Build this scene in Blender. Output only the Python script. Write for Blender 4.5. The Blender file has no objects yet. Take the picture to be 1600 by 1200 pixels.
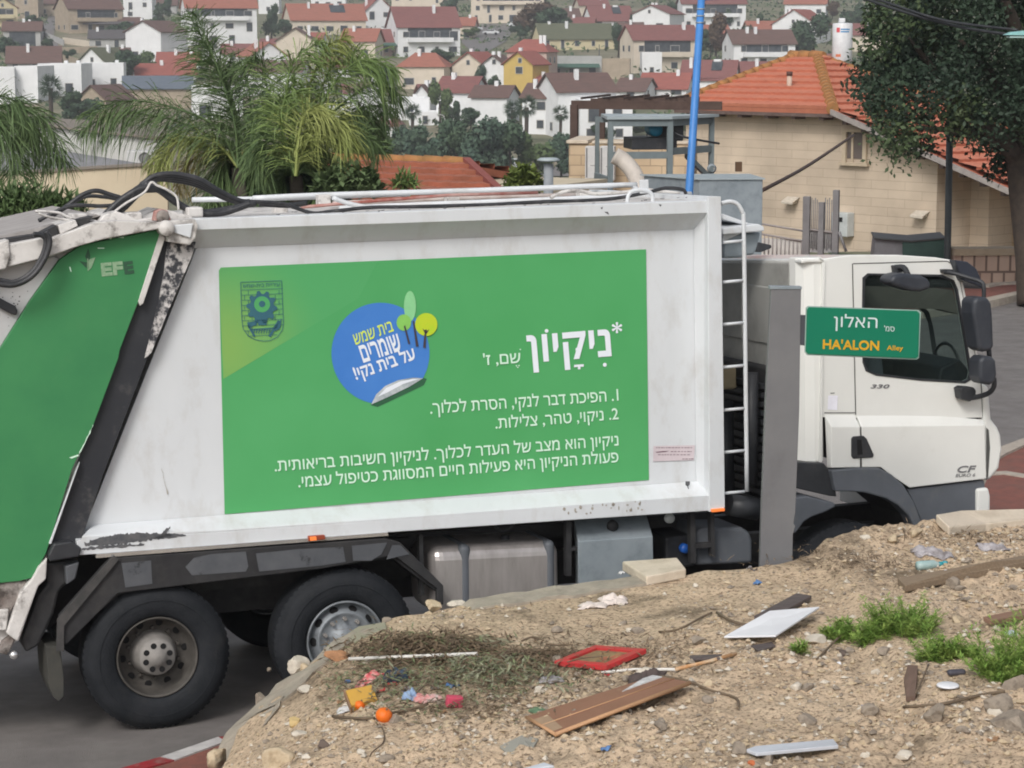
import bpy, bmesh, math, random
from mathutils import Vector, Matrix, noise
from mathutils.geometry import tessellate_polygon
SC = bpy.context.scene
COL = SC.collection
R = math.radians
# ---------------------------------------------------------------- camera, sky, sun, exposure
FPX = 3600.0
PITCH = math.atan(0.15)
CAM = Vector((0, 0, 4.785))
cd = bpy.data.cameras.new('camera'); cam = bpy.data.objects.new('camera', cd); COL.objects.link(cam)
cd.sensor_width = 36; cd.lens = 36 * FPX / 1600; cd.clip_end = 5000; cd.clip_start = 0.5
cam.location = CAM; cam.rotation_euler = (R(90) - PITCH, 0, 0); SC.camera = cam
cd.dof.use_dof = False
SUN_EL, SUN_AZ = 42, 200          # degrees; azimuth clockwise from +Y
W = bpy.data.worlds.new('World'); SC.world = W; W.use_nodes = True
nt = W.node_tree; bg = nt.nodes['Background']
sky = nt.nodes.new('ShaderNodeTexSky'); sky.sky_type = 'NISHITA'; sky.sun_disc = False
sky.sun_elevation = R(SUN_EL); sky.sun_rotation = R(SUN_AZ); sky.air_density = 1.0; sky.dust_density = 4.0
hs = nt.nodes.new('ShaderNodeHueSaturation'); hs.inputs['Saturation'].default_value = 0.35
nt.links.new(sky.outputs[0], hs.inputs['Color']); nt.links.new(hs.outputs[0], bg.inputs[0])
bg.inputs[1].default_value = 0.13
sd = bpy.data.lights.new('sun', 'SUN'); sd.energy = 1.3; sd.angle = R(16); sd.color = (1, 0.97, 0.92)
so = bpy.data.objects.new('sun', sd); COL.objects.link(so)
so.rotation_euler = (R(90 - SUN_EL), 0, R(180 - SUN_AZ)); so.location = (0, -5, 20)
SC.view_settings.view_transform = 'Standard'; SC.view_settings.look = 'None'
SC.view_settings.exposure = 0.18; SC.view_settings.gamma = 1.0
SC.render.engine = 'CYCLES'
SC.cycles.max_bounces = 5; SC.cycles.diffuse_bounces = 3; SC.cycles.glossy_bounces = 3
SC.cycles.transmission_bounces = 4; SC.cycles.transparent_max_bounces = 8
SC.cycles.use_denoising = True; SC.cycles.filter_width = 1.9
# ---------------------------------------------------------------- pixel rays
CF = Vector((0, math.cos(PITCH), -math.sin(PITCH)))
CU = Vector((0, math.sin(PITCH), math.cos(PITCH)))
def ray(px, py): return CF + Vector((1, 0, 0)) * ((px - 800) / FPX) + CU * ((600 - py) / FPX)
def P(px, py, d): return CAM + ray(px, py) * d
def on_surface(px, py, fz, d0=2.0, d1=900.0):
    r = ray(px, py); d = d0; st = 0.02 if d1 < 60 else 0.25
    while d < d1:
        p = CAM + r * d
        if p.z <= fz(p.x, p.y): return p
        d += st
    return CAM + r * d1
class Frame:
    """a plane standing in the scene: x along it, y away from the camera, z up"""
    def __init__(s, o, ex, ey, ez):
        s.o, s.ex, s.ey, s.ez = Vector(o), Vector(ex), Vector(ey), Vector(ez)
        m = Matrix((s.ex, s.ey, s.ez)).transposed().to_4x4(); m.translation = s.o; s.m = m
    def L(s, px, py, v=0.0):
        r = ray(px, py); t = ((s.o + s.ey * v) - CAM).dot(s.ey) / r.dot(s.ey)
        q = CAM + r * t - s.o
        return Vector((q.dot(s.ex), v, q.dot(s.ez)))
    def at(s, px, py, w):   # point of local height w seen at the pixel
        r = ray(px, py); t = ((s.o + s.ez * w) - CAM).dot(s.ez) / r.dot(s.ez)
        q = CAM + r * t - s.o
        return Vector((q.dot(s.ex), q.dot(s.ey), w))
def yaw_frame(o, yaw):
    c, s_ = math.cos(R(yaw)), math.sin(R(yaw))
    return Frame(o, (c, s_, 0), (-s_, c, 0), (0, 0, 1))
# ---------------------------------------------------------------- mesh building
class MB:
    def __init__(s): s.v = []; s.f = []; s.mi = []; s.sm = []
    def add(s, vs, fs, mi=0, sm=False):
        b = len(s.v); s.v += [tuple(v) for v in vs]
        for f in fs: s.f.append([b + i for i in f]); s.mi.append(mi); s.sm.append(sm)
        return s
    def poly(s, pts, mi=0): return s.add(pts, [list(range(len(pts)))], mi)
    def box(s, a, b, mi=0):
        x0, y0, z0 = a; x1, y1, z1 = b
        vs = [(x0,y0,z0),(x1,y0,z0),(x1,y1,z0),(x0,y1,z0),(x0,y0,z1),(x1,y0,z1),(x1,y1,z1),(x0,y1,z1)]
        return s.add(vs, [(0,3,2,1),(4,5,6,7),(0,1,5,4),(1,2,6,5),(2,3,7,6),(3,0,4,7)], mi)
    def loft(s, A, B, mi=0, holesA=(), holesB=(), capB=True):
        """solid between outline A and outline B (same count), optional holes"""
        la = [list(A)] + [list(h) for h in holesA]; lb = [list(B)] + [list(h) for h in holesB]
        if holesA:
            tri = tessellate_polygon([[Vector(p) for p in l] for l in la])
        else: tri = None
        fa = [p for l in la for p in l]; fb = [p for l in lb for p in l]; n = len(fa)
        fs = []
        if tri:
            for t in tri: fs.append(tuple(t)); fs.append(tuple(n + i for i in reversed(t)))
        else:
            fs.append(tuple(range(n)));
            if capB: fs.append(tuple(reversed(range(n, 2 * n))))
        k = 0
        for l in la:
            m = len(l)
            for i in range(m):
                j = (i + 1) % m; fs.append((k + i, k + j, n + k + j, n + k + i))
            k += m
        return s.add(fa + fb, fs, mi)
    def tube(s, pts, r, n=6, mi=0, cap=True, r2=None):
        pts = [Vector(p) for p in pts]; m = len(pts); vs = []; up = Vector((0, 0, 1)); prev = None
        for i, p in enumerate(pts):
            t = (pts[min(i + 1, m - 1)] - pts[max(i - 1, 0)])
            t = t.normalized() if t.length > 1e-9 else Vector((1, 0, 0))
            if prev is None:
                a = t.cross(up); a = a if a.length > 0.1 else t.cross(Vector((1, 0, 0)))
            else: a = prev - t * prev.dot(t)
            a.normalize(); b = t.cross(a); prev = a
            rr = r if r2 is None else r + (r2 - r) * i / max(1, m - 1)
            for k in range(n):
                w = 2 * math.pi * k / n; vs.append(p + a * (rr * math.cos(w)) + b * (rr * math.sin(w)))
        fs = [(i * n + k, i * n + (k + 1) % n, (i + 1) * n + (k + 1) % n, (i + 1) * n + k) for i in range(m - 1) for k in range(n)]
        s.add(vs, fs, mi, True)
        if cap: s.add(vs[:n], [tuple(reversed(range(n)))], mi); s.add(vs[-n:], [tuple(range(n))], mi)
        return s
    def lathe(s, prof, o=(0, 0, 0), axis='y', n=40, mi=0, sm=True):
        vs = []; o = Vector(o)
        for k in range(n):
            w = 2 * math.pi * k / n; c, d = math.cos(w), math.sin(w)
            for r, h in prof:
                q = Vector((r * c, h, r * d)) if axis == 'y' else (Vector((r * c, r * d, h)) if axis == 'z' else Vector((h, r * c, r * d)))
                vs.append(o + q)
        m = len(prof)
        fs = [(k * m + i, k * m + i + 1, ((k + 1) % n) * m + i + 1, ((k + 1) % n) * m + i) for k in range(n) for i in range(m - 1)]
        return s.add(vs, fs, mi, sm)
    def grid(s, fn, nu, nv, mi=0, sm=True):
        vs = [fn(i / nu, j / nv) for j in range(nv + 1) for i in range(nu + 1)]
        fs = [(j * (nu + 1) + i, j * (nu + 1) + i + 1, (j + 1) * (nu + 1) + i + 1, (j + 1) * (nu + 1) + i) for j in range(nv) for i in range(nu)]
        return s.add(vs, fs, mi, sm)
    def build(s, name, mats, parent=None, bevel=0.0, seg=2, loc=None, fix=True):
        me = bpy.data.meshes.new(name); me.from_pydata(s.v, [], s.f)
        if not isinstance(mats, (list, tuple)): mats = [mats]
        for m in mats: me.materials.append(m)
        me.polygons.foreach_set('material_index', s.mi); me.polygons.foreach_set('use_smooth', s.sm)
        if fix:
            bm = bmesh.new(); bm.from_mesh(me)
            bmesh.ops.remove_doubles(bm, verts=bm.verts, dist=1e-5)
            bmesh.ops.recalc_face_normals(bm, faces=bm.faces); bm.to_mesh(me); bm.free()
        me.update()
        o = bpy.data.objects.new(name, me); COL.objects.link(o)
        if parent is not None: o.parent = parent
        if loc is not None: o.location = loc
        if bevel > 0:
            b = o.modifiers.new('bevel', 'BEVEL'); b.width = bevel; b.segments = seg; b.limit_method = 'ANGLE'; b.angle_limit = R(35)
        return o
def tag(o, label, cat, group=None, kind=None):
    if label: o['label'] = label
    if cat: o['category'] = cat
    if group: o['group'] = group
    if kind: o['kind'] = kind
    return o
def empty(name, label, cat, frame=None, loc=None, group=None):
    o = bpy.data.objects.new(name, None); COL.objects.link(o); o.empty_display_size = 0.2
    if frame is not None: o.matrix_world = frame.m
    if loc is not None: o.location = loc
    return tag(o, label, cat, group)
def copy_tree(o, parent=None):
    c = o.copy(); COL.objects.link(c)
    if parent is not None: c.parent = parent
    for ch in list(o.children): copy_tree(ch, c)
    return c
def merge_into(o, kids):
    bm = bmesh.new(); bm.from_mesh(o.data)
    for k in kids:
        n0 = len(bm.faces); bm.from_mesh(k.data); bm.faces.ensure_lookup_table(); mi = len(o.data.materials); o.data.materials.append(k.data.materials[0])
        for f in bm.faces[n0:]: f.material_index = mi
        bpy.data.objects.remove(k)
    bm.to_mesh(o.data); bm.free()
def smooth_path(pts, k=5):
    pts = [Vector(p) for p in pts]; out = []
    for i in range(len(pts) - 1):
        p0 = pts[max(i - 1, 0)]; p1 = pts[i]; p2 = pts[i + 1]; p3 = pts[min(i + 2, len(pts) - 1)]
        for j in range(k):
            t = j / k
            out.append(0.5 * ((2 * p1) + (p2 - p0) * t + (2 * p0 - 5 * p1 + 4 * p2 - p3) * t * t + (3 * p1 - p0 - 3 * p2 + p3) * t ** 3))
    return out + [pts[-1]]
# ---------------------------------------------------------------- materials
MATS = {}
def mat(name, col, col2=None, scale=6.0, rough=0.6, metal=0.0, bump=0.0, bscale=40.0, dirt=None, spec=0.4, detail=4.0, coat=0.0, stretch=None, rough2=None):
    """paint/plaster/metal whose colour wanders between col and col2; dirt=(colour, scale, low, high, amount)"""
    if name in MATS: return MATS[name]
    m = bpy.data.materials.new(name); m.use_nodes = True; n = m.node_tree.nodes; l = m.node_tree.links
    b = n['Principled BSDF']; b.inputs['Roughness'].default_value = rough; b.inputs['Metallic'].default_value = metal
    b.inputs['Specular IOR Level'].default_value = spec
    if coat: b.inputs['Coat Weight'].default_value = coat
    tc = n.new('ShaderNodeTexCoord'); mp = n.new('ShaderNodeMapping'); l.new(tc.outputs['Object'], mp.inputs[0])
    if stretch: mp.inputs['Scale'].default_value = stretch
    c1 = (*col, 1); c2 = (*(col2 or [c * 0.85 for c in col]), 1)
    nz = n.new('ShaderNodeTexNoise'); nz.inputs['Scale'].default_value = scale; nz.inputs['Detail'].default_value = detail
    nz.inputs['Roughness'].default_value = 0.65
    l.new(mp.outputs[0], nz.inputs['Vector'])
    rp = n.new('ShaderNodeValToRGB'); rp.color_ramp.elements[0].position = 0.35; rp.color_ramp.elements[1].position = 0.65
    rp.color_ramp.elements[0].color = c1; rp.color_ramp.elements[1].color = c2; l.new(nz.outputs[0], rp.inputs[0])
    out = rp.outputs[0]
    if dirt:
        dc, ds, lo, hi, am = dirt
        n2 = n.new('ShaderNodeTexNoise'); n2.inputs['Scale'].default_value = ds; n2.inputs['Detail'].default_value = 8; n2.inputs['Roughness'].default_value = 0.7
        l.new(mp.outputs[0], n2.inputs['Vector'])
        mr = n.new('ShaderNodeMapRange'); mr.inputs[1].default_value = lo; mr.inputs[2].default_value = hi; mr.inputs[4].default_value = am
        l.new(n2.outputs[0], mr.inputs[0])
        mx = n.new('ShaderNodeMix'); mx.data_type = 'RGBA'; l.new(mr.outputs[0], mx.inputs[0]); l.new(out, mx.inputs[6]); mx.inputs[7].default_value = (*dc, 1)
        out = mx.outputs[2]
    l.new(out, b.inputs['Base Color'])
    if rough2 is not None:
        mr2 = n.new('ShaderNodeMapRange'); mr2.inputs[3].default_value = rough; mr2.inputs[4].default_value = rough2
        l.new(nz.outputs[0], mr2.inputs[0]); l.new(mr2.outputs[0], b.inputs['Roughness'])
    if bump:
        n3 = n.new('ShaderNodeTexNoise'); n3.inputs['Scale'].default_value = bscale; n3.inputs['Detail'].default_value = 6
        l.new(mp.outputs[0], n3.inputs['Vector'])
        bp = n.new('ShaderNodeBump'); bp.inputs['Strength'].default_value = bump; bp.inputs['Distance'].default_value = 0.02
        l.new(n3.outputs[0], bp.inputs['Height']); l.new(bp.outputs[0], b.inputs['Normal'])
    MATS[name] = m; return m
def glass(name, col=(0.75, 0.85, 0.82), alpha=0.35, rough=0.03):
    if name in MATS: return MATS[name]
    m = bpy.data.materials.new(name); m.use_nodes = True; n = m.node_tree.nodes; l = m.node_tree.links
    b = n['Principled BSDF']; b.inputs['Base Color'].default_value = (0.01, 0.015, 0.015, 1); b.inputs['Roughness'].default_value = rough
    tr = n.new('ShaderNodeBsdfTransparent'); tr.inputs[0].default_value = (*col, 1)
    mx = n.new('ShaderNodeMixShader'); mx.inputs[0].default_value = alpha
    l.new(tr.outputs[0], mx.inputs[1]); l.new(b.outputs[0], mx.inputs[2]); l.new(mx.outputs[0], n['Material Output'].inputs[0])
    MATS[name] = m; return m
def courses(name, c1, c2, mortar, bw, bh, ax='xz', rough=0.85, msize=0.012, bump=0.4):
    """stone courses laid in a wall's own plane"""
    if name in MATS: return MATS[name]
    m = bpy.data.materials.new(name); m.use_nodes = True; n = m.node_tree.nodes; l = m.node_tree.links
    b = n['Principled BSDF']; b.inputs['Roughness'].default_value = rough; b.inputs['Specular IOR Level'].default_value = 0.2
    tc = n.new('ShaderNodeTexCoord'); sp = n.new('ShaderNodeSeparateXYZ'); l.new(tc.outputs['Object'], sp.inputs[0])
    ad = n.new('ShaderNodeMath'); ad.operation = 'ADD'; l.new(sp.outputs[0], ad.inputs[0]); l.new(sp.outputs[1], ad.inputs[1])
    cb = n.new('ShaderNodeCombineXYZ'); l.new(ad.outputs[0], cb.inputs[0]); l.new(sp.outputs[2], cb.inputs[1])
    br = n.new('ShaderNodeTexBrick'); br.inputs['Scale'].default_value = 1; br.inputs['Brick Width'].default_value = bw
    br.inputs['Row Height'].default_value = bh; br.inputs['Mortar Size'].default_value = msize; br.inputs['Mortar Smooth'].default_value = 0.3
    br.inputs['Bias'].default_value = -0.2
    br.inputs['Color1'].default_value = (*c1, 1); br.inputs['Color2'].default_value = (*c2, 1); br.inputs['Mortar'].default_value = (*mortar, 1)
    l.new(cb.outputs[0], br.inputs['Vector'])
    nz = n.new('ShaderNodeTexNoise'); nz.inputs['Scale'].default_value = 0.8; nz.inputs['Detail'].default_value = 7
    l.new(tc.outputs['Object'], nz.inputs['Vector'])
    mr = n.new('ShaderNodeMapRange'); mr.inputs[1].default_value = 0.3; mr.inputs[2].default_value = 0.7; mr.inputs[3].default_value = 0.78; mr.inputs[4].default_value = 1.12
    l.new(nz.outputs[0], mr.inputs[0])
    mx = n.new('ShaderNodeMix'); mx.data_type = 'RGBA'; mx.blend_type = 'MULTIPLY'; mx.inputs[0].default_value = 1
    l.new(br.outputs[0], mx.inputs[6]); l.new(mr.outputs[0], mx.inputs[7]); l.new(mx.outputs[2], b.inputs['Base Color'])
    bp = n.new('ShaderNodeBump'); bp.inputs['Strength'].default_value = bump; bp.inputs['Distance'].default_value = 0.02; bp.invert = True
    l.new(br.outputs[1], bp.inputs['Height']); l.new(bp.outputs[0], b.inputs['Normal'])
    MATS[name] = m; return m
def emit(name, col, st):
    m = bpy.data.materials.new(name); m.use_nodes = True; b = m.node_tree.nodes['Principled BSDF']
    b.inputs['Base Color'].default_value = (*col, 1); b.inputs['Emission Color'].default_value = (*col, 1); b.inputs['Emission Strength'].default_value = st
    MATS[name] = m; return m
def text_mesh(body, bold=0.0, shear=0.0):
    """letter outlines, each closed contour filled on its own so that crossing strokes stay solid"""
    c = bpy.data.curves.new('lettering', 'FONT'); c.body = body; c.shear = shear; c.resolution_u = 4; c.fill_mode = 'NONE'
    o = bpy.data.objects.new('lettering', c); COL.objects.link(o)
    dg = bpy.context.evaluated_depsgraph_get(); dg.update()
    me = bpy.data.meshes.new_from_object(o.evaluated_get(dg))
    co = [v.co.copy() for v in me.vertices]; nb = {}
    for e in me.edges:
        a, b = e.vertices; nb.setdefault(a, []).append(b); nb.setdefault(b, []).append(a)
    # contours keep the vertex order of their spline, so walk upwards from the lowest index
    loops = []; seen = set()
    for s0 in range(len(co)):
        if s0 in seen or s0 not in nb: continue
        lp = [s0]; seen.add(s0); cur = s0 + 1 if (s0 + 1) in nb[s0] else nb[s0][0]
        while cur not in seen:
            lp.append(cur); seen.add(cur); nx_ = [k for k in nb[cur] if k not in seen]
            if not nx_: break
            cur = nx_[0]
        if len(lp) > 2: loops.append([Vector((co[k].x, co[k].y, 0)) for k in lp])
    def area(l): return 0.5 * sum(l[i].x * l[(i + 1) % len(l)].y - l[(i + 1) % len(l)].x * l[i].y for i in range(len(l)))
    def inside(p, l):
        r = False
        for i in range(len(l)):
            a, b = l[i], l[(i + 1) % len(l)]
            if (a.y > p.y) != (b.y > p.y) and p.x < (b.x - a.x) * (p.y - a.y) / (b.y - a.y) + a.x: r = not r
        return r
    ar = [area(l) for l in loops]
    hol = [i for i, l in enumerate(loops) if any(j != i and ar[i] * ar[j] < 0 and abs(ar[j]) > abs(ar[i]) and all(inside(p, k) for p in l) for j, k in enumerate(loops))]
    outs = [l for i, l in enumerate(loops) if i not in hol]; hl = [loops[i] for i in hol]
    def grow(l, k):
        n = len(l); sgn = 1 if area(l) > 0 else -1; out = []
        for i in range(n):
            a, b, c_ = l[i - 1], l[i], l[(i + 1) % n]
            e, f = (b - a), (c_ - b)
            if e.length < 1e-7 or f.length < 1e-7: out.append(b.copy()); continue
            e.normalize(); f.normalize(); n1 = Vector((e.y, -e.x, 0)) * sgn; n2 = Vector((f.y, -f.x, 0)) * sgn
            m_ = n1 + n2
            if m_.length < 0.3: out.append(b + n1 * k); continue
            m_.normalize(); d_ = k / max(0.5, m_.dot(n1)); out.append(b + Vector((m_.x * d_ * 0.75, m_.y * d_ * 1.2, 0)))
        return out
    if bold: outs = [grow(l, bold) for l in outs]; hl = [grow(l, -bold) for l in hl]
    vs, fs = [], []
    for n_, l in enumerate(outs):
        grp = [l] + [h for h in hl if inside(h[0], l) and inside(h[len(h) // 2], l)]; b = len(vs)
        for g in grp: vs += [Vector((p.x, p.y, (n_ % 4) * 0.0005)) for p in g]
        fs += [tuple(b + k for k in t) for t in tessellate_polygon(grp)]
    bpy.data.objects.remove(o); bpy.data.curves.remove(c); bpy.data.meshes.remove(me)
    return vs, fs
def put_text(body, pl, pr, h, fr, v, m, parent, name='lettering', bold=0.0, shear=0.0, mb=None):
    """text whose ink box runs from pixel pl to pixel pr along its bottom, h pixels high, on the plane v of frame fr"""
    vs, fs = text_mesh(body, bold, shear)
    x0 = min(p.x for p in vs); x1 = max(p.x for p in vs); y0 = min(p.y for p in vs); y1 = max(p.y for p in vs)
    A = fr.L(*pl, v); B = fr.L(*pr, v)
    dx, dy = pr[0] - pl[0], pr[1] - pl[1]; ln = math.hypot(dx, dy)
    C = fr.L(pl[0] + dy / ln * h, pl[1] - dx / ln * h, v)
    out = [A + (B - A) * ((p.x - x0) / (x1 - x0)) + (C - A) * ((p.y - y0) / (y1 - y0)) - Vector((0, p.z, 0)) for p in vs]
    b = mb or MB(); b.add(out, fs)
    return b if mb else b.build(name, m, parent, fix=False)
# ---------------------------------------------------------------- truck frame and ground
T = (ray(11300, -72)).normalized()
P0 = P(250, 1142, 16.1)
V = Vector((-T.y, T.x, 0)).normalized(); V.z = -0.04; V = (V - T * V.dot(T)).normalized()
Wv = T.cross(V).normalized()
TR = Frame(P0, T, V, Wv)
def uv_of(x, y):
    q = Vector((x, y, 0)) - Vector((P0.x, P0.y, 0)); h = Vector((T.x, T.y, 0)).normalized(); k = Vector((-h.y, h.x, 0))
    return q.dot(h), q.dot(k)
def road_z(x, y):
    u, v = uv_of(x, y)
    return P0.z + 0.0118 * max(-20, min(u, 25)) - 0.04 * max(-2, min(v, 4))
def sstep(a, b, x):
    t = max(0.0, min(1.0, (x - a) / (b - a))); return t * t * (3 - 2 * t)
def ground_z(x, y):
    if y > 300:
        return -12.7 + (min(y, 820) - 300) * 0.0617 + max(0, y - 820) * 0.09 + 0.6 * noise.noise((x * 0.02, y * 0.02, 0)) * sstep(300, 330, y)
    hx = sstep(-3, 6, x); ys = 24 + hx * 26
    k = sstep(ys, ys + 50, y)
    return (1 - k) * road_z(x, y) + k * -12.7
def GP(px, py): return on_surface(px, py, road_z, 8, 59)
def far_P(px, py): return on_surface(px, py, ground_z, 150, 1500)
asphalt = mat('asphalt', (0.17, 0.155, 0.15), (0.21, 0.195, 0.185), scale=3, rough=0.75, bump=0.5, bscale=160, dirt=((0.12, 0.112, 0.11), 1.2, 0.45, 0.75, 0.6), rough2=0.4)
soil = mat('soil', (0.30, 0.25, 0.19), (0.15, 0.16, 0.09), scale=0.05, rough=0.95, dirt=((0.10, 0.12, 0.06), 0.12, 0.4, 0.6, 0.8))
mb = MB()
xs = [-700 + i * 20 for i in range(71)] 
ys = [-10, 0, 8, 14, 20, 24, 28, 32, 36, 40, 44, 48, 52, 56, 60, 66, 72, 78, 84, 92, 100, 120, 140, 160, 190, 220, 260] + [300 + i * 14 for i in range(38)] + [850, 950, 1100, 1400, 1900]
xs = sorted(set([x for x in xs if abs(x) > 30] + [-30 + i * 1.5 for i in range(41)]))
vs = [(x, y, ground_z(x, y) - (0.02 if y < 60 else 0)) for y in ys for x in xs]; nx = len(xs)
mb.add(vs, [(j * nx + i, j * nx + i + 1, (j + 1) * nx + i + 1, (j + 1) * nx + i) for j in range(len(ys) - 1) for i in range(nx - 1)], 0, True)
tag(mb.build('ground', soil, fix=False), None, None, kind='structure')
# road sheet
def sheet(name, outline, m, dz, fz=road_z, sub=1.5, thick=0.0):
    """outline (x,y) cut into a fine grid that follows the ground"""
    me = bpy.data.meshes.new(name); bm = bmesh.new()
    f = bm.faces.new([bm.verts.new((x, y, 0)) for x, y in outline])
    xmin = min(p[0] for p in outline); xmax = max(p[0] for p in outline); ymin = min(p[1] for p in outline); ymax = max(p[1] for p in outline)
    k = xmin + sub
    while k < xmax:
        bmesh.ops.bisect_plane(bm, geom=bm.verts[:] + bm.edges[:] + bm.faces[:], plane_co=(k, 0, 0), plane_no=(1, 0, 0)); k += sub
    k = ymin + sub
    while k < ymax:
        bmesh.ops.bisect_plane(bm, geom=bm.verts[:] + bm.edges[:] + bm.faces[:], plane_co=(0, k, 0), plane_no=(0, 1, 0)); k += sub
    for v in bm.verts: v.co.z = fz(v.co.x, v.co.y) + dz
    if thick:
        r = bmesh.ops.extrude_face_region(bm, geom=bm.faces[:])
        for e in r['geom']:
            if isinstance(e, bmesh.types.BMVert): e.co.z -= thick
    bmesh.ops.recalc_face_normals(bm, faces=bm.faces)
    bm.to_mesh(me); bm.free(); me.materials.append(m)
    o = bpy.data.objects.new(name, me); COL.objects.link(o); return o
def XY(px, py): p = GP(px, py); return (p.x, p.y)
kA, kB, kC = XY(120, 1258), XY(262, 1216), XY(352, 1184)
road_out = [(-14, 9), (kA[0] - 1, kA[1] - 0.5), kA, kB, kC, (kC[0] + 1.5, kC[1] + 0.45), (10, kC[1] + 4.2), (26, 25), (26, 44.5), XY(1600, 466), XY(1440, 497), (3, 40.2), (-3, 38), (-14, 26)]
tag(sheet('road', road_out, asphalt, 0.004), None, None, kind='structure')
redpave = mat('red_paving', (0.23, 0.085, 0.065), (0.17, 0.07, 0.055), scale=9, rough=0.85, bump=0.4, bscale=60, dirt=((0.12, 0.09, 0.075), 3, 0.45, 0.75, 0.5))
kerbst = mat('kerb_stone', (0.42, 0.37, 0.31), (0.33, 0.29, 0.25), scale=9, rough=0.85, bump=0.3)
def strip_along(name, pts, w, h, m, fz=road_z, base=0.1, mats=None, seg=None):
    """kerb: a block running along world xy points"""
    mb = MB(); n = len(pts); L_, R_ = [], []
    for i, p in enumerate(pts):
        a = Vector(pts[max(i - 1, 0)]); b = Vector(pts[min(i + 1, n - 1)]); t = (b - a).normalized(); q = Vector((-t.y, t.x))
        L_.append(Vector(p) + q * w / 2); R_.append(Vector(p) - q * w / 2)
    for i in range(n - 1):
        A = []
        for q in (L_[i], R_[i], R_[i + 1], L_[i + 1]): A.append(q)
        top = [(q.x, q.y, fz(q.x, q.y) + h) for q in A]; bot = [(q.x, q.y, fz(q.x, q.y) - base) for q in A]
        mb.loft(top, bot, 0 if seg is None else seg[i])
    return mb.build(name, mats or m)
# near kerb, red and white paint, and the red pavement behind it
def lerp2(a, b, t): return (a[0] + (b[0] - a[0]) * t, a[1] + (b[1] - a[1]) * t)
kpts = [(kA[0] - 0.9, kA[1] - 0.4), kA, kB, (kC[0] - 0.02, kC[1]), (kC[0] + 0.9, kC[1] + 0.24), (kC[0] + 1.8, kC[1] + 0.5), (kC[0] + 3.5, kC[1] + 0.95), (10, kC[1] + 3.6), (24, kC[1] + 8)]
red_paint = mat('kerb_red_paint', (0.33, 0.02, 0.03), (0.22, 0.03, 0.03), rough=0.6, dirt=((0.3, 0.26, 0.24), 8, 0.5, 0.7, 0.6))
white_paint = mat('kerb_white_paint', (0.55, 0.53, 0.52), (0.42, 0.4, 0.4), rough=0.7, dirt=((0.2, 0.19, 0.17), 8, 0.5, 0.7, 0.6))
tag(strip_along('kerb', kpts, 0.13, 0.13, None, mats=[red_paint, white_paint, kerbst], seg=[0, 0, 1, 0, 1, 0, 1, 0]), None, None, kind='structure')
tag(sheet('pavement', [(kpts[0][0], kpts[0][1] - 0.07)] + [(p[0] + 0.03, p[1] - 0.07) for p in kpts[1:]] + [(24, 14), (4, 11.5), (-1.0, 10), (-4.5, 10)], redpave, 0.12), None, None, kind='structure')
# far side: island of red paving, far kerb, walkway
isl = [XY(1558, 726), XY(1605, 706), (14, 27.5), (14, 19.8), XY(1545, 812), XY(1530, 790)]
tag(sheet('paved_island', isl, redpave, 0.10, thick=0.12), None, None, kind='structure')
tag(strip_along('island_kerb', [XY(1535, 738), XY(1558, 724), XY(1605, 704), (14, 27.9)], 0.22, 0.13, kerbst), None, None, kind='structure')
tag(strip_along('island_kerb', [XY(1538, 756), XY(1570, 754), XY(1605, 760), (13, 22)], 0.16, 0.115, kerbst), None, None, kind='structure')
fk = [(-8, 38.2), (-3, 38.1), (3, 40.3), XY(1440, 497), XY(1520, 484), XY(1600, 466), (26, 46)]
tag(strip_along('far_kerb', fk, 0.3, 0.13, kerbst), None, None, kind='structure')
tag(sheet('walkway', [(p[0], p[1] + 0.15) for p in fk] + [(26, 52), (-8, 46)], redpave, 0.12, thick=0.1), None, None, kind='structure')
tag(strip_along('planter_edge', [XY(1538, 459), XY(1560, 455), XY(1620, 452)], 0.2, 0.16, kerbst, base=-0.08), None, None, kind='structure')
# ---------------------------------------------------------------- the refuse truck
white = mat('truck_white', (0.64, 0.665, 0.69), (0.60, 0.625, 0.65), scale=1.2, rough=0.38, dirt=((0.38, 0.35, 0.31), 2.2, 0.50, 0.80, 0.6), spec=0.5, stretch=(1.6, 1, 0.8))
white_dirty = mat('truck_white_dirty', (0.66, 0.64, 0.62), (0.52, 0.50, 0.48), scale=5, rough=0.6, dirt=((0.10, 0.085, 0.075), 7, 0.52, 0.66, 0.8), bump=0.15)
cabwhite = mat('cab_white', (0.73, 0.735, 0.71), (0.69, 0.695, 0.67), scale=1.5, rough=0.3, spec=0.5, coat=0.3, dirt=((0.45, 0.42, 0.36), 2.0, 0.58, 0.8, 0.35))
black = mat('black_plastic', (0.022, 0.024, 0.028), (0.035, 0.037, 0.042), scale=8, rough=0.5, dirt=((0.12, 0.11, 0.10), 5, 0.55, 0.8, 0.4))
blackm = mat('black_chassis', (0.018, 0.018, 0.02), (0.03, 0.03, 0.032), scale=6, rough=0.6, dirt=((0.08, 0.075, 0.07), 4, 0.5, 0.8, 0.5))
greyp = mat('grey_plastic', (0.115, 0.125, 0.145), (0.095, 0.105, 0.12), scale=4, rough=0.55, dirt=((0.2, 0.19, 0.17), 5, 0.55, 0.8, 0.4))
greyfl = mat('worn_grey_paint', (0.10, 0.105, 0.115), (0.07, 0.075, 0.085), scale=3.2, rough=0.6, dirt=((0.02, 0.02, 0.022), 4, 0.56, 0.62, 0.85))
dgreen = mat('tailgate_green', (0.036, 0.20, 0.075), (0.048, 0.235, 0.085), scale=1.6, rough=0.5, dirt=((0.10, 0.22, 0.10), 2.5, 0.55, 0.8, 0.25))
decal_g = mat('decal_green', (0.072, 0.345, 0.115), (0.09, 0.385, 0.14), scale=0.6, rough=0.35, spec=0.4)
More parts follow.
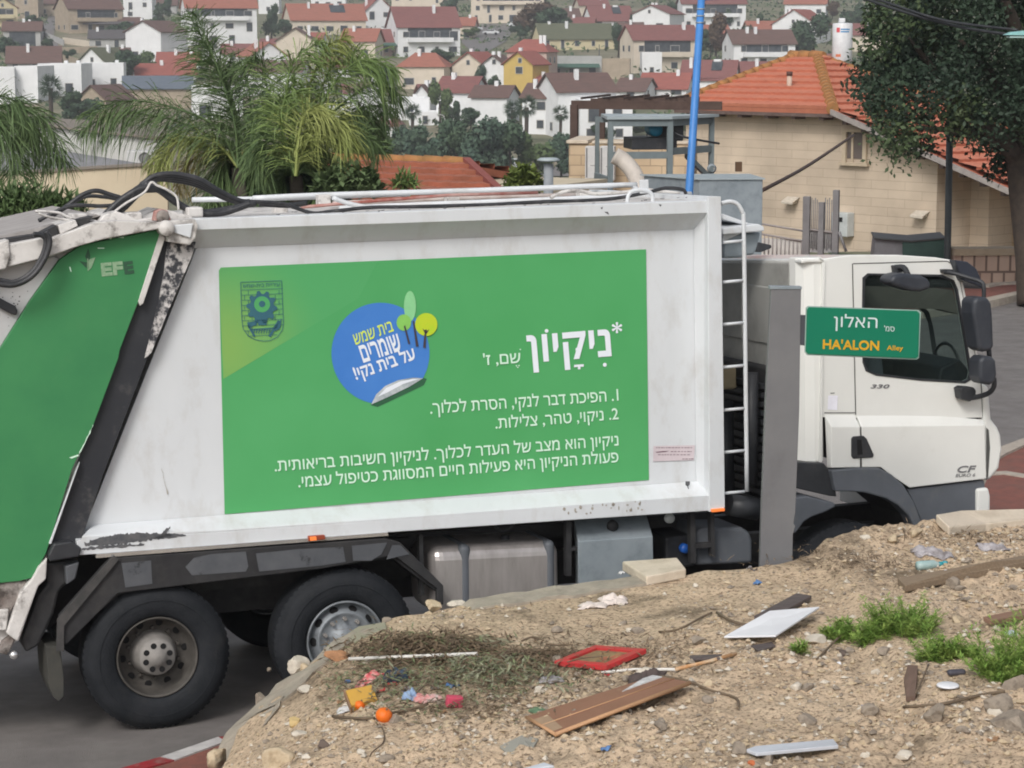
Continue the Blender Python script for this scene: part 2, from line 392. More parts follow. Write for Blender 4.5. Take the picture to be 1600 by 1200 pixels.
decal_l = mat('decal_lime', (0.21, 0.41, 0.10), (0.18, 0.39, 0.10), scale=0.8, rough=0.35)
decal_t = mat('decal_lettering', (0.64, 0.86, 0.70), (0.60, 0.82, 0.68), rough=0.4)
decal_w = mat('decal_white', (0.78, 0.82, 0.88), (0.74, 0.78, 0.86), rough=0.4)
decal_b = mat('decal_blue', (0.05, 0.19, 0.56), (0.065, 0.22, 0.60), scale=1.5, rough=0.35)
decal_n = mat('decal_navy', (0.03, 0.11, 0.16), (0.035, 0.13, 0.17), rough=0.5)
decal_y = mat('decal_yellow', (0.66, 0.80, 0.10), (0.6, 0.74, 0.1), rough=0.4)
decal_y2 = mat('decal_tree_lime', (0.43, 0.62, 0.03), (0.5, 0.6, 0.03), scale=20, rough=0.4)
decal_y3 = mat('decal_tree_green', (0.25, 0.58, 0.12), rough=0.4)
decal_y4 = mat('decal_tree_pale', (0.26, 0.62, 0.30), rough=0.4)
decal_br = mat('decal_brown', (0.06, 0.05, 0.06), rough=0.4)
decal_s = mat('decal_silver', (0.62, 0.66, 0.68), (0.25, 0.3, 0.33), scale=6, rough=0.35)
galv = mat('galvanised', (0.30, 0.34, 0.37), (0.24, 0.28, 0.31), scale=3, rough=0.5, metal=0.3, dirt=((0.16, 0.19, 0.2), 6, 0.5, 0.75, 0.5))
alu = mat('brushed_aluminium', (0.50, 0.47, 0.46), (0.38, 0.35, 0.34), scale=1.5, rough=0.3, metal=0.5, stretch=(5, 5, 0.8), dirt=((0.24, 0.21, 0.19), 5, 0.5, 0.8, 0.4))
rubber = mat('tyre_rubber', (0.010, 0.012, 0.015), (0.018, 0.020, 0.024), scale=5, rough=0.75, bump=0.2, bscale=60, dirt=((0.05, 0.048, 0.045), 3.5, 0.55, 0.8, 0.4), spec=0.25)
rimbr = mat('dusty_rim', (0.085, 0.078, 0.07), (0.055, 0.05, 0.045), scale=9, rough=0.75, dirt=((0.04, 0.035, 0.03), 12, 0.5, 0.7, 0.6))
hubbr = mat('dusty_hub', (0.25, 0.235, 0.22), (0.19, 0.18, 0.17), scale=14, rough=0.7)
rimgr = mat('grey_rim', (0.24, 0.26, 0.28), (0.18, 0.2, 0.22), scale=9, rough=0.55, metal=0.3, dirt=((0.07, 0.07, 0.07), 9, 0.5, 0.7, 0.6))
darkhole = mat('dark_hole', (0.008, 0.008, 0.009), rough=0.9)
hose_m = mat('hose_rubber', (0.02, 0.022, 0.025), (0.045, 0.045, 0.05), scale=9, rough=0.45, dirt=((0.2, 0.19, 0.18), 8, 0.55, 0.75, 0.5))
chrome = mat('bright_trim', (0.7, 0.7, 0.7), rough=0.25, metal=0.8)
seal_m = mat('seal_black', (0.022, 0.024, 0.03), (0.03, 0.032, 0.038), scale=3, rough=0.5, dirt=((0.16, 0.15, 0.14), 6, 0.58, 0.75, 0.5))
seal_w = mat('seal_worn', (0.60, 0.58, 0.57), (0.52, 0.5, 0.49), scale=6, rough=0.6, dirt=((0.035, 0.037, 0.045), 9, 0.44, 0.52, 1.0))
rust = mat('rusty_metal', (0.16, 0.13, 0.115), (0.34, 0.31, 0.29), scale=7, rough=0.8, dirt=((0.05, 0.04, 0.035), 8, 0.45, 0.6, 0.9), bump=0.3)
redstain = mat('red_oxide', (0.30, 0.09, 0.07), (0.45, 0.3, 0.27), scale=5, rough=0.7)
truck = empty('garbage_truck', 'white garbage truck with big green lettered side panel and dark green tailgate', 'garbage truck', TR)
L = TR.L
def pts(pl, v): return [L(x, y, v) for x, y in pl]
def prism(name, pl, v0, v1, m, parent=None, bevel=0.0, holes=(), seg=2):
    A = pts(pl, v0); B = [Vector((p.x, v1, p.z)) for p in A]
    HA = [pts(h, v0) for h in holes]; HB = [[Vector((p.x, v1, p.z)) for p in h] for h in HA]
    return MB().loft(A, B, 0, HA, HB).build(name, m, parent or truck, bevel, seg)
def frust(mb, pa, va, pb, vb, mi=0): return mb.loft(pts(pa, va), pts(pb, vb), mi)
def strip(mb, line, v0, v1, th, mi=0):
    """a sheet bent along a pixel polyline, running from v0 to v1"""
    q = pts(line, v0); n = len(q)
    A, B = [], []
    for i in range(n):
        t = (q[min(i + 1, n - 1)] - q[max(i - 1, 0)]).normalized(); nn = Vector((-t.z, 0, t.x)) * th
        A.append(q[i]); B.append(q[i] - nn)
    ring0 = A + B[::-1]; ring1 = [Vector((p.x, v1, p.z)) for p in ring0]
    m = len(ring0); mb.add(ring0 + ring1, [(i, (i + 1) % m, m + (i + 1) % m, m + i) for i in range(m)] + [(i, i + 1, m - 2 - i, m - 1 - i) for i in range(n - 1)] + [(m + i, m + m - 1 - i, m + m - 2 - i, m + i + 1) for i in range(n - 1)], mi)
    return mb
def decal(name, polys, v, m, parent, fr=TR):
    mb = MB()
    for pl in polys:
        q = [fr.L(x, y, v) for x, y in pl]; mb.add(q, [tuple(t) for t in tessellate_polygon([q])])
    return mb.build(name, m, parent, fix=False)
VW = 2.42
# --- body: recessed side wall, rails, sloping skirt, corner post
side = [(318, 352), (1100, 322), (1107, 800), (120, 862)]
mb = MB()
A = pts([(322, 350), (1112, 316), (1120, 775), (124, 845)], 0.14); mb.loft(A, [Vector((p.x, VW, p.z)) for p in A])
body = mb.build('body', white, truck)
# slanted soffit under the top rail
mb = MB(); frust(mb, [(303, 360), (1106, 333), (1106, 330), (303, 357)], 0.0, [(297, 388), (1108, 357), (1106, 330), (303, 357)], 0.135)
mb.build('rail_soffit', white, body)
prism('top_rail', [(300, 342), (1108, 313), (1108, 333), (303, 360)], -0.012, 0.16, white, body, 0.006)
# bottom skirt: bright slope and vertical lip
mb = MB(); lo = [(128, 838), (345, 828), (1106, 774), (1110, 776), (1110, 779), (127, 846)]; hi = [(145, 820), (350, 804), (1085, 752), (1112, 750), (1112, 775), (127, 846)]
frust(mb, lo, -0.02, hi, 0.135); mb.build('skirt_slope', white, body, 0.004)
prism('skirt_lip', [(120, 844), (345, 831), (1112, 777), (1112, 798), (606, 832), (120, 868)], -0.02, 0.3, white, body, 0.006)
mb = MB(); frust(mb, [(1106, 333), (1110, 776), (1109, 776), (1105, 333)], 0.0, [(1084, 357), (1088, 754), (1112, 776), (1108, 333)], 0.135); mb.build('post_fillet', white, body)
prism('corner_post', [(1106, 307), (1127, 307), (1133, 793), (1130, 797), (1108, 800)], -0.03, VW, white, body, 0.006)
prism('sill_trim', [(150, 866), (606, 832), (607, 837), (150, 872)], -0.03, 0.0, chrome, body)
# scrapes with paint gone, rivet, grime patch
def jag(x0, y0, x1, y1, t0, t1, n, seed, amp=1.0):
    r = random.Random(seed); up, dn = [], []
    for i in range(n + 1):
        f = i / n; x = x0 + (x1 - x0) * f; y = y0 + (y1 - y0) * f; env = math.sin(math.pi * min(1, max(0.02, f)) ** 0.8)
        up.append((x + r.uniform(-1, 1), y - t0 * env - r.uniform(0, 2.2) * amp)); dn.append((x + r.uniform(-1, 1), y + t1 * env + r.uniform(0, 1.6) * amp))
    return up + dn[::-1]
scr = mat('bare_metal_scrape', (0.07, 0.075, 0.085), (0.12, 0.12, 0.125), scale=20, rough=0.6)
grime = mat('lip_grime', (0.42, 0.39, 0.35), (0.26, 0.23, 0.19), scale=20, rough=0.8)
decal('scrape', [jag(132, 851, 268, 836, 8, 4, 60, 1, 1.8), jag(240, 842, 290, 836, 4, 1, 20, 2), jag(250, 840, 266, 824, 4, 4, 12, 3), jag(128, 858, 226, 851, 1.5, 0.5, 30, 4, 1.6)], -0.0235, scr, body)
rg = random.Random(5)
sp = []
for k in range(46):
    x = rg.uniform(880, 1006); y = 800 - (x - 880) * 0.066 + rg.gauss(-6, 9); a = rg.uniform(0.8, 2.6); b = rg.uniform(0.8, 3.6)
    sp.append([(x - a, y), (x - a * .3, y - b), (x + a, y - b * .4), (x + a * .7, y + b * .8), (x - a * .4, y + b)])
sp = [q for q in sp if all(786 - (p[0] - 930) * 0.066 < p[1] < 811 - (p[0] - 930) * 0.068 for p in q)]
decal('grime_patch', sp, -0.0235, grime, body)
decal('scrape', [[(1071, 752), (1078, 752), (1078, 757), (1075, 760), (1079, 770), (1077, 770), (1074, 760), (1071, 758)]], 0.06, scr, body)
decal('grime_patch', [jag(253, 733, 262, 772, 0.8, 0.8, 9, 8), jag(262, 812, 268, 822, 1, 1, 5, 9)], 0.131, grime, body)
# --- printed side panel
DV = 0.134
panel = decal('side_panel', [[(342, 423), (345, 418), (1009.5, 389.5), (1014, 750), (351, 803.5)]], DV, decal_g, body)
def fade_print(name, inner, outer, cpx, r):
    m = bpy.data.materials.new(name); m.use_nodes = True; n = m.node_tree.nodes; l = m.node_tree.links; b = n['Principled BSDF']; b.inputs['Roughness'].default_value = 0.35
    tc = n.new('ShaderNodeTexCoord'); d = n.new('ShaderNodeVectorMath'); d.operation = 'DISTANCE'; l.new(tc.outputs['Object'], d.inputs[0]); d.inputs[1].default_value = L(*cpx, DV)
    mr = n.new('ShaderNodeMapRange'); mr.interpolation_type = 'SMOOTHSTEP'; mr.inputs[2].default_value = r; l.new(d.outputs['Value'], mr.inputs[0])
    mx = n.new('ShaderNodeMix'); mx.data_type = 'RGBA'; l.new(mr.outputs[0], mx.inputs[0]); mx.inputs[6].default_value = (*inner, 1); mx.inputs[7].default_value = (*outer, 1); l.new(mx.outputs[2], b.inputs['Base Color'])
    return m
decal('side_panel_wedge', [[(342, 423), (345, 418), (590, 408), (560, 466), (349, 592)]], DV - 0.0009, fade_print('decal_fade', (0.21, 0.41, 0.10), (0.080, 0.365, 0.128), (345, 545), 0.80), panel)
TV = DV - 0.006
put_text('ןוֹיקִנ'.replace('ִ','').replace('ֹ','') and 'ןויקינ', (827, 583), (957, 572), 59, TR, TV, decal_w, panel, bold=0.026)
def disc(cx, cy, rx, ry, n=10): return [(cx + rx * math.cos(2 * math.pi * i / n), cy + ry * math.sin(2 * math.pi * i / n)) for i in range(n)]
decal('vowel_points', [disc(854, 517, 3, 3), disc(902, 546, 3, 3), disc(945, 570, 3.2, 3.2), [(897, 570), (912, 569), (912, 573), (907, 573), (907, 577), (903, 577), (903, 573), (897, 574)]], TV, decal_w, panel)
st = []
for k in range(6):
    a = R(30 + 60 * k); c, s_ = math.cos(a), math.sin(a)
    st.append([(964 - s_ * .6, 512 + c * .6), (964 + c * 8 - s_ * 2, 512 + s_ * 8 + c * 2), (964 + c * 9, 512 + s_ * 9), (964 + c * 8 + s_ * 2, 512 + s_ * 8 - c * 2), (964 + s_ * .6, 512 - c * .6)])
decal('asterisk', st, TV, decal_w, panel)
put_text("'ז ,םש", (756, 574), (814, 570), 22, TR, TV, decal_t, panel, bold=0.01)
decal('vowel_points', [disc(807, 571.5, 1.2, 1.2, 6), disc(811, 571.2, 1.2, 1.2, 6), disc(809, 574, 1.2, 1.2, 6), disc(813, 546, 1.2, 1.2, 6)], TV, decal_t, panel)
put_text('.ךולכלל תרסה ,יקנל רבד תכיפה .1'.replace('ךולכלל', 'ךולכל'), (673, 653), (967, 632), 27, TR, TV, decal_t, panel, bold=0.010)
put_text('.תולילצ ,רהט ,יוקינ .2', (775, 676), (967, 661), 26, TR, TV, decal_t, panel, bold=0.010)
put_text('.תיתואירב תובישח ןויקינל .ךולכלל רדעה לש בצמ אוה ןויקינ'.replace('ךולכלל', 'ךולכל'), (430, 743), (967, 702), 27, TR, TV, decal_t, panel, bold=0.010)
put_text('.ימצע לופיטכ תגווסמה םייח תוליעפ איה ןויקינה תלועפ', (467, 768), (967, 728), 27, TR, TV, decal_t, panel, bold=0.010)
# round sticker printed on it
q = [(594 + 76 * math.cos(a), 551 + 78 * math.sin(a)) for a in [R(d) for d in range(-262, 22, 6)]]
# cut corner by the peel
rim = [(594.5 + 76.5 * math.cos(R(d)), 552 + 79 * math.sin(R(d))) for d in range(100, 385, 5)]
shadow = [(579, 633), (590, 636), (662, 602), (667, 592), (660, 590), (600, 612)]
stick = decal('round_sticker', [rim + [(661, 591), (640, 592), (615, 601), (597, 614), (585, 628)]], TV + 0.003, decal_b, panel)
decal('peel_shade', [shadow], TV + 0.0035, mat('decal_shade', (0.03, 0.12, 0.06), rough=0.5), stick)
decal('peel', [[(580, 632), (588, 616), (602, 603), (622, 594), (645, 590), (661, 591), (640, 604), (605, 621)]], TV - 0.001, decal_s, stick)
decal('peel', [[(590, 620), (604, 606), (625, 596), (645, 592), (655, 592), (630, 600), (606, 613)]], TV - 0.0025, decal_w, stick)
put_text('שמש תיב', (556, 539), (616, 517), 17, TR, TV, decal_y, stick, bold=0.01, shear=0.15)
put_text('םירמוש', (568, 567), (629, 547), 28, TR, TV, decal_w, stick, bold=0.024)
put_text('!יקנ תיב לע', (559, 600), (653, 567), 29, TR, TV, decal_w, stick, bold=0.024)
decal('printed_tree', [disc(640.5, 478.5, 9.5, 24, 18)], TV - 0.001, decal_y4, stick)
decal('printed_tree', [disc(631, 504, 11.5, 13, 18)], TV - 0.002, decal_y3, stick)
decal('printed_tree', [disc(666, 507, 17.5, 18, 22)], TV - 0.003, decal_y2, stick)
decal('printed_trunk', [[(631, 510), (633, 508), (641, 537), (638, 538)], [(645, 502), (647, 501), (654, 541), (650, 542)], [(664, 515), (667, 515), (666, 524), (665, 544), (661, 543)], [(660, 513), (666, 518), (671, 514), (667, 521), (664, 521)]], TV - 0.005, decal_br, stick)
# town arms
def ln(a, b, w=0.45):
    dx, dy = b[0] - a[0], b[1] - a[1]; k = math.hypot(dx, dy) or 1; nx_, ny_ = -dy / k * w, dx / k * w
    return [(a[0] + nx_, a[1] + ny_), (b[0] + nx_, b[1] + ny_), (b[0] - nx_, b[1] - ny_), (a[0] - nx_, a[1] - ny_)]
sh = [(376, 441), (440, 438.5), (443, 505), (441, 516), (433, 527), (422, 532), (412, 533), (400, 531), (388, 525), (380, 514), (378, 500)]
em = [ln(sh[i], sh[(i + 1) % len(sh)]) for i in range(len(sh))]
for k, y in enumerate(range(452, 532, 8)):
    w = 32 if y < 508 else 32 - (y - 508) * 0.55
    em.append(ln((410 - w, y + 1.2), (410 + w, y - 1.2), 0.35))
    for x in range(-28 + (k % 2) * 6, 30, 12):
        if abs(x) < w and y > 455 and abs(x) > 15: em.append(ln((410 + x, y - 7), (410 + x, y), 0.35))
n_ = 20; gear = []
for k in range(n_ * 2):
    a = 2 * math.pi * k / (n_ * 2); rr = 26 if (k // 2) % 2 == 0 else 20.5
    gear.append((409 + rr * 0.93 * math.cos(a), 480 + rr * math.sin(a)))
arms = decal('town_arms', em, TV - 0.001, decal_n, panel)
decal('gear', [gear, [(402, 500), (418, 499), (416, 508), (404, 508)]], TV - 0.002, decal_n, arms)
decal('gear_ring', [disc(409.5, 475.5, 12.5, 12.5, 24)], TV - 0.0035, decal_g, arms)
decal('gear_hub', [disc(409.5, 475, 5, 5, 14)], TV - 0.005, decal_n, arms)
br = [ln((398, 526), (388, 508), 1.6), [(386, 504), (402, 501), (401, 507), (388, 513)], ln((421, 526), (436, 501), 2.0), [(428, 512), (440, 498), (438, 512), (430, 518)], ln((390, 515), (434, 512), 0.8)]
for k in range(7): br += [ln((398 + k * 4, 514), (396 + k * 4, 521), 0.6)]
decal('branches', br, TV - 0.002, decal_n, arms)
put_text('שמש-תיב תייריע', (380, 449.5), (437, 447), 5.5, TR, TV - 0.002, decal_n, arms)
# small registration sticker near the front
decal('notice_sticker', [[(1021, 697), (1086, 695.5), (1084, 719), (1020.5, 721)]], DV - 0.001, mat('notice_paper', (0.62, 0.54, 0.57), (0.57, 0.5, 0.53), scale=9, rough=0.5), body)
nt_ = mat('notice_ink', (0.25, 0.17, 0.2), rough=0.5)
rr_ = random.Random(3); dash = []
for y, a, b in ((699.5, 1025, 1082), (705.5, 1048, 1080), (710.5, 1028, 1076), (717, 1066, 1080)):
    x = a
    while x < b: w = rr_.uniform(1.5, 4.5); dash.append([(x, y - .5), (x + w, y - .6), (x + w, y + .6), (x, y + .7)]); x += w + rr_.uniform(0.8, 2)
dash += [[(1024, 706), (1036, 704.5), (1046, 704.5), (1040, 706.5), (1026, 707.5)]]
decal('lettering', dash, DV - 0.003, nt_, body)
# --- roof of the body: sheets, pipes, hoses
tv = lambda x, y, v: L(x, y, v)
mb = MB(); A = pts([(296, 347), (1120, 312), (1120, 318), (296, 353)], 0.16); mb.loft(A, [Vector((p.x, VW - 0.02, p.z - 0.0)) for p in A])
roofp = mb.build('body_roof', white_dirty, body)
def pipe(name, line, v, r, m, parent=None, n=8, smooth=0):
    q = [L(x, y, v if not isinstance(v, (list, tuple)) else v[i]) for i, (x, y) in enumerate(line)]
    if smooth: q = smooth_path(q, smooth)
    return MB().tube(q, r, n).build(name, m, parent or body)
pipe('roof_pipe', [(395, 310), (500, 305), (760, 297), (975, 289), (990, 291), (996, 298)], 2.2, 0.022, white, smooth=3)
pipe('roof_pipe', [(300, 312), (395, 311), (640, 303)], 2.25, 0.02, white)
pipe('roof_pipe', [(530, 326), (700, 318), (1000, 306), (1080, 303)], 1.2, 0.02, white)
pipe('roof_pipe', [(520, 318), (690, 310), (960, 303)], 1.7, 0.018, mat('old_pipe', (0.45, 0.36, 0.33), (0.6, 0.55, 0.52), scale=6, rough=0.6))
pipe('roof_pipe', [(470, 324), (560, 316), (700, 305), (840, 301)], 1.5, 0.013, redstain)
pipe('roof_hose', [(378, 314), (440, 318), (462, 325), (490, 333), (520, 330), (580, 324), (640, 323), (760, 320), (850, 315), (900, 314), (960, 310), (1010, 301), (1040, 294), (1066, 296), (1072, 303)], 0.75, 0.014, hose_m, smooth=4)
pipe('roof_hose', [(520, 309), (545, 318), (580, 324), (640, 325)], 1.0, 0.018, white, smooth=4)
pipe('roof_hose', [(860, 309), (880, 300), (905, 298), (930, 303), (980, 300), (1003, 296), (1030, 299), (1062, 302)], 1.0, 0.014, white_dirty, smooth=4)
pipe('roof_hose', [(405, 318), (450, 321), (480, 317)], 0.9, 0.02, hose_m, smooth=3)
pipe('grab_loop', [(980, 318), (982, 305), (990, 298), (1006, 297), (1018, 303), (1020, 317)], 0.25, 0.016, white, smooth=4)
for cx, cy, vv in ((505, 308, 2.0), (685, 309, 1.8), (706, 307, 1.6), (912, 302, 1.6), (437, 323, 1.2)):
    o = L(cx, cy, vv); MB().box((o.x - .05, vv - .05, o.z - .06), (o.x + .05, vv + .05, o.z + .02)).build('pipe_clamp', white_dirty, body, 0.006)
o = L(1005, 290, 0.5); MB().box((o.x - .035, .47, o.z - .06), (o.x + .035, .5, o.z + .045)).build('lifting_lug', white, body, 0.008)
r = random.Random(11); pt = []
for k in range(40):
    x = r.uniform(430, 1090); y = 339 - (x - 300) * 0.0375 - r.uniform(-1.5, 2.5); w = r.uniform(1, 9)
    pt.append([(x, y), (x + w, y - r.uniform(0, 1)), (x + w * .7, y + r.uniform(.3, 1.2)), (x + w * .2, y + .9)])
decal('paint_chips', pt, -0.0135, scr, body)
decal('paint_chips', [[(944, 331), (950, 331), (952, 336), (947, 333)], [(1029, 319), (1034, 320), (1032, 323)], [(938, 325), (942, 323), (941, 327)]], -0.0138, scr, body)
# ladder on the front corner
lad = MB()
lad.tube(smooth_path([L(1127, 318, 0.05), L(1140, 315, 0.05), L(1152, 319, 0.05), L(1160, 332, 0.05), L(1162, 350, 0.05), L(1164, 500, 0.05), L(1167, 768, 0.05)], 4), 0.017, 8)
ladder = lad.build('ladder', white, truck)
for y0 in (378, 440, 506, 573, 640, 706, 770):
    MB().tube([L(1129, y0 + 1, 0.05), L(1163, y0 - 2, 0.05)], 0.012, 8).build('rung', white, ladder)
# --- lamp, white hood and funnel ahead of the body
def lampbox(pl, m): return prism('side_marker_lamp', pl, -0.05, 0.0, m, truck, 0.006)
amber = emit('amber_lamp', (0.9, 0.22, 0.05), 0.25); 
lampbox([(482, 838), (508, 836), (509, 843), (482, 846)], mat('lamp_housing', (0.30, 0.06, 0.03), rough=0.3))
lb = [o for o in truck.children if o.name.startswith('side_marker_lamp')][0]
prism('lens', [(484, 839), (494, 838), (495, 844), (485, 845)], -0.055, -0.045, amber, lb)
lampbox([(1112, 796), (1133, 794), (1133, 799), (1113, 801)], amber)
hood = MB(); A = pts([(1130, 356), (1185, 350), (1194, 354), (1195, 361), (1130, 367)], 0.5); hood.loft(A, [Vector((p.x, 1.7, p.z)) for p in A])
A = pts([(1130, 334), (1172, 349), (1165, 352), (1130, 343)], 0.6); hood.loft(A, [Vector((p.x, 1.5, p.z)) for p in A])
A = pts([(1130, 365), (1162, 363), (1135, 376), (1130, 377)], 0.55); hood.loft(A, [Vector((p.x, 1.5, p.z)) for p in A])
hood.build('tank_hood', white, truck, 0.01)
prism('front_funnel', [(1132, 366), (1190, 363), (1182, 392), (1178, 399), (1170, 399), (1160, 403), (1132, 404)], 0.6, 1.5, galv, truck, 0.02)
prism('exhaust_cap', [(1184, 378), (1206, 383), (1206, 388), (1190, 394), (1182, 394)], 1.2, 1.6, black, truck, 0.01)
# --- tailgate
gate = prism('tailgate', [(-260, 470), (-20, 432), (205, 347), (250, 352), (222, 470), (75, 870), (30, 1000), (-20, 1030), (-260, 1030)], 0.06, VW, white_dirty, truck)
gp = prism('green_panel', [(252, 358), (127, 383), (94, 405), (47, 470), (-2, 548), (-200, 860), (-190, 920), (0, 911), (30, 908), (50, 903), (72, 865), (112, 735), (122, 712), (146, 664), (185, 560), (187, 548), (212, 482), (217, 470)], 0.0, 0.062, dgreen, gate, 0.004)
decal('panel_chips', [[(157, 372), (161, 371), (160, 374)], [(169, 373), (175, 371), (174, 374)], [(184, 371), (194, 370), (193, 372)], [(152, 387), (163, 387), (163, 388.5), (153, 388.5)], [(108, 417), (110, 417), (112, 425), (110, 424)], [(108, 715), (122, 710), (124, 712), (112, 716.5)], jag(146, 664, 124, 708, 0.8, 0.8, 8, 3)], -0.0035, decal_t, gp)
emb = mat('worn_emblem_dark', (0.03, 0.09, 0.05), rough=0.6); embl = mat('worn_emblem_pale', (0.30, 0.42, 0.28), (0.16, 0.3, 0.17), scale=30, rough=0.6)
decal('compass_star', [[(138, 388), (141, 400), (139, 412), (138.5, 412)], [(138, 388), (137.8, 412), (133, 401)], [(124, 408), (136, 410), (135, 419), (129, 413)]], -0.0035, emb, gp)
decal('compass_star', [[(140, 405), (149, 402), (146, 410), (143, 418), (137, 424), (136, 412)], [(136, 404), (138, 404), (139, 420), (137, 420)]], -0.005, embl, gp)
put_text('EF', (159, 432), (193, 429), 21, TR, -0.0035, embl, gp, bold=0.05)
put_text('E', (195, 429), (210, 427), 20, TR, -0.0035, emb, gp, bold=0.05)
# white frame strips of the gate
prism('gate_edge', [(252, 358), (258, 372), (224, 474), (219, 478), (216, 471)], -0.01, 0.05, white_dirty, gate, 0.004)
prism('gate_edge', [(119, 735), (125, 722), (80, 850), (76, 850)], -0.01, 0.05, white, gate, 0.003)
prism('gate_arm', [(74, 872), (72, 905), (60, 916), (28, 1003), (10, 990), (32, 925), (50, 905), (60, 886)], -0.03, 0.12, white_dirty, gate, 0.01)
prism('gate_arm', [(20, 990), (24, 1000), (12, 1024), (-4, 1020), (4, 1003)], 0.0, 0.3, rust, gate, 0.01)
prism('rear_sill', [(-200, 915), (42, 908), (30, 935), (14, 960), (-200, 975)], 0.02, 0.07, rust, gate, 0.01)
prism('rear_sill', [(-200, 960), (14, 952), (10, 985), (-200, 1000)], 0.0, 0.07, white_dirty, gate, 0.01)
prism('gate_beam', [(0, 384), (66, 372), (80, 373), (150, 347), (180, 345), (258, 347), (252, 357), (160, 374), (115, 387), (80, 400), (10, 418), (0, 416)], -0.10, 0.1, white_dirty, gate, 0.008)
prism('gate_beam', [(-200, 415), (0, 378), (14, 374), (16, 400), (10, 420), (-200, 460)], -0.12, 0.08, white_dirty, gate, 0.01)
prism('gate_side', [(-200, 470), (0, 420), (80, 402), (92, 404), (45, 470), (-2, 545), (-200, 850)], 0.03, 0.062, mat('gate_grey', (0.52, 0.52, 0.53), (0.46, 0.46, 0.47), scale=3, rough=0.6, dirt=((0.15, 0.13, 0.12), 12, 0.66, 0.7, 0.9)), gate)
prism('gate_handle', [(-6, 462), (4, 468), (24, 478), (28, 486), (26, 493), (18, 491), (4, 484), (-6, 478)], -0.02, 0.04, black, gate, 0.01)
decal('scrape', [disc(3 + rg.uniform(0, 45), 455 + rg.uniform(0, 60), rg.uniform(.6, 1.6), rg.uniform(.6, 1.6), 6) for k in range(22)], 0.0285, scr, gate)
mb = MB(); A = pts([(-120, 392), (0, 369), (150, 335), (158, 337), (60, 366), (-120, 402)], 0.2)
mb.loft(A, [Vector((p.x, 2.3, p.z)) for p in A]); mb.build('gate_roof_board', mat('board_streaked', (0.42, 0.40, 0.39), (0.27, 0.25, 0.24), scale=2.5, rough=0.75, stretch=(1.2, 6, 1), dirt=((0.12, 0.11, 0.1), 4, 0.5, 0.75, 0.5)), gate)
prism('roof_gap', [(5, 374), (60, 366), (88, 352), (92, 368), (68, 373), (5, 386)], 0.02, 0.5, blackm, gate)
prism('roof_bracket', [(91, 352), (118, 343), (122, 353), (95, 366)], -0.02, 0.4, white_dirty, gate, 0.006)
prism('roof_gap', [(119, 343), (146, 338), (134, 352), (123, 353)], 0.02, 0.5, blackm, gate)
# hinge zone
hinge = prism('hinge_bracket', [(262, 345), (305, 342), (310, 352), (306, 372), (297, 383), (262, 378)], -0.08, 0.1, white_dirty, truck, 0.01)
prism('hinge_plate', [(270, 352), (302, 349), (298, 372), (272, 364)], -0.1, -0.08, white, hinge, 0.006)
MB().lathe([(0.0, -0.13), (0.05, -0.13), (0.055, -0.11), (0.055, 0.02)], o=L(256, 356, 0), n=18).build('hinge_pin', white_dirty, hinge)
MB().lathe([(0.0, -0.06), (0.04, -0.06), (0.045, -0.04), (0.045, 0.06)], o=L(253, 338, 0), n=18).build('hinge_pin', rust, hinge)
prism('hinge_lug', [(240, 345), (243, 330), (252, 326), (262, 329), (268, 345)], -0.03, 0.05, redstain, hinge, 0.005)
prism('hinge_lug', [(150, 352), (163, 335), (182, 330), (200, 336), (215, 344), (235, 340), (262, 328), (300, 338), (308, 348), (308, 352), (150, 352)], 0.12, 0.9, white_dirty, hinge, 0.01)
# seal band between gate and body, worn corner above
prism('seal_band', [(258, 372), (300, 385), (262, 480), (230, 560), (160, 745), (126, 848), (118, 868), (72, 868), (80, 850), (122, 720), (186, 550), (216, 474)], 0.05, 0.3, seal_m, body)
prism('worn_corner', [(262, 372), (306, 378), (300, 400), (262, 488), (236, 552), (226, 560), (246, 480), (256, 430)], 0.035, 0.06, seal_w, body)
prism('gate_block', [(84, 850), (112, 846), (128, 857), (124, 870), (78, 878), (75, 868)], -0.06, 0.2, black, truck, 0.012)
# hoses over the hinge
def hose(line, v, r_, m=hose_m): return pipe('hydraulic_hose', line, v, r_, m, gate, 8, 6)
for k in range(4):
    dy = k * 3.2; dv = 0.12 * k
    hose([(150 - k * 4, 345), (185, 322 + dy), (214, 296 + dy), (240, 276 + dy * .6), (272, 272 + dy), (310, 280 + dy), (345, 300 + dy * .7), (375, 314 + dy * .3), (390, 315)], 0.5 + dv, 0.020)
hose([(160, 340), (190, 312), (222, 294), (246, 296), (262, 306), (285, 322), (310, 333), (345, 333), (375, 324), (390, 318)], 0.3, 0.024)
hose([(165, 342), (200, 306), (226, 290), (250, 299), (276, 318), (308, 331), (345, 328), (400, 318)], 0.42, 0.02)
hose([(170, 338), (196, 318), (225, 301), (236, 285), (246, 290), (262, 297), (276, 308), (279, 328)], 0.25, 0.008, white_dirty)
hose([(80, 338), (105, 322), (128, 305), (150, 298), (172, 304), (195, 311)], 0.9, 0.017)
hose([(85, 336), (110, 320), (135, 307), (165, 308), (190, 313)], 1.2, 0.014)
hose([(60, 345), (110, 322), (160, 322), (200, 318)], 0.7, 0.014)
hose([(100, 338), (130, 345), (160, 350)], 0.2, 0.01)
hose([(55, 330), (90, 332), (110, 340), (150, 346), (170, 352)], 0.15, 0.009, white_dirty)
hose([(60, 333), (80, 340), (110, 344)], 0.1, 0.009, white_dirty)
hose([(-40, 425), (0, 438), (25, 440), (50, 425), (66, 400), (72, 378), (66, 368), (52, 366)], -0.16, 0.018)
hose([(-40, 430), (0, 444), (28, 444), (54, 428), (72, 400), (78, 376), (72, 362)], -0.20, 0.018)
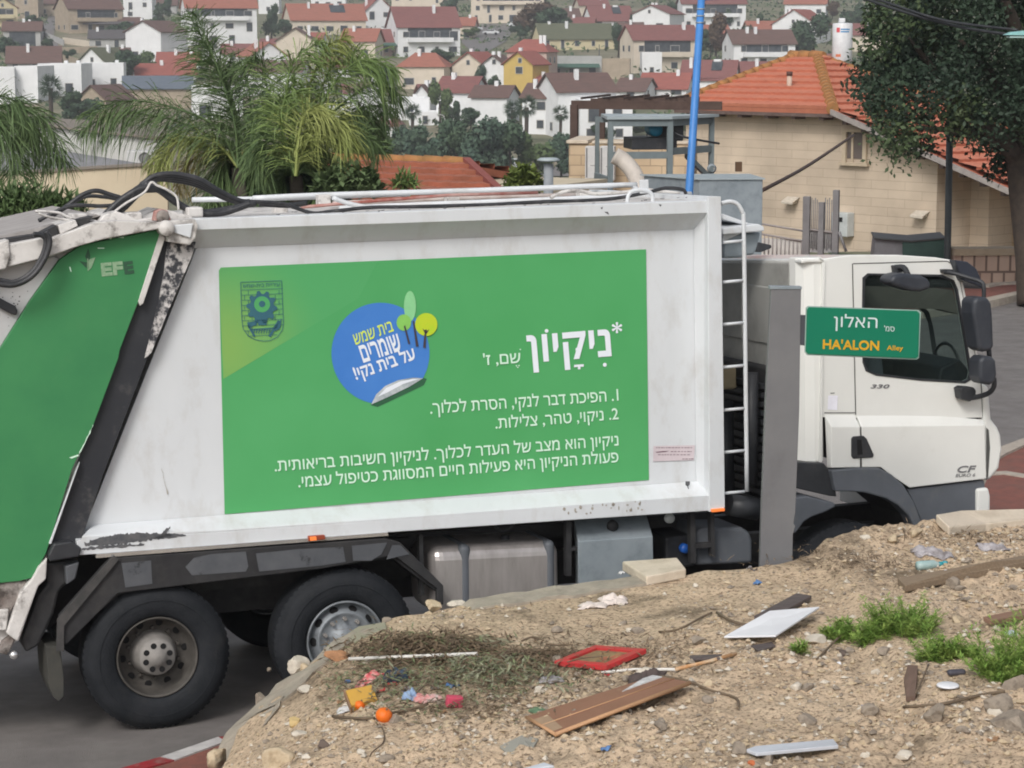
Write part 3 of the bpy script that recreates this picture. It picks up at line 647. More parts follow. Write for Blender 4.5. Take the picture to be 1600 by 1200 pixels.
MB().box(*(lambda o: ((o.x - .05, .35, o.z - .04), (o.x + .05, .55, o.z + .04)))(L(232, 292, 0.45))).build('hose_clamp', hose_m, gate, 0.02)
for x, y in ((205, 338), (185, 342), (120, 340), (75, 362), (300, 330)):
    o = L(x, y, 0.3); MB().box((o.x - .05, .2, o.z - .04), (o.x + .06, .4, o.z + .03)).build('valve_block', white_dirty, gate, 0.012)
# --- wheels
def wheel(px, py, kind):
    c = L(px, py, 0.0)
    ty = MB()
    ty.lathe([(0.285, 0.05), (0.292, 0.015), (0.31, 0.0), (0.35, -0.012), (0.42, -0.015), (0.46, 0.0), (0.487, 0.02), (0.495, 0.035), (0.505, 0.04), (0.512, 0.06), (0.512, 0.27), (0.50, 0.30), (0.44, 0.32), (0.29, 0.30)], n=72)
    ty.lathe([(0.405, -0.018), (0.41, -0.0205), (0.415, -0.018)], n=72)
    for k in range(60):
        w = 2 * math.pi * k / 60; cc, ss = math.cos(w), math.sin(w)
        d = 2 * math.pi * (k + 0.55) / 60; c2, s2 = math.cos(d), math.sin(d)
        a = [(0.494, 0.028), (0.516, 0.05), (0.516, 0.13), (0.494, 0.13)]
        ty.loft([(r_ * cc, h, r_ * ss) for r_, h in a], [(r_ * c2, h, r_ * s2) for r_, h in a])
    w_ = empty('wheel', None, None); w_.parent = truck; w_.location = c
    ty.build('tyre', rubber, w_)
    if kind == 'rear':
        rim = MB().lathe([(0.287, 0.03), (0.284, 0.012), (0.276, 0.012), (0.268, 0.04), (0.262, 0.12), (0.235, 0.17), (0.19, 0.19), (0.12, 0.19)], n=56).build('rim', rimbr, w_)
        hub = MB().lathe([(0.165, 0.19), (0.15, 0.12), (0.135, 0.06), (0.128, 0.03), (0.118, 0.012), (0.06, 0.008), (0.056, -0.008), (0.0, -0.012)], n=40).build('hub', hubbr, w_)
        hb = MB()
        for k in range(8):
            a = 2 * math.pi * k / 8 + 0.3; hb.lathe([(0, 0.0065), (0.021, 0.0065)], o=(0.088 * math.cos(a), 0, 0.088 * math.sin(a)), n=12)
        hb.build('hub_holes', darkhole, hub)
        hh = MB()
        for k in range(10):
            a = 2 * math.pi * k / 10 + 0.1; hh.lathe([(0, 0.166), (0.026, 0.17)], o=(0.222 * math.cos(a), 0, 0.222 * math.sin(a)), n=12)
        hh.build('rim_holes', darkhole, rim)
        bo = MB()
        for k in range(10):
            a = 2 * math.pi * (k + .5) / 10; bo.lathe([(0, 0.155), (0.013, 0.155), (0.015, 0.19)], o=(0.182 * math.cos(a), 0, 0.182 * math.sin(a)), n=6, sm=False)
        bo.build('wheel_nuts', rimbr, rim)
    else:
        rim = MB().lathe([(0.287, 0.03), (0.284, 0.01), (0.272, 0.01), (0.262, 0.05), (0.255, 0.09), (0.235, 0.075), (0.205, 0.03), (0.195, 0.02), (0.18, 0.035), (0.09, 0.04), (0.085, 0.02), (0.0, 0.015)], n=56).build('rim', rimgr, w_)
        hh = MB()
        for k in range(10):
            a = 2 * math.pi * k / 10; o_ = Vector((0.228 * math.cos(a), 0, 0.228 * math.sin(a)))
            t = Vector((-math.sin(a), 0, math.cos(a))); rd = Vector((math.cos(a), 0, math.sin(a)))
            ring = [o_ + t * (0.033 * math.cos(b)) + rd * (0.02 * math.sin(b)) + Vector((0, 0.055 + 0.9 * 0.02 * math.sin(b), 0)) for b in [2 * math.pi * i / 14 for i in range(14)]]
            hh.poly(ring)
        hh.build('rim_holes', darkhole, rim, fix=False)
        bo = MB()
        for k in range(10):
            a = 2 * math.pi * (k + .5) / 10; bo.lathe([(0, 0.0), (0.014, 0.0), (0.016, 0.035)], o=(0.155 * math.cos(a), 0, 0.155 * math.sin(a)), n=6, sm=False)
        bo.build('wheel_nuts', hubbr, rim)
    for c_ in [q for q in w_.children if q.children]: merge_into(c_, list(c_.children))
    return w_
wheel(247, 1028, 'rear'); wheel(541, 1001, 'pusher'); wheel(1330, 921, 'front')
# far-side wheels
for w_ in [o for o in truck.children if o.name.startswith('wheel')]:
    c = copy_tree(w_, truck); c.scale = (1, -1, 1); c.location = (w_.location.x, VW + 0.05, w_.location.z)
# --- chassis, guards, tanks
ch = MB(); A = pts([(20, 935), (1560, 800), (1560, 855), (20, 985)], 0.75); ch.loft(A, [Vector((p.x, 0.85, p.z)) for p in A]); ch.loft([Vector((p.x, 1.6, p.z)) for p in A], [Vector((p.x, 1.7, p.z)) for p in A])
A = pts([(600, 836), (1110, 800), (1110, 818), (600, 860)], 0.6); ch.loft(A, [Vector((p.x, 2.3, p.z)) for p in A])
A = pts([(60, 875), (640, 840), (640, 900), (60, 940)], 0.55); ch.loft(A, [Vector((p.x, 2.0, p.z)) for p in A])
ch.build('chassis', blackm, truck)
ax = MB()
for px, py in ((247, 1028), (541, 1001), (1330, 921)):
    c = L(px, py, 0); ax.tube([c + Vector((0, .2, 0)), c + Vector((0, 2.3, 0))], 0.09, 12)
ax.build('axles', blackm, truck)
gd = MB(); A = [(176, 876), (600, 845), (626, 850), (692, 917), (692, 945), (676, 950), (676, 925), (612, 880), (500, 891), (186, 928), (100, 1005), (100, 970)]
prism('mudguard', [(172, 872), (602, 841), (626, 848), (693, 915), (693, 945), (683, 945), (683, 920), (616, 868), (500, 889), (184, 927), (103, 1008), (92, 1000), (92, 962)], -0.03, 0.02, blackm, truck, 0.006)
guard = [o for o in truck.children if o.name.startswith('mudguard')][0]
for pl in ([(290, 886), (303, 872), (330, 866), (384, 862), (388, 885), (384, 893), (300, 899)], [(400, 865), (468, 858), (536, 855), (540, 878), (500, 884), (405, 893)], [(550, 853), (605, 848), (596, 866), (580, 876), (552, 876)], [(613, 852), (626, 852), (640, 866), (604, 874)], [(190, 880), (236, 876), (238, 912), (196, 918)]):
    prism('guard_plate', pl, -0.034, -0.028, greyfl, guard)
g2 = MB(); strip(g2, [(96, 1000), (184, 925), (240, 912), (500, 884), (614, 868), (690, 925)], 0.02, 0.5, 0.02); g2.build('guard_top', blackm, guard)
prism('guard_arm', [(178, 868), (186, 874), (100, 978), (100, 1018), (88, 1018), (90, 968)], -0.06, -0.03, mat('dusty_black', (0.075, 0.07, 0.068), (0.04, 0.04, 0.04), scale=6, rough=0.7), guard)
prism('mud_flap', [(72, 1010), (94, 1010), (100, 1060), (100, 1088), (92, 1096), (84, 1090), (76, 1070)], 0.0, 0.5, mat('dusty_flap', (0.06, 0.058, 0.05), (0.04, 0.04, 0.036), scale=4, rough=0.8), guard, 0.006)
prism('rear_housing', [(70, 880), (124, 874), (118, 905), (100, 916), (92, 925), (84, 960), (60, 1010), (40, 1020), (34, 1000), (60, 930), (74, 912)], 0.06, 0.5, blackm, truck, 0.02)
prism('work_lamp', [(102, 885), (124, 878), (118, 905), (104, 914)], -0.02, 0.1, greyfl, truck, 0.01)
MB().lathe([(0, -0.02), (0.028, -0.01), (0.032, 0.01), (0.026, 0.03), (0, 0.035)], o=L(22, 1024, 0.0), n=16).build('tow_ball', chrome, truck)
# diesel tank
def rbox(name, pl, v0, v1, m, parent, bev=0.06): return prism(name, pl, v0, v1, m, parent, bev, seg=5)
tank = rbox('fuel_tank', [(672, 856), (876, 846), (878, 955), (676, 965)], 0.12, 0.72, alu, truck, 0.10)
for x0, x1 in ((718, 737), (852, 868)):
    yy = lambda x: 856 - (x - 672) * 0.049
    rbox('tank_strap', [(x0, yy(x0) - 2), (x1, yy(x1) - 2), (x1 + 1, 960), (x0 + 1, 962)], 0.112, 0.728, greyp, tank, 0.10)
MB().lathe([(0.0, 0.07), (0.06, 0.07), (0.065, 0.06), (0.065, 0.0), (0.05, -0.03)], o=L(790, 859, 0.32), axis='z', n=24).build('filler_cap', greyp, tank)
MB().lathe([(0.0, 0.11), (0.03, 0.11), (0.035, 0.07)], o=L(790, 859, 0.32), axis='z', n=16).build('filler_cap', black, tank)
mb = MB(); frust(mb, [(903, 846), (1020, 838), (1022, 930), (904, 935)], 0.06, [(897, 812), (1010, 804), (1018, 925), (900, 930)], 0.30)
tb = mb.build('tool_box', galv, truck, 0.006)
MB().lathe([(0, -0.01), (0.04, -0.01), (0.045, 0.02)], o=L(958, 822, 0.15), n=16).build('latch', blackm, tb)
prism('adblue_tank', [(1088, 832), (1096, 824), (1160, 824), (1172, 832), (1176, 845), (1176, 880), (1088, 884)], 0.2, 0.7, greyp, truck, 0.05, seg=4)
prism('battery_box', [(1040, 840), (1085, 834), (1088, 884), (1040, 890)], 0.35, 0.8, black, truck, 0.02)
MB().lathe([(0, -0.02), (0.035, -0.02), (0.038, 0.03)], o=L(1070, 857, 0.3), n=18).build('blue_cap', mat('blue_cap', (0.02, 0.12, 0.5), rough=0.35), truck)
MB().tube([L(1138, 788, 0.18), L(1183, 796, 0.18)], 0.085, 24).build('air_tank', black, truck)
MB().lathe([(0, -0.01), (0.035, -0.01), (0.04, 0.02)], o=L(1047, 810, 0.1), n=16).build('reflector', mat('lens_grey', (0.4, 0.42, 0.42), rough=0.3), truck)
for pl in ([(1078, 798), (1086, 797), (1088, 880), (1080, 880)], [(1110, 797), (1116, 797), (1118, 870), (1112, 870)], [(1086, 850), (1112, 848), (1112, 855), (1086, 857)], [(885, 815), (893, 814), (893, 900), (885, 900)], [(893, 856), (903, 854), (903, 860), (893, 861)], [(655, 836), (661, 836), (663, 930), (657, 930)]):
    prism('bracket', pl, 0.1, 0.16, blackm, truck)
MB().lathe([(0.07, 0.3), (0.09, 0.28), (0.09, 0.32)], o=L(808, 822, 0.0), n=24).build('reflector', black, truck)
# --- cab
CB = 0.06; CW = 2.36
cab = empty('cab', None, None); cab.parent = truck
win = [(1352, 436), (1358, 430), (1470, 432), (1488, 440), (1494, 452), (1506, 520), (1516, 582), (1514, 592), (1506, 596), (1440, 592), (1370, 584), (1356, 578), (1351, 566), (1350, 500)]
upper = [(1285, 408), (1330, 402), (1400, 402), (1460, 406), (1484, 409), (1494, 416), (1503, 436), (1515, 490), (1526, 545), (1534, 600), (1538, 652), (1440, 655), (1285, 652)]
lower_in = [(1285, 648), (1537, 648), (1540, 748), (1420, 762), (1395, 745), (1375, 730), (1290, 732), (1285, 720)]
def cabside(v0, sgn, nm):
    v1 = v0 + sgn * 0.035
    A = pts(upper, CB); H = pts(win, CB)
    f = lambda q, v: [Vector((p.x, v, p.z)) for p in q]
    return MB().loft(f(A, v0), f(A, v1), 0, [f(H, v0)], [f(H, v1)]).build(nm, cabwhite, cab, 0.004)
cs = cabside(CB, 1, 'cab_side'); far_side = cabside(CW, -1, 'cab_side')
ztop = L(1400, 425, CB).z
for v_ in far_side.data.vertices:
    if v_.co.z > ztop: v_.co.z -= 0.13
gl = glass('cab_glass', (0.72, 0.82, 0.80), 0.30)
f = lambda q, v: [Vector((p.x, v, p.z)) for p in q]
for v in (CB + 0.02, CW - 0.02):
    q = f(pts(win, CB), v); MB().poly(q).build('window', gl, cab)
# lower door: belt slope then panel standing proud
mb = MB(); frust(mb, [(1346, 667), (1400, 666), (1470, 665), (1539, 664), (1541, 748), (1421, 762), (1396, 745), (1376, 730), (1346, 730)], 0.0, [(1338, 648), (1400, 648), (1470, 649), (1537, 655), (1541, 748), (1421, 762), (1396, 745), (1376, 730), (1346, 730)], 0.065)
door = mb.build('door', cabwhite, cab, 0.006)
mb = MB(); frust(mb, [(1299, 667), (1344, 667), (1344, 730), (1299, 731)], 0.0, [(1288, 647), (1335, 647), (1344, 730), (1292, 731)], 0.065); mb.build('corner_panel', cabwhite, cab, 0.006)
# door shut lines
gap = mat('shut_line', (0.09, 0.09, 0.085), rough=0.8)
decal('shut_line', [ln((1332, 412), (1337, 648), 0.8), ln((1333, 412), (1480, 408), 0.7), ln((1480, 408), (1492, 416), 0.6), ln((1288, 645), (1336, 645), 0.7), ln((1497, 425), (1533, 600), 0.5), ln((1533, 600), (1536, 652), 0.8)], CB - 0.003, gap, cab)
decal('shut_line', [ln((1345, 667), (1346, 730), 0.9)], -0.003, gap, cab)
decal('window_rubber', [[(1348, 434), (1356, 427), (1472, 429), (1491, 438), (1497, 452), (1509, 520), (1520, 583), (1517, 594), (1508, 599), (1440, 595), (1369, 587), (1353, 580), (1348, 566)]], CB + 0.006, black, cab)
# (the rubber is a ring: rebuilt with its opening)
bpy.data.objects.remove([o for o in cab.children if o.name.startswith('window_rubber')][0])
ro = [(1348, 434), (1356, 427), (1472, 429), (1491, 438), (1497, 452), (1509, 520), (1519, 583), (1517, 594), (1508, 599), (1440, 595), (1369, 587), (1353, 580), (1348, 566), (1347, 500)]
A = pts(ro, CB - 0.006); H = pts(win, CB - 0.006); MB().loft(A, f(A, CB + 0.02), 0, [H], [f(H, CB + 0.02)]).build('window_rubber', black, cab)
decal('window_rail', [[(1352, 471), (1420, 471), (1440, 476), (1452, 488), (1458, 510), (1466, 560), (1470, 590), (1464, 590), (1456, 545), (1450, 505), (1444, 490), (1434, 481), (1418, 477), (1352, 478)]], CW - 0.05, black, cab)
# handle
prism('door_handle', [(1331, 685), (1334, 682), (1350, 681), (1355, 686), (1366, 711), (1364, 715), (1334, 717), (1331, 713)], -0.012, 0.01, black, cab, 0.006)
decal('handle_recess', [[(1339, 687), (1346, 687), (1348, 710), (1340, 711)]], -0.0135, darkhole, cab)
badge = mat('badge_grey', (0.18, 0.18, 0.19), (0.25, 0.25, 0.26), scale=30, rough=0.35, metal=0.3)
put_text('330', (1360, 607), (1390, 607), 6.5, TR, CB - 0.004, badge, cab, bold=0.03, shear=0.25)
put_text('CF', (1496, 739), (1526, 738), 11, TR, -0.005, badge, cab, bold=0.03, shear=0.3)
put_text('EURO 6', (1493, 745.5), (1524, 744.5), 5.0, TR, -0.005, badge, cab, bold=0.02, shear=0.25)
decal('paper_notice', [[(1294, 618), (1309, 618), (1308, 641), (1293, 640)]], CB - 0.004, mat('notice_white', (0.82, 0.82, 0.9), rough=0.5), cab)
decal('lettering', [[(1297, 614), (1304, 613.5), (1304, 614.6), (1298, 615)]], CB - 0.004, gap, cab)
# roof, rear wall, pillar, front
mb = MB(); strip(mb, [(1252, 406), (1262, 404), (1285, 404), (1330, 398), (1400, 398), (1462, 402), (1486, 406), (1497, 416)], CB, CW, 0.03)
rf_ = mb.build('cab_roof', cabwhite, cab, 0.01)
for v_ in rf_.data.vertices:
    if v_.co.y > 1: v_.co.z -= 0.11
mb = MB(); strip(mb, [(1283, 402), (1290, 408), (1287, 500), (1284, 722)], CB - 0.015, CB + 0.05, 0.012); mb.build('cab_pillar', cabwhite, cab)
rear = MB(); A = pts([(1262, 402), (1286, 402), (1286, 722), (1262, 722)], CB)
u0, u1 = A[0].x, A[1].x; wt, wb = A[1].z, A[2].z
# rounded rear corner then the back wall with pressed panels
sec = [(u1, CB + 0.02), (u1 - 0.07, CB + 0.02), (u1 - 0.14, CB + 0.05), (u1 - 0.18, CB + 0.11), (u1 - 0.19, CB + 0.2)]
rear.loft([(u, v, wt) for u, v in sec] + [(u1, CB + 0.2, wt)], [(u, v, wb) for u, v in sec] + [(u1, CB + 0.2, wb)])
rear.build('cab_corner', cabwhite, cab, 0.01)
rear = MB(); rear.box((u1 - 0.19, CB + 0.2, wb), (u1 - 0.13, CW, wt - 0.03))
rw = rear.build('cab_rear_wall', mat('cab_rear_grey', (0.42, 0.42, 0.40), (0.36, 0.36, 0.34), scale=2, rough=0.45, dirt=((0.12, 0.12, 0.11), 2.5, 0.45, 0.75, 0.5)), cab, 0.01)
for v_ in rw.data.vertices:
    if v_.co.z > wt - 0.1: v_.co.z -= 0.11 * v_.co.y / CW
rear2 = MB()
for va, vb, za, zb in ((0.42, 1.0, wt - 0.7, wt - 0.25), (1.1, 1.9, wt - 0.7, wt - 0.25)):
    rear2.box((u1 - 0.205, va, za), (u1 - 0.185, vb, zb))
rear2.build('pressed_panel', mat('cab_rear_grey', ()), rw, 0.02)
rear3 = MB(); rear3.box((u1 - 0.26, 0.35, wb - 0.35), (u1 - 0.2, 2.1, wt - 0.86)); rear3.build('engine_opening', blackm, rw, 0.04)
ri = MB()
for k in range(14): ri.box((u1 - 0.30, 0.55, wt - 1.0 - k * 0.07), (u1 - 0.26, 1.5, wt - 1.04 - k * 0.07))
ri.tube([(u1 - 0.4, 0.5, wt - 0.9), (u1 - 0.42, 0.5, wb - 0.2)], 0.05, 12); ri.tube([(u1 - 0.36, 1.1, wt - 1.2), (u1 - 0.5, 0.8, wb - 0.3)], 0.07, 12)
ri.build('intake_grille', black, rw)
o = Vector((u1 - 0.42, 1.1, wt - 0.98)); MB().box((o.x - .1, o.y - .15, o.z - .1), (o.x + .1, o.y + .15, o.z + .08)).build('filter_block', mat('sandy_block', (0.30, 0.25, 0.16), rough=0.9), rw, 0.02)
# front panel and bumper
prism('front_panel', [(1535, 598), (1546, 604), (1550, 655), (1560, 668), (1565, 680), (1567, 702), (1562, 732), (1549, 748), (1540, 752), (1537, 655)], 0.04, CW - 0.04, cabwhite, cab, 0.03, seg=4)
decal('grille_slot', [[(1541, 668), (1545, 672), (1547, 700), (1544, 745), (1541, 750)]], 0.035, gap, cab)
fw = MB(); fr_ = [(1494, 414), (1503, 436), (1515, 490), (1526, 545), (1536, 600)]
q = pts(fr_, CB); n = len(q)
fw.add([Vector((p.x + 0.03, 0.12, p.z)) for p in q] + [Vector((p.x + 0.03, CW - 0.06, p.z)) for p in q], [(i, i + 1, n + i + 1, n + i) for i in range(n - 1)])
fw.build('windscreen', gl, cab)
prism('bumper', [(1527, 764), (1545, 762), (1548, 775), (1547, 850), (1527, 852)], 0.0, CW, cabwhite, cab, 0.02)
prism('step_panel', [(1418, 765), (1538, 750), (1540, 765), (1526, 768), (1526, 860), (1455, 865), (1440, 815)], 0.03, 0.5, greyp, cab, 0.01)
# wheel arch
def arc(cx, cy, rx, ry, a0, a1, n=14): return [(cx + rx * math.cos(R(a0 + (a1 - a0) * i / n)), cy - ry * math.sin(R(a0 + (a1 - a0) * i / n))) for i in range(n + 1)]
outer = [(1299, 735), (1346, 731), (1376, 732), (1394, 742), (1412, 758), (1428, 784), (1441, 818), (1446, 880)]
inner = [(1432, 880), (1428, 822), (1420, 806), (1404, 790), (1385, 779), (1352, 770), (1330, 768), (1306, 768)]
arch = prism('wheel_arch', outer + inner, -0.035, 0.12, greyp, cab, 0.012)
mb = MB(); strip(mb, [(1306, 762), (1352, 766), (1388, 776), (1420, 803), (1436, 870)], 0.1, 0.7, 0.02); mb.build('arch_liner', blackm, arch)
prism('arch_rear', [(1243, 722), (1288, 724), (1300, 740), (1308, 776), (1296, 775), (1240, 762)], 0.02, 0.4, black, cab, 0.01)
prism('rear_fender', [(1238, 778), (1262, 775), (1304, 786), (1306, 792), (1290, 800), (1268, 808), (1256, 816), (1243, 834), (1238, 830)], -0.02, 0.25, greyp, cab, 0.012)
# engine bulk and seats so the cab is not hollow below the window
prism('cab_floor', [(1290, 600), (1500, 606), (1530, 640), (1538, 740), (1420, 745), (1290, 715)], 0.12, CW - 0.06, blackm, cab)
prism('headliner', [(1350, 424), (1488, 432), (1500, 470), (1470, 462), (1350, 458)], CW - 0.3, CW - 0.05, mat('headliner_grey', (0.17, 0.15, 0.13), rough=0.9), cab)
prism('cab_lining', [(1290, 446), (1345, 446), (1345, 640), (1290, 640)], CB + 0.06, CW - 0.05, blackm, cab)
for v0 in (0.35, 1.45): prism('seat_back', [(1350, 500), (1375, 505), (1385, 600), (1350, 605)], v0 + 0.05, v0 + 0.5, greyp, cab, 0.04)
MB().lathe([(0.2, 0.0), (0.215, 0.015), (0.23, 0.0), (0.215, -0.015), (0.2, 0.0)], o=L(1478, 578, 0.55), axis='x', n=28).build('steering_wheel', black, cab)
prism('dashboard', [(1470, 575), (1500, 560), (1526, 592), (1530, 620), (1460, 620)], 0.2, CW - 0.15, black, cab, 0.02)
# sun visor, mirrors
prism('sun_visor', [(1492, 406), (1512, 409), (1526, 420), (1534, 438), (1538, 452), (1530, 447), (1516, 442), (1505, 438)], -0.03, CW + 0.03, mat('visor_smoke', (0.035, 0.04, 0.055), rough=0.25), cab, 0.008)
for o_ in cab.children:
    if o_.name.startswith(('sun_visor', 'headliner', 'front_panel')):
        for v_ in o_.data.vertices:
            if v_.co.y > 1: v_.co.z -= 0.12
def mirror(name, pl, v0, v1, bev): 
    return prism(name, pl, v0, v1, mat('mirror_housing', (0.028, 0.032, 0.042), (0.045, 0.05, 0.06), scale=5, rough=0.45), cab, bev, seg=4)
mirror('mirror', [(1390, 440), (1397, 430), (1412, 427), (1440, 430), (1451, 436), (1457, 446), (1452, 452), (1440, 456), (1425, 455), (1400, 447)], -0.22, -0.02, 0.03)
pipe('mirror_arm', [(1398, 418), (1412, 418), (1418, 428), (1420, 432)], [0.04, -0.05, -0.1, -0.12], 0.022, black, cab, smooth=3)
prism('mirror_mount', [(1397, 415), (1412, 414), (1415, 424), (1399, 427)], -0.0, 0.06, black, cab, 0.008)
mirror('mirror', [(1521, 470), (1528, 465), (1544, 464), (1550, 474), (1552, 490), (1554, 540), (1551, 548), (1538, 550), (1530, 546), (1526, 520), (1521, 490)], -0.32, -0.12, 0.03)
mirror('mirror', [(1531, 562), (1538, 557), (1552, 557), (1557, 564), (1559, 585), (1556, 598), (1548, 602), (1534, 600), (1531, 590)], -0.32, -0.14, 0.03)
pipe('mirror_arm', [(1476, 425), (1490, 427), (1510, 433), (1532, 440), (1537, 448), (1537, 470)], [0.03, -0.03, -0.1, -0.18, -0.2, -0.2], 0.017, black, cab, smooth=4)
pipe('mirror_arm', [(1512, 622), (1528, 620), (1545, 614), (1553, 604), (1553, 590)], [0.0, -0.08, -0.15, -0.2, -0.2], 0.02, black, cab, smooth=4)
pipe('mirror_arm', [(1545, 545), (1546, 560)], -0.2, 0.02, black, cab)
prism('mirror_mount', [(1500, 607), (1506, 604), (1522, 605), (1526, 610), (1525, 622), (1516, 628), (1503, 624)], -0.06, 0.05, black, cab, 0.012)
prism('mirror_mount', [(1474, 421), (1490, 421), (1490, 427), (1475, 427)], 0.0, 0.06, black, cab, 0.004)
# ---------------------------------------------------------------- street name sign
SF = yaw_frame(P(1228, 700, 16.25), 6)
sign_m = mat('sign_green', (0.0, 0.155, 0.085), (0.0, 0.165, 0.09), scale=2, rough=0.45)
post_m = mat('sign_post_grey', (0.165, 0.165, 0.17), (0.14, 0.14, 0.148), scale=2.5, rough=0.6, dirt=((0.09, 0.085, 0.08), 4, 0.55, 0.8, 0.4))
sign = empty('street_sign', 'green street name sign on a broad grey post in front of the truck cab', 'street sign', SF)
def sprism(name, pl, v0, v1, m, parent=None, bevel=0.0, fr=SF):
    A = [fr.L(x, y, v0) for x, y in pl]; return MB().loft(A, [Vector((p.x, v1, p.z)) for p in A]).build(name, m, parent, bevel)
post = sprism('post', [(1205, 451), (1252, 451), (1251, 500), (1249, 640), (1243, 800), (1240, 818), (1243, 822), (1239, 836), (1238, 900), (1187, 900), (1190, 800), (1197, 620)], 0, 0.05, post_m, sign, 0.004)
sprism('post_cap', [(1203, 447), (1253, 448), (1253, 452), (1203, 452)], -0.006, 0.056, galv, sign, 0.002)
sprism('bracket', [(1249, 492), (1262, 493), (1262, 541), (1249, 539)], 0.012, 0.04, mat('bracket_dark', (0.06, 0.063, 0.075), rough=0.6), sign, 0.003)
pl = [(1264, 480), (1433, 486), (1437, 490), (1435, 557), (1431, 560), (1263, 553), (1259, 549), (1261, 484)]
plate = sprism('sign_plate', pl, -0.004, 0.006, sign_m, sign, 0.002)
sprism('plate_rim', [(1262, 478), (1435, 484.5), (1439, 488), (1436, 559), (1432, 562), (1261, 555), (1257, 550), (1259, 481)], 0.0065, 0.010, mat('rim_pale', (0.30, 0.42, 0.38), rough=0.6), plate)
sw = mat('sign_white', (0.62, 0.72, 0.72), rough=0.5); sy = mat('sign_amber', (0.62, 0.34, 0.015), rough=0.5)
put_text('ןולאה', (1302.5, 517), (1370.5, 519), 27, SF, -0.0065, sw, plate, bold=0.0)
put_text("'מס", (1381.5, 517.5), (1397.5, 518), 9, SF, -0.0065, sw, plate, bold=0.0)
put_text("HA'ALON", (1285.5, 545.5), (1373.5, 548), 16, SF, -0.0065, sy, plate, bold=0.035)
put_text("Alley", (1385.5, 549.5), (1411, 550), 10, SF, -0.0065, sy, plate, bold=0.02)
# ---------------------------------------------------------------- the dirt lot in front of the street
edge_px = [(318, 1235, 14.45), (352, 1146, 14.9), (400, 1104, 15.05), (448, 1062, 15.2), (474, 1046, 15.3), (520, 1004, 15.5), (600, 967, 15.65), (690, 945, 15.8), (800, 930, 15.9), (975, 906, 16.0), (1100, 888, 16.1), (1200, 878, 16.2), (1262, 868, 16.4), (1290, 840, 16.6), (1370, 828, 16.9), (1450, 817, 17.2), (1600, 806, 17.8), (1760, 800, 18.4)]
E = [P(*e) for e in edge_px]
def edge_at(x):
    for a, b in zip(E[1:], E[2:]):
        if a.x <= x <= b.x or b is E[-1]:
            t = (x - a.x) / (b.x - a.x); return a.y + (b.y - a.y) * t, a.z + (b.z - a.z) * t
    return E[1].y, E[1].z
zs = [(-4.5, 0.20), (-2.2, 0.24), (E[1].x, E[1].z)] + [(e.x, e.z) for e in E[2:]] + [(9, 1.3)]
def lot_base(x):
    if x <= zs[0][0]: return zs[0][1]
    for a, b in zip(zs, zs[1:]):
        if x <= b[0]: return a[1] + (b[1] - a[1]) * (x - a[0]) / (b[0] - a[0])
    return zs[-1][1]
def rough_at(x, y):
    return max(0.15, min(1.3, 0.50 + 1.5 * noise.noise((x * 0.8, y * 0.55, 21.0)) + 0.10 * (x - 1.0) - 0.25 * (y - 14.0) * (1 if x < 1.2 else 0)))
def lot_z(x, y):
    z = lot_base(x)
    ye = edge_at(max(x, E[1].x))[0]
    t = max(0.0, ye - y)
    z += -0.035 * math.sin(min(t, 2.5) * 1.3) * sstep(-0.8, 0.6, x)
    z += 0.05 * noise.noise((x * 0.9, y * 0.9, 1.7)) * sstep(0.0, 0.8, t)
    ms = rough_at(x, y)
    z += 0.028 * noise.noise((x * 3.1, y * 3.1, 4.0)) + ms * ( 0.038 * noise.noise((x * 7, y * 7, 7.0)) + 0.024 * noise.noise((x * 20, y * 20, 2.0)))
    z += 0.10 * math.exp(-((x - 2.75) / 0.55) ** 2 - (t / 0.5) ** 2) * 0.6
    z += 0.08 * math.exp(-((x - 4.3) / 0.9) ** 2 - ((t - 0.5) / 0.5) ** 2)
    return z
def LP(px, py): return on_surface(px, py, lot_z, 9, 22)
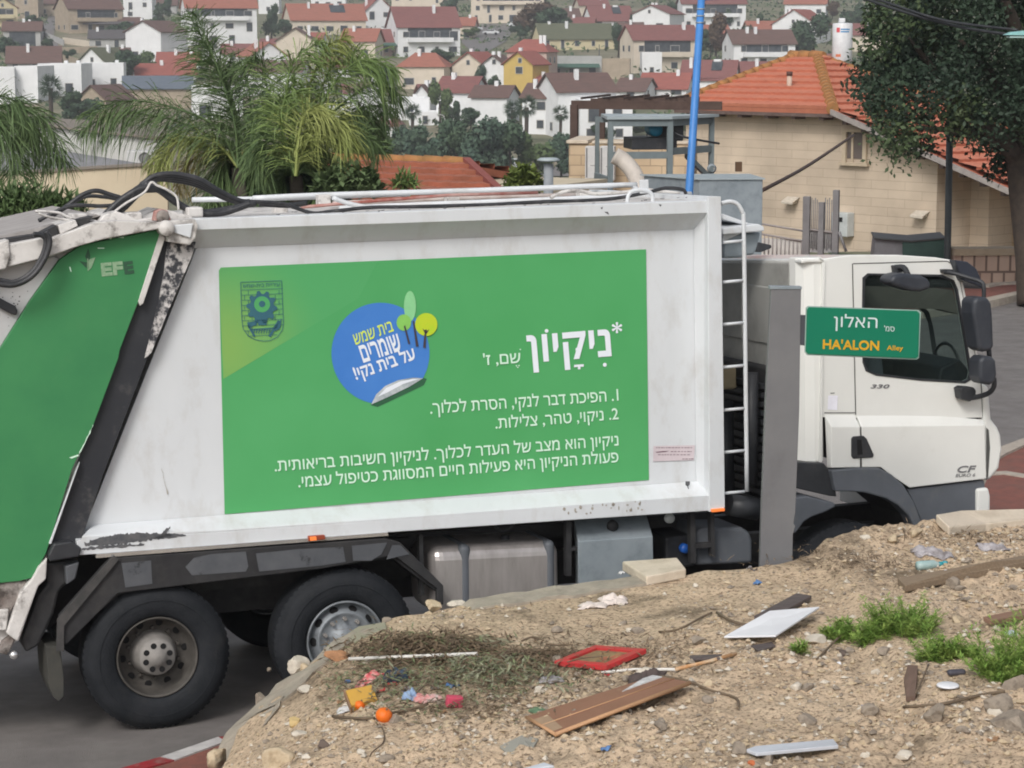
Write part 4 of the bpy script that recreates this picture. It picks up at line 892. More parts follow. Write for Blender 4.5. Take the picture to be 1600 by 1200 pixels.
def dirt_material():
    m = bpy.data.materials.new('dirt_ground'); m.use_nodes = True; n = m.node_tree.nodes; l = m.node_tree.links
    b = n['Principled BSDF']; b.inputs['Roughness'].default_value = 0.95; b.inputs['Specular IOR Level'].default_value = 0.15
    tc = n.new('ShaderNodeTexCoord')
    def nz(s, d=8, r=0.65):
        q = n.new('ShaderNodeTexNoise'); q.inputs['Scale'].default_value = s; q.inputs['Detail'].default_value = d; q.inputs['Roughness'].default_value = r
        l.new(tc.outputs['Object'], q.inputs['Vector']); return q
    def ramp(src, e):
        q = n.new('ShaderNodeValToRGB'); q.color_ramp.elements[0].position = e[0][0]; q.color_ramp.elements[0].color = (*e[0][1], 1)
        q.color_ramp.elements[1].position = e[-1][0]; q.color_ramp.elements[1].color = (*e[-1][1], 1)
        for p_, c_ in e[1:-1]:
            k = q.color_ramp.elements.new(p_); k.color = (*c_, 1)
        l.new(src, q.inputs[0]); return q
    def mix(a, b_, f, t='MIX'):
        q = n.new('ShaderNodeMix'); q.data_type = 'RGBA'; q.blend_type = t
        if isinstance(f, float): q.inputs[0].default_value = f
        else: l.new(f, q.inputs[0])
        l.new(a, q.inputs[6]); l.new(b_, q.inputs[7]); return q.outputs[2]
    base = ramp(nz(2.2).outputs[0], [(0.3, (0.42, 0.32, 0.225)), (0.5, (0.54, 0.42, 0.30)), (0.7, (0.48, 0.385, 0.28))])
    fine = ramp(nz(38, 6).outputs[0], [(0.38, (0.38, 0.35, 0.32)), (0.47, (1, 1, 1)), (0.7, (1.2, 1.18, 1.14))])
    c = mix(base.outputs[0], fine.outputs[0], 1.0, 'MULTIPLY')
    # dark humus stains
    st = n.new('ShaderNodeMapRange'); st.inputs[1].default_value = 0.53; st.inputs[2].default_value = 0.66; l.new(nz(1.1, 10, 0.75).outputs[0], st.inputs[0])
    dk = n.new('ShaderNodeRGB'); dk.outputs[0].default_value = (0.10, 0.075, 0.05, 1)
    mm = n.new('ShaderNodeMath'); mm.operation = 'MULTIPLY'; mm.inputs[1].default_value = 0.75; l.new(st.outputs[0], mm.inputs[0])
    c = mix(c, dk.outputs[0], mm.outputs[0])
    # small stones set in the dirt
    vo = n.new('ShaderNodeTexVoronoi'); vo.inputs['Scale'].default_value = 26; l.new(tc.outputs['Object'], vo.inputs['Vector'])
    r2 = n.new('ShaderNodeMapRange'); r2.inputs[1].default_value = 0.20; r2.inputs[2].default_value = 0.28; r2.inputs[3].default_value = 1; r2.inputs[4].default_value = 0; l.new(vo.outputs['Distance'], r2.inputs[0])
    sel = n.new('ShaderNodeSeparateColor'); l.new(vo.outputs['Color'], sel.inputs[0])
    gt = n.new('ShaderNodeMath'); gt.operation = 'GREATER_THAN'; gt.inputs[1].default_value = 0.62; l.new(sel.outputs[0], gt.inputs[0])
    m2 = n.new('ShaderNodeMath'); m2.operation = 'MULTIPLY'; l.new(r2.outputs[0], m2.inputs[0]); l.new(gt.outputs[0], m2.inputs[1])
    sc = ramp(sel.outputs[1], [(0.0, (0.26, 0.2, 0.14)), (0.6, (0.52, 0.44, 0.34)), (1.0, (0.66, 0.6, 0.5))])
    c = mix(c, sc.outputs[0], m2.outputs[0])
    l.new(c, b.inputs['Base Color'])
    h = n.new('ShaderNodeMath'); h.operation = 'ADD'; l.new(nz(45, 8).outputs[0], h.inputs[0]); l.new(m2.outputs[0], h.inputs[1])
    bp = n.new('ShaderNodeBump'); bp.inputs['Strength'].default_value = 0.9; bp.inputs['Distance'].default_value = 0.02; l.new(h.outputs[0], bp.inputs['Height']); l.new(bp.outputs[0], b.inputs['Normal'])
    return m
dirt_m = dirt_material()
NU, NV = 330, 260
x0_, x1_ = E[1].x + 0.1, E[-1].x
def lotfn(u, v):
    x = x0_ + (x1_ - x0_) * u; ye, _ = edge_at(x); y = ye - 0.10 - (ye - 0.10 - 9.6) * (v ** 1.0)
    xx = x - (x - (-1.95)) * 0.0
    return (xx, y, lot_z(xx, y))
mb = MB(); mb.grid(lotfn, NU, NV)
# skirt under the left and near sides
tag(mb.build('dirt_ground', dirt_m, fix=False), None, None, kind='structure')
conc = mat('lot_concrete', (0.36, 0.315, 0.255), (0.29, 0.26, 0.215), scale=7, rough=0.9, bump=0.5, bscale=30, dirt=((0.19, 0.165, 0.135), 5, 0.48, 0.7, 0.6))
mb = MB(); path = E[:]
wall_lift = lambda px: 0.015
def wl(i): return E[i]
rr = random.Random(4); dense = []
for i in range(len(E) - 1):
    k = max(2, int((E[i + 1] - E[i]).length / 0.09))
    for j in range(k): dense.append((E[i].lerp(E[i + 1], j / k), i + j / k))
dense.append((E[-1], len(E) - 1))
ring = []
for j, (p, s) in enumerate(dense):
    a = dense[max(0, j - 1)][0]; b = dense[min(len(dense) - 1, j + 1)][0]; t = Vector((b.x - a.x, b.y - a.y)).normalized(); nn = Vector((t.y, -t.x))
    w = 0.42 if s < 4 else 0.24
    bare = 1.0 if (s < 5.6 or 7.2 < s < 9.2) else 0.0
    up = 0.022 * bare - 0.03 * (1 - bare) + 0.012 * noise.noise((p.x * 6, p.y * 6, 0)) + (0.012 * noise.noise((p.x * 17, p.y * 17, 5)))
    jx = 0.022 * noise.noise((p.x * 8, p.y * 8, 9)) + 0.015 * noise.noise((p.x * 23, p.y * 23, 9))
    o_ = Vector((p.x, p.y, p.z)) - Vector((nn.x, nn.y, 0)) * jx
    q_ = o_ + Vector((nn.x, nn.y, 0)) * w
    ring.append([(o_.x, o_.y, p.z - 1.6), (o_.x, o_.y, p.z + up - 0.015), (o_.x + nn.x * 0.015, o_.y + nn.y * 0.015, p.z + up), (q_.x, q_.y, lot_z(q_.x, q_.y) + up * 0.9), (q_.x, q_.y, p.z - 1.6)])
vs = [v for r_ in ring for v in r_]; n5 = 5
mb.add(vs, [(j * n5 + k, j * n5 + (k + 1) % n5, (j + 1) * n5 + (k + 1) % n5, (j + 1) * n5 + k) for j in range(len(ring) - 1) for k in range(n5)])
tag(mb.build('retaining_wall', conc), 'low crumbling concrete retaining wall holding the dirt lot above the street', 'wall')
# filler block of the lot on the left, below the wall corner
# ---------------------------------------------------------------- stones
def rock_mesh(name, r, seed, squash=0.6, n=2, ang=0.35):
    bm = bmesh.new(); bmesh.ops.create_icosphere(bm, subdivisions=n, radius=1.0); rd = random.Random(seed)
    cuts = [(Vector((rd.gauss(0, 1), rd.gauss(0, 1), rd.gauss(0, 1))).normalized(), rd.uniform(0.45, 0.85)) for _ in range(9)]
    for v in bm.verts:
        for c_, d_ in cuts:
            k = v.co.dot(c_)
            if k > d_: v.co -= c_ * (k - d_)
        v.co *= 1 + ang * 0.3 * noise.noise(v.co * 2.2 + Vector((seed, 0, 0)))
        v.co = Vector((v.co.x * r, v.co.y * r * 0.8, v.co.z * r * squash))
    me = bpy.data.meshes.new(name); bm.to_mesh(me); bm.free(); return me
lime = mat('limestone', (0.50, 0.41, 0.29), (0.40, 0.31, 0.2), scale=14, rough=0.9, bump=0.4, dirt=((0.24, 0.18, 0.12), 16, 0.5, 0.7, 0.6))
paler = mat('pale_stone', (0.58, 0.53, 0.45), (0.46, 0.41, 0.34), scale=14, rough=0.9, bump=0.4)
greyr = mat('grey_stone', (0.29, 0.245, 0.195), (0.21, 0.175, 0.14), scale=14, rough=0.95, bump=0.5, dirt=((0.13, 0.105, 0.08), 14, 0.5, 0.7, 0.6))
orange = mat('orange_stone', (0.40, 0.20, 0.10), (0.32, 0.17, 0.09), scale=14, rough=0.9, bump=0.4)
yellows = mat('yellow_stone', (0.52, 0.39, 0.18), (0.45, 0.33, 0.16), scale=14, rough=0.9, bump=0.4)
def rock(px, py, wpx, m, label, seed, squash=0.6, group=None, flat=0.0):
    p = LP(px, py); d = (p - CAM).dot(CF); r = wpx / 2 * d / FPX
    me = rock_mesh('rock', r, seed, squash, 3 if wpx > 26 else 2); me.materials.append(m)
    o = bpy.data.objects.new('rock', me); COL.objects.link(o); o.location = p + Vector((0, 0, r * squash * 0.35)); o.rotation_euler = (0, 0, seed * 1.3)
    return tag(o, label, 'rock', group)
rock(338, 1190, 50, lime, 'rounded tan rock on the wall corner at the bottom left', 1, 0.7)
rock(436, 1198, 66, lime, 'large rounded tan boulder cut by the bottom edge of the photo', 2, 0.7)
rock(467, 1046, 40, paler, 'pale squarish stone on the wall edge in front of the middle wheel', 3, 0.85)
rock(526, 1030, 50, orange, 'orange brown stone beside the end of the white rod', 4, 0.5)
rock(462, 1132, 30, yellows, 'yellow stone on the wall top at the left', 5, 0.75)
rock(478, 1078, 38, paler, 'flat whitish stone set in the wall top', 6, 0.3)
rock(505, 1168, 26, mat('dark_stone', (0.13, 0.10, 0.085), rough=0.9), 'dark purplish stone in the gravel below the rubbish pile', 7, 0.8)
rock(1275, 1003, 42, paler, 'smooth flat cream stone left of the weeds below the white board', 8, 0.45)
rock(1590, 1078, 56, greyr, 'grey broken concrete lump under the right hand weeds', 9, 0.8)
rock(1560, 1110, 62, greyr, 'wide grey rubble stone near the right edge, second below the weeds', 10, 0.7)
rock(1585, 1140, 90, greyr, 'biggest rubble stone at the lower right edge', 11, 0.5)
rock(1463, 1122, 44, greyr, 'pointed grey stone standing left of the rubble heap', 12, 0.85)
rock(1412, 1185, 40, paler, 'pale stone near the bottom right of the lot', 13, 0.5)
rock(1259, 1130, 40, greyr, 'brown grey stone above the long white strip', 14, 0.65)
rock(1362, 1115, 40, greyr, 'brown grey stone right of centre in the lower gravel', 15, 0.65)
rock(1200, 1190, 28, greyr, 'small grey stone touching the end of the long white strip', 16, 0.7)
rock(1106, 1098, 26, greyr, 'dark stone to the right of the brown board', 17, 0.7)
rock(1317, 1024, 20, mat('dark_stone', ()), 'small black brown lump below the weeds', 18, 0.8)
rock(1176, 1195, 18, mat('brick_bit', (0.50, 0.15, 0.06), rough=0.9), 'red brick fragment at the bottom edge beside the white strip', 19, 0.7)
rock(872, 988, 26, greyr, 'lone brown grey stone in the bare dirt above the red frame', 20, 0.7)
rock(676, 952, 34, lime, 'tan stone on the wall edge where the fuel tank begins', 21, 0.7)
rock(712, 945, 30, paler, 'pale stone next to the tan one by the fuel tank', 22, 0.5)
rock(722, 980, 14, paler, 'small white pebble above the dry branches', 23, 0.8)
rock(604, 972, 24, greyr, 'flat grey stone on the wall edge below the middle wheel', 24, 0.5)
rock(1395, 846, 26, lime, 'tan stone on the mound below the wheel arch, left of the pale slab', 25, 0.7)
rock(1352, 842, 22, paler, 'pale stone on the mound crest under the front wheel', 26, 0.7)
rock(1430, 836, 28, lime, 'tan stone leaning against the pale slab', 27, 0.7)
rock(1086, 918, 14, paler, 'small white stone below the pale block', 28, 0.8)
rd = random.Random(77)
for k in range(130):
    px, py = rd.uniform(400, 1600), rd.uniform(905, 1198)
    if py < 1010 and px < 820: continue
    rock(px, py, 9 + 24 * rd.random() ** 2.2, rd.choice([lime, paler, greyr, greyr]), 'small loose stone lying in the dirt lot', 100 + k, rd.uniform(0.45, 0.8), 'small loose stones in the dirt lot')
# gravel nobody could count
gv = [MB(), MB(), MB()]
octs = [Vector((1, 0, 0)), Vector((-1, 0, 0)), Vector((0, 1, 0)), Vector((0, -1, 0)), Vector((0, 0, 1)), Vector((0, 0, -1))]
of = [(0, 2, 4), (2, 1, 4), (1, 3, 4), (3, 0, 4), (2, 0, 5), (1, 2, 5), (3, 1, 5), (0, 3, 5)]
for k in range(20000):
    u = rd.random(); x = x0_ + 0.15 + (x1_ - x0_ - 0.2) * u; ye, _ = edge_at(x); y = ye - 0.12 - rd.random() ** 0.9 * 5.0
    dens = noise.noise((x * 1.3, y * 1.3, 11)) + 0.35 * noise.noise((x * 4, y * 4, 3))
    if dens < rd.uniform(-0.6, 0.25) or rd.random() > rough_at(x, y) ** 1.3: continue
    r_ = 0.006 + 0.020 * rd.random() ** 2.2; z = lot_z(x, y)
    a = rd.uniform(0, 6.28); c_, s_ = math.cos(a), math.sin(a); sx, sy, sz = rd.uniform(.7, 1.4), rd.uniform(.7, 1.2), rd.uniform(.45, .9)
    vs = []
    for q in octs:
        v = Vector((q.x * sx + rd.uniform(-.25, .25), q.y * sy + rd.uniform(-.25, .25), q.z * sz + rd.uniform(-.15, .15))) * r_
        vs.append((x + v.x * c_ - v.y * s_, y + v.x * s_ + v.y * c_, z + v.z + r_ * 0.25))
    gv[rd.choice((0, 0, 1, 2))].add(vs, of)
for g, m, nm in ((gv[0], lime, 'gravel'), (gv[1], paler, 'pale_gravel'), (gv[2], greyr, 'grey_gravel')):
    tag(g.build(nm, m, fix=False), {'gravel': 'tan gravel strewn over the dirt lot', 'pale_gravel': 'pale chips of stone strewn over the dirt lot', 'grey_gravel': 'grey brown grit strewn over the dirt lot'}[nm], 'gravel', kind='stuff')
# ---------------------------------------------------------------- slabs, boards and rubbish
def slab_px(name, corners, th, m, label, cat, lift=0.01, bevel=0.004, parent=None, group=None, dz=None):
    q = [LP(*c) for c in corners]; 
    if dz: q = [p + Vector((0, 0, dz[i])) for i, p in enumerate(q)]
    c = sum(q, Vector()) / len(q)
    top = [p - c + Vector((0, 0, lift + th)) for p in q]; bot = [p - Vector((0, 0, th)) for p in top]
    o = MB().loft(top, bot).build(name, m, parent, bevel, loc=c if parent is None else None)
    if label: tag(o, label, cat, group)
    return o, top, c
pale_slab = mat('pale_slab', (0.60, 0.52, 0.42), (0.52, 0.45, 0.36), scale=8, rough=0.85, bump=0.2, dirt=((0.36, 0.29, 0.21), 6, 0.5, 0.72, 0.6))
slab_px('stone_block', [(972, 892), (1010, 916), (1072, 904), (1058, 886)], 0.07, pale_slab, 'pale cut stone block lying on the wall below the grey tool box', 'stone block', 0.0, 0.01)
slab_px('stone_block', [(1462, 818), (1482, 838), (1540, 832), (1640, 822), (1640, 808), (1500, 812)], 0.07, pale_slab, 'long pale stone slab on the wall top below the truck bumper', 'stone block', 0.0, 0.01)
slab_px('stone_block', [(530, 1003), (556, 1006), (604, 985), (602, 976), (560, 983)], 0.02, mat('greenish_concrete', (0.30, 0.28, 0.21), (0.26, 0.25, 0.19), scale=6, rough=0.9, bump=0.3), 'thin flat concrete slab lying below the middle wheel', 'stone block', 0.0)
slab_px('flat_tile', [(716, 1000), (760, 992), (805, 1004), (770, 1014), (735, 1011)], 0.012, mat('greenish_tile', (0.29, 0.27, 0.18), (0.25, 0.24, 0.16), scale=6, rough=0.85), 'flat olive green tile half sunk in the dirt above the branches', 'tile', -0.004)
slab_px('flat_tile', [(780, 1168), (815, 1152), (842, 1156), (832, 1172), (800, 1184)], 0.012, mat('grey_tile', (0.26, 0.26, 0.23), (0.3, 0.29, 0.25), scale=6, rough=0.85), 'flat grey tile left of the brown board near the bottom', 'tile', -0.004)
slab_px('flat_tile', [(822, 1112), (835, 1106), (862, 1108), (848, 1118)], 0.006, mat('faded_green', (0.14, 0.24, 0.14), rough=0.8), 'small faded green sheet behind the brown board', 'tile', 0.0)
# brown door panel
brn = mat('brown_board', (0.27, 0.135, 0.085), (0.235, 0.115, 0.07), scale=3, rough=0.6, dirt=((0.42, 0.30, 0.2), 5, 0.62, 0.72, 0.5))
o, top, c = slab_px('cabinet_panel', [(822, 1132), (868, 1160), (1078, 1084), (1024, 1076)], 0.02, brn, 'brown panelled cabinet board with a pale lipping lying in front of the red frame', 'board', 0.03, 0.003, dz=[0, 0, 0.02, 0.03])
tm = mat('board_lipping', (0.48, 0.28, 0.15), (0.42, 0.24, 0.13), scale=6, rough=0.7)
def edge_bar(a, b, w, h, m, nm, par, dz=0.0, n=2):
    return MB().tube([a + Vector((0, 0, dz)), b + Vector((0, 0, dz))], w, 4).build(nm, m, par)
edge_bar(top[1], top[2], 0.014, 0.02, tm, 'lipping', o, -0.006); edge_bar(top[0], top[1], 0.012, 0.02, tm, 'lipping', o, -0.006)
edge_bar(top[0].lerp(top[1], .55) + Vector((0, 0, .002)), top[3].lerp(top[2], .55) + Vector((0, 0, .002)), 0.004, .01, tm, 'groove', o)
q = [top[0].lerp(top[1], .25), top[0].lerp(top[1], .9), top[0].lerp(top[1], .9).lerp(top[2], .07), top[0].lerp(top[1], .25).lerp(top[3], .11)]
MB().loft([p + Vector((0, 0, .003)) for p in q], [p for p in q]).build('torn_patch', mat('board_core', (0.36, 0.25, 0.16), rough=0.9), o)
q = [top[3].lerp(top[0], .10) , top[3].lerp(top[0], .02), top[3].lerp(top[0], .02).lerp(top[2], .25), top[3].lerp(top[0], .10).lerp(top[1], .25)]
MB().loft([p + Vector((0, 0, .006)) for p in q], [p for p in q]).build('paper_scrap', mat('paper_white', (0.62, 0.62, 0.62), (0.4, 0.4, 0.4), scale=30, rough=0.8), o)
# red picture frame
redf = mat('red_paint_frame', (0.50, 0.035, 0.04), (0.42, 0.04, 0.04), scale=8, rough=0.5, dirt=((0.25, 0.1, 0.08), 9, 0.55, 0.75, 0.5))
fc = [(866, 1046), (948, 1054), (1010, 1027), (930, 1021)]
q = [LP(*p) + Vector((0, 0, 0.035)) for p in fc]; c = sum(q, Vector()) / 4
root = tag(empty('picture_frame', None, None, loc=c), 'red painted picture frame lying flat among the dry twigs', 'picture frame')
Q = [p - c for p in q]
for i in range(4):
    a, b = Q[i], Q[(i + 1) % 4]; ia, ib = a * 0.72, b * 0.72
    MB().loft([p + Vector((0, 0, .02)) for p in (a, b, ib, ia)], [p - Vector((0, 0, .012)) for p in (a, b, ib, ia)]).build('frame_rail', redf, root, 0.003)
MB().loft([p * 0.73 + Vector((0, 0, .004)) for p in Q], [p * 0.73 - Vector((0, 0, .006)) for p in Q]).build('picture', mat('muddy_picture', (0.16, 0.12, 0.075), (0.34, 0.22, 0.10), scale=16, rough=0.7, dirt=((0.35, 0.07, 0.05), 9, 0.55, 0.6, 0.8)), root)
# boards, planks, rods
wh_b = mat('white_board', (0.72, 0.73, 0.76), (0.66, 0.67, 0.7), scale=4, rough=0.45, dirt=((0.5, 0.46, 0.42), 5, 0.6, 0.8, 0.4))
slab_px('white_board', [(1131, 1007), (1212, 1008), (1280, 970), (1202, 974)], 0.012, wh_b, 'white laminated board lying across the dark plank, left of the weeds', 'board', 0.05, 0.002, dz=[-.01, 0, .03, .02])
dkw = mat('dark_plank', (0.075, 0.06, 0.06), (0.11, 0.09, 0.085), scale=6, rough=0.8, stretch=(1, 6, 6), dirt=((0.2, 0.16, 0.13), 9, 0.55, 0.75, 0.5))
slab_px('plank', [(1178, 974), (1196, 982), (1268, 942), (1244, 938)], 0.03, dkw, 'dark purple brown plank behind the white board', 'plank', 0.02)
slab_px('plank', [(1172, 1012), (1186, 1020), (1212, 1012), (1206, 1006)], 0.015, dkw, 'short dark plank end sticking out below the white board', 'plank', 0.0)
oldw = mat('weathered_wood', (0.27, 0.20, 0.135), (0.21, 0.155, 0.105), scale=5, rough=0.9, stretch=(2, 12, 12), dirt=((0.12, 0.09, 0.06), 6, 0.5, 0.7, 0.5))
slab_px('plank', [(1402, 918), (1414, 930), (1640, 884), (1640, 874), (1540, 893)], 0.045, oldw, 'long weathered timber running out of the right edge above the weeds', 'plank', 0.02)
slab_px('plank', [(1536, 976), (1548, 982), (1640, 966), (1640, 954)], 0.03, mat('reddish_wood', (0.20, 0.12, 0.085), (0.25, 0.15, 0.1), scale=6, rough=0.9), 'reddish brown board end at the right edge behind the weeds', 'plank', 0.02)
slab_px('plank', [(1412, 1070), (1416, 1100), (1430, 1098), (1434, 1050), (1418, 1049)], 0.03, mat('brown_block', (0.17, 0.11, 0.085), (0.13, 0.085, 0.065), scale=8, rough=0.85), 'short brown wood block standing out of the gravel below the weeds', 'plank', 0.01)
slab_px('trim_strip', [(1166, 1182), (1182, 1188), (1310, 1176), (1302, 1166), (1180, 1177)], 0.02, mat('grey_white_strip', (0.52, 0.55, 0.60), (0.46, 0.48, 0.52), scale=6, rough=0.5), 'long pale grey metal strip near the bottom edge', 'strip', 0.02, 0.004)
slab_px('trim_strip', [(800, 1212), (820, 1216), (866, 1203), (850, 1198)], 0.015, mat('grey_white_strip', ()), 'pale metal strip cut by the bottom edge below the grey tile', 'strip', 0.01, 0.004)
def rod(name, line, r, m, label, cat, lift=0.02, n=8, sm=3, r2=None):
    q = [LP(x, y) + Vector((0, 0, lift + (0 if len(t) == 0 else t[0]))) for x, y, *t in line]; c = q[0].copy(); q = [p - c for p in q]
    if sm > 1: q = smooth_path(q, sm)
    o = MB().tube(q, r, n, r2=r2).build(name, m, loc=c); return tag(o, label, cat)
rod('curtain_rod', [(545, 1044), (746, 1036)], 0.011, mat('rod_white', (0.72, 0.7, 0.66), rough=0.5), 'thin white rod lying across the heap of dry leaves', 'rod', 0.06, sm=1)
rod('stick', [(940, 1056), (990, 1051), (1055, 1051)], 0.009, mat('rod_white', ()), 'white painted stick under the front rail of the red frame', 'stick', 0.02, sm=1)
rod('stick', [(1055, 1051), (1110, 1038), (1150, 1026)], 0.012, mat('orange_wood', (0.42, 0.20, 0.07), (0.6, 0.5, 0.36), scale=5, rough=0.6), 'orange brown stick with a white tip right of the red frame', 'stick', 0.02, sm=1)
slab_px('plank', [(1077, 1030), (1080, 1036), (1125, 1034), (1128, 1028)], 0.015, dkw, 'small dark lath behind the orange stick', 'plank', 0.01)
twm = mat('twig_bark', (0.11, 0.08, 0.055), (0.16, 0.12, 0.08), scale=9, rough=0.9)
rod('twig', [(1120, 962), (1150, 978), (1180, 981), (1215, 978)], 0.009, twm, 'curved dark twig left of the dark plank', 'twig')
rod('twig', [(1030, 992), (1060, 988), (1095, 970), (1112, 962)], 0.007, twm, 'thin twig above the orange stick, pointing at the dark plank', 'twig')
rod('twig', [(1030, 1062), (1070, 1068), (1110, 1084), (1150, 1096), (1152, 1112)], 0.008, twm, 'bent twig with a hooked end right of the brown board', 'twig')
rod('twig', [(1276, 1038), (1296, 1018), (1318, 998), (1345, 992)], 0.007, twm, 'thin dark twig leaning into the left weeds', 'twig', 0.03)
rod('twig', [(1412, 1110), (1470, 1106), (1530, 1092), (1570, 1086)], 0.009, twm, 'long twig across the gravel above the rubble heap', 'twig')
rod('twig', [(1430, 1095), (1442, 1070), (1450, 1050)], 0.006, twm, 'short twig beside the brown wood block', 'twig', 0.04)
rod('wire', [(573, 1204), (580, 1180), (598, 1164), (600, 1148), (594, 1135), (582, 1120)], 0.004, twm, 'thin curly wire below the orange fruit', 'wire', 0.01)
rod('twig', [(600, 1124), (630, 1118), (655, 1112), (668, 1108)], 0.008, twm, 'twig right of the big orange fruit', 'twig', 0.03)
rod('twig', [(520, 1124), (560, 1128), (585, 1127)], 0.009, twm, 'twig left of the big orange fruit', 'twig', 0.02)
# bark / dark cloth
def crumple(name, px, py, w, h, zc, m, label, cat, seed, tilt=0.0, rot=0.0):
    p = LP(px, py); d = (p - CAM).dot(CF); s_ = d / FPX; sx = w * s_ / 2; sy = h * s_ / 2 * 4.0
    def fn(u, v):
        a, b = u * 2 - 1, v * 2 - 1; k = 1 + 0.35 * noise.noise((a * 1.5, b * 1.5, seed))
        x, y = a * sx * k, b * sy * k * (1 - 0.25 * a * a)
        z = zc * 0.8 * max(0, (1 - a * a) * (1 - b * b)) ** 0.6 * (0.5 + 0.55 * noise.noise((a * 1.9, b * 1.9, seed + 3))) + 0.012 * noise.noise((a * 7, b * 7, seed + 5)) + 0.008
        c_, n_ = math.cos(rot), math.sin(rot)
        X, Y = x * c_ - y * n_, x * n_ + y * c_
        return (X, Y, z + lot_z(p.x + X, p.y + Y) - p.z + tilt * x)
    o = MB().grid(fn, 26, 20).build(name, m, loc=p, fix=False)
    o.modifiers.new('thick', 'SOLIDIFY').thickness = 0.004
    return tag(o, label, cat)
crumple('cloth', 1010, 1062, 60, 12, 0.10, mat('dark_cloth', (0.085, 0.065, 0.06), rough=0.9), 'stiff dark brown cloth between the red frame and the brown board', 'cloth', 3)
crumple('plastic_bag', 958, 942, 46, 8, 0.09, mat('bag_white', (0.66, 0.58, 0.54), (0.56, 0.5, 0.46), scale=9, rough=0.4), 'crumpled whitish plastic bag lying on the bare dirt near the wall', 'plastic bag', 8)
crumple('plastic_bag', 925, 950, 40, 7, 0.06, mat('bag_white', ()), 'torn flap of pale plastic left of the crumpled white bag', 'plastic bag', 9)
crumple('cloth', 617, 1062, 40, 11, 0.13, mat('navy_cloth', (0.03, 0.045, 0.075), (0.05, 0.08, 0.12), scale=9, rough=0.85), 'dark blue garment on top of the rubbish heap', 'cloth', 12)
crumple('cloth', 642, 1092, 24, 9, 0.10, mat('lightblue_cloth', (0.30, 0.42, 0.60), (0.22, 0.3, 0.45), scale=9, rough=0.85), 'light blue cloth hanging over the rubbish heap', 'cloth', 14)
crumple('packet', 578, 1066, 46, 8, 0.09, mat('red_packet', (0.60, 0.08, 0.10), (0.6, 0.4, 0.36), scale=26, rough=0.5), 'red and white printed packet at the left of the rubbish heap', 'packet', 17, rot=0.3)
crumple('packet', 668, 1098, 22, 11, 0.09, mat('pink_packet', (0.55, 0.18, 0.18), (0.45, 0.42, 0.38), scale=16, rough=0.6), 'torn pink and grey packet right of the light blue cloth', 'packet', 19, rot=1.2)
crumple('plastic_bag', 860, 1068, 44, 7, 0.05, mat('grey_bag', (0.42, 0.40, 0.42), (0.2, 0.18, 0.18), scale=16, rough=0.5), 'scrap of grey plastic below the left corner of the red frame', 'plastic bag', 22)
crumple('plastic_bag', 1455, 866, 60, 9, 0.06, mat('grey_bag', ()), 'tangled grey plastic sheet on the mound below the truck bumper', 'plastic bag', 25)
crumple('plastic_bag', 1555, 858, 60, 6, 0.05, mat('grey_bag', ()), 'thin shredded plastic at the right edge of the mound', 'plastic bag', 26)
crumple('packet', 543, 1112, 34, 5, 0.04, mat('paper_white', ()), 'white paper scrap left of the small orange fruit', 'paper', 27)
def boxy(name, px, py, w, dep, h, m, label, cat, rot=0.0, bevel=0.006, tilt=(0, 0)):
    p = LP(px, py); s_ = (p - CAM).dot(CF) / FPX; w *= s_; h *= s_; dep *= s_
    o = MB().box((-w / 2, -dep / 2, 0), (w / 2, dep / 2, h)).build(name, m, None, bevel, loc=p + Vector((0, 0, 0.005))); o.rotation_euler = (tilt[0], tilt[1], rot); return tag(o, label, cat)
card = boxy('carton', 566, 1098, 42, 40, 14, mat('yellow_card', (0.52, 0.30, 0.05), (0.46, 0.27, 0.06), scale=8, rough=0.7), 'small yellow brown carton in the rubbish heap', 'carton', 0.25, 0.003, (0.35, -0.15))
MB().box((-0.09, -0.09, -0.003), (-0.083, 0.085, 0.05)).build('flap', mat('card_brown', (0.28, 0.17, 0.1), rough=0.8), card)
boxy('sponge', 709, 1106, 26, 16, 18, mat('pink_foam', (0.50, 0.06, 0.11), (0.44, 0.07, 0.11), scale=20, rough=0.9, bump=0.3), 'pink foam block right of the rubbish heap', 'foam block', 0.2, 0.01, (0, 0.1))
boxy('drink_can', 1494, 1056, 30, 12, 9, mat('dark_can', (0.05, 0.05, 0.07), (0.09, 0.085, 0.1), rough=0.5), 'dark squashed can right of the weeds', 'can', 0.2, 0.015)
def fruit(px, py, r, label, s):
    p = LP(px, py); d = (p - CAM).dot(CF) / FPX * r
    o = MB().lathe([(0, -d * .85), (d * .5, -d * .75), (d * .9, -d * .4), (d, 0), (d * .88, d * .45), (d * .5, d * .78), (d * .12, d * .84), (0, d * .8)], axis='z', n=24).build('orange_fruit', mat('orange_peel', (0.75, 0.16, 0.012), (0.68, 0.13, 0.01), scale=20, rough=0.5, bump=0.2, bscale=90), None, loc=p + Vector((0, 0, d * .7)))
    MB().lathe([(0, .012), (0.006, .008), (0.006, 0)], o=(0, 0, d * .8), axis='z', n=8).build('stalk', twm, o); o.rotation_euler = (0.3 * s, 0.4, 0); return tag(o, label, 'fruit')
fruit(600, 1127, 13.5, 'larger bright orange fruit below the blue cloths', 1); fruit(562, 1108, 8.5, 'smaller orange fruit under the yellow carton', -1)
lid = LP(1481, 1074); tag(MB().lathe([(0, 0.01), (0.05, 0.012), (0.06, 0.008), (0.063, 0.0), (0, 0)], axis='z', n=28).build('lid', wh_b, loc=lid + Vector((0, 0, .008))), 'white round plastic lid below the weeds', 'lid')
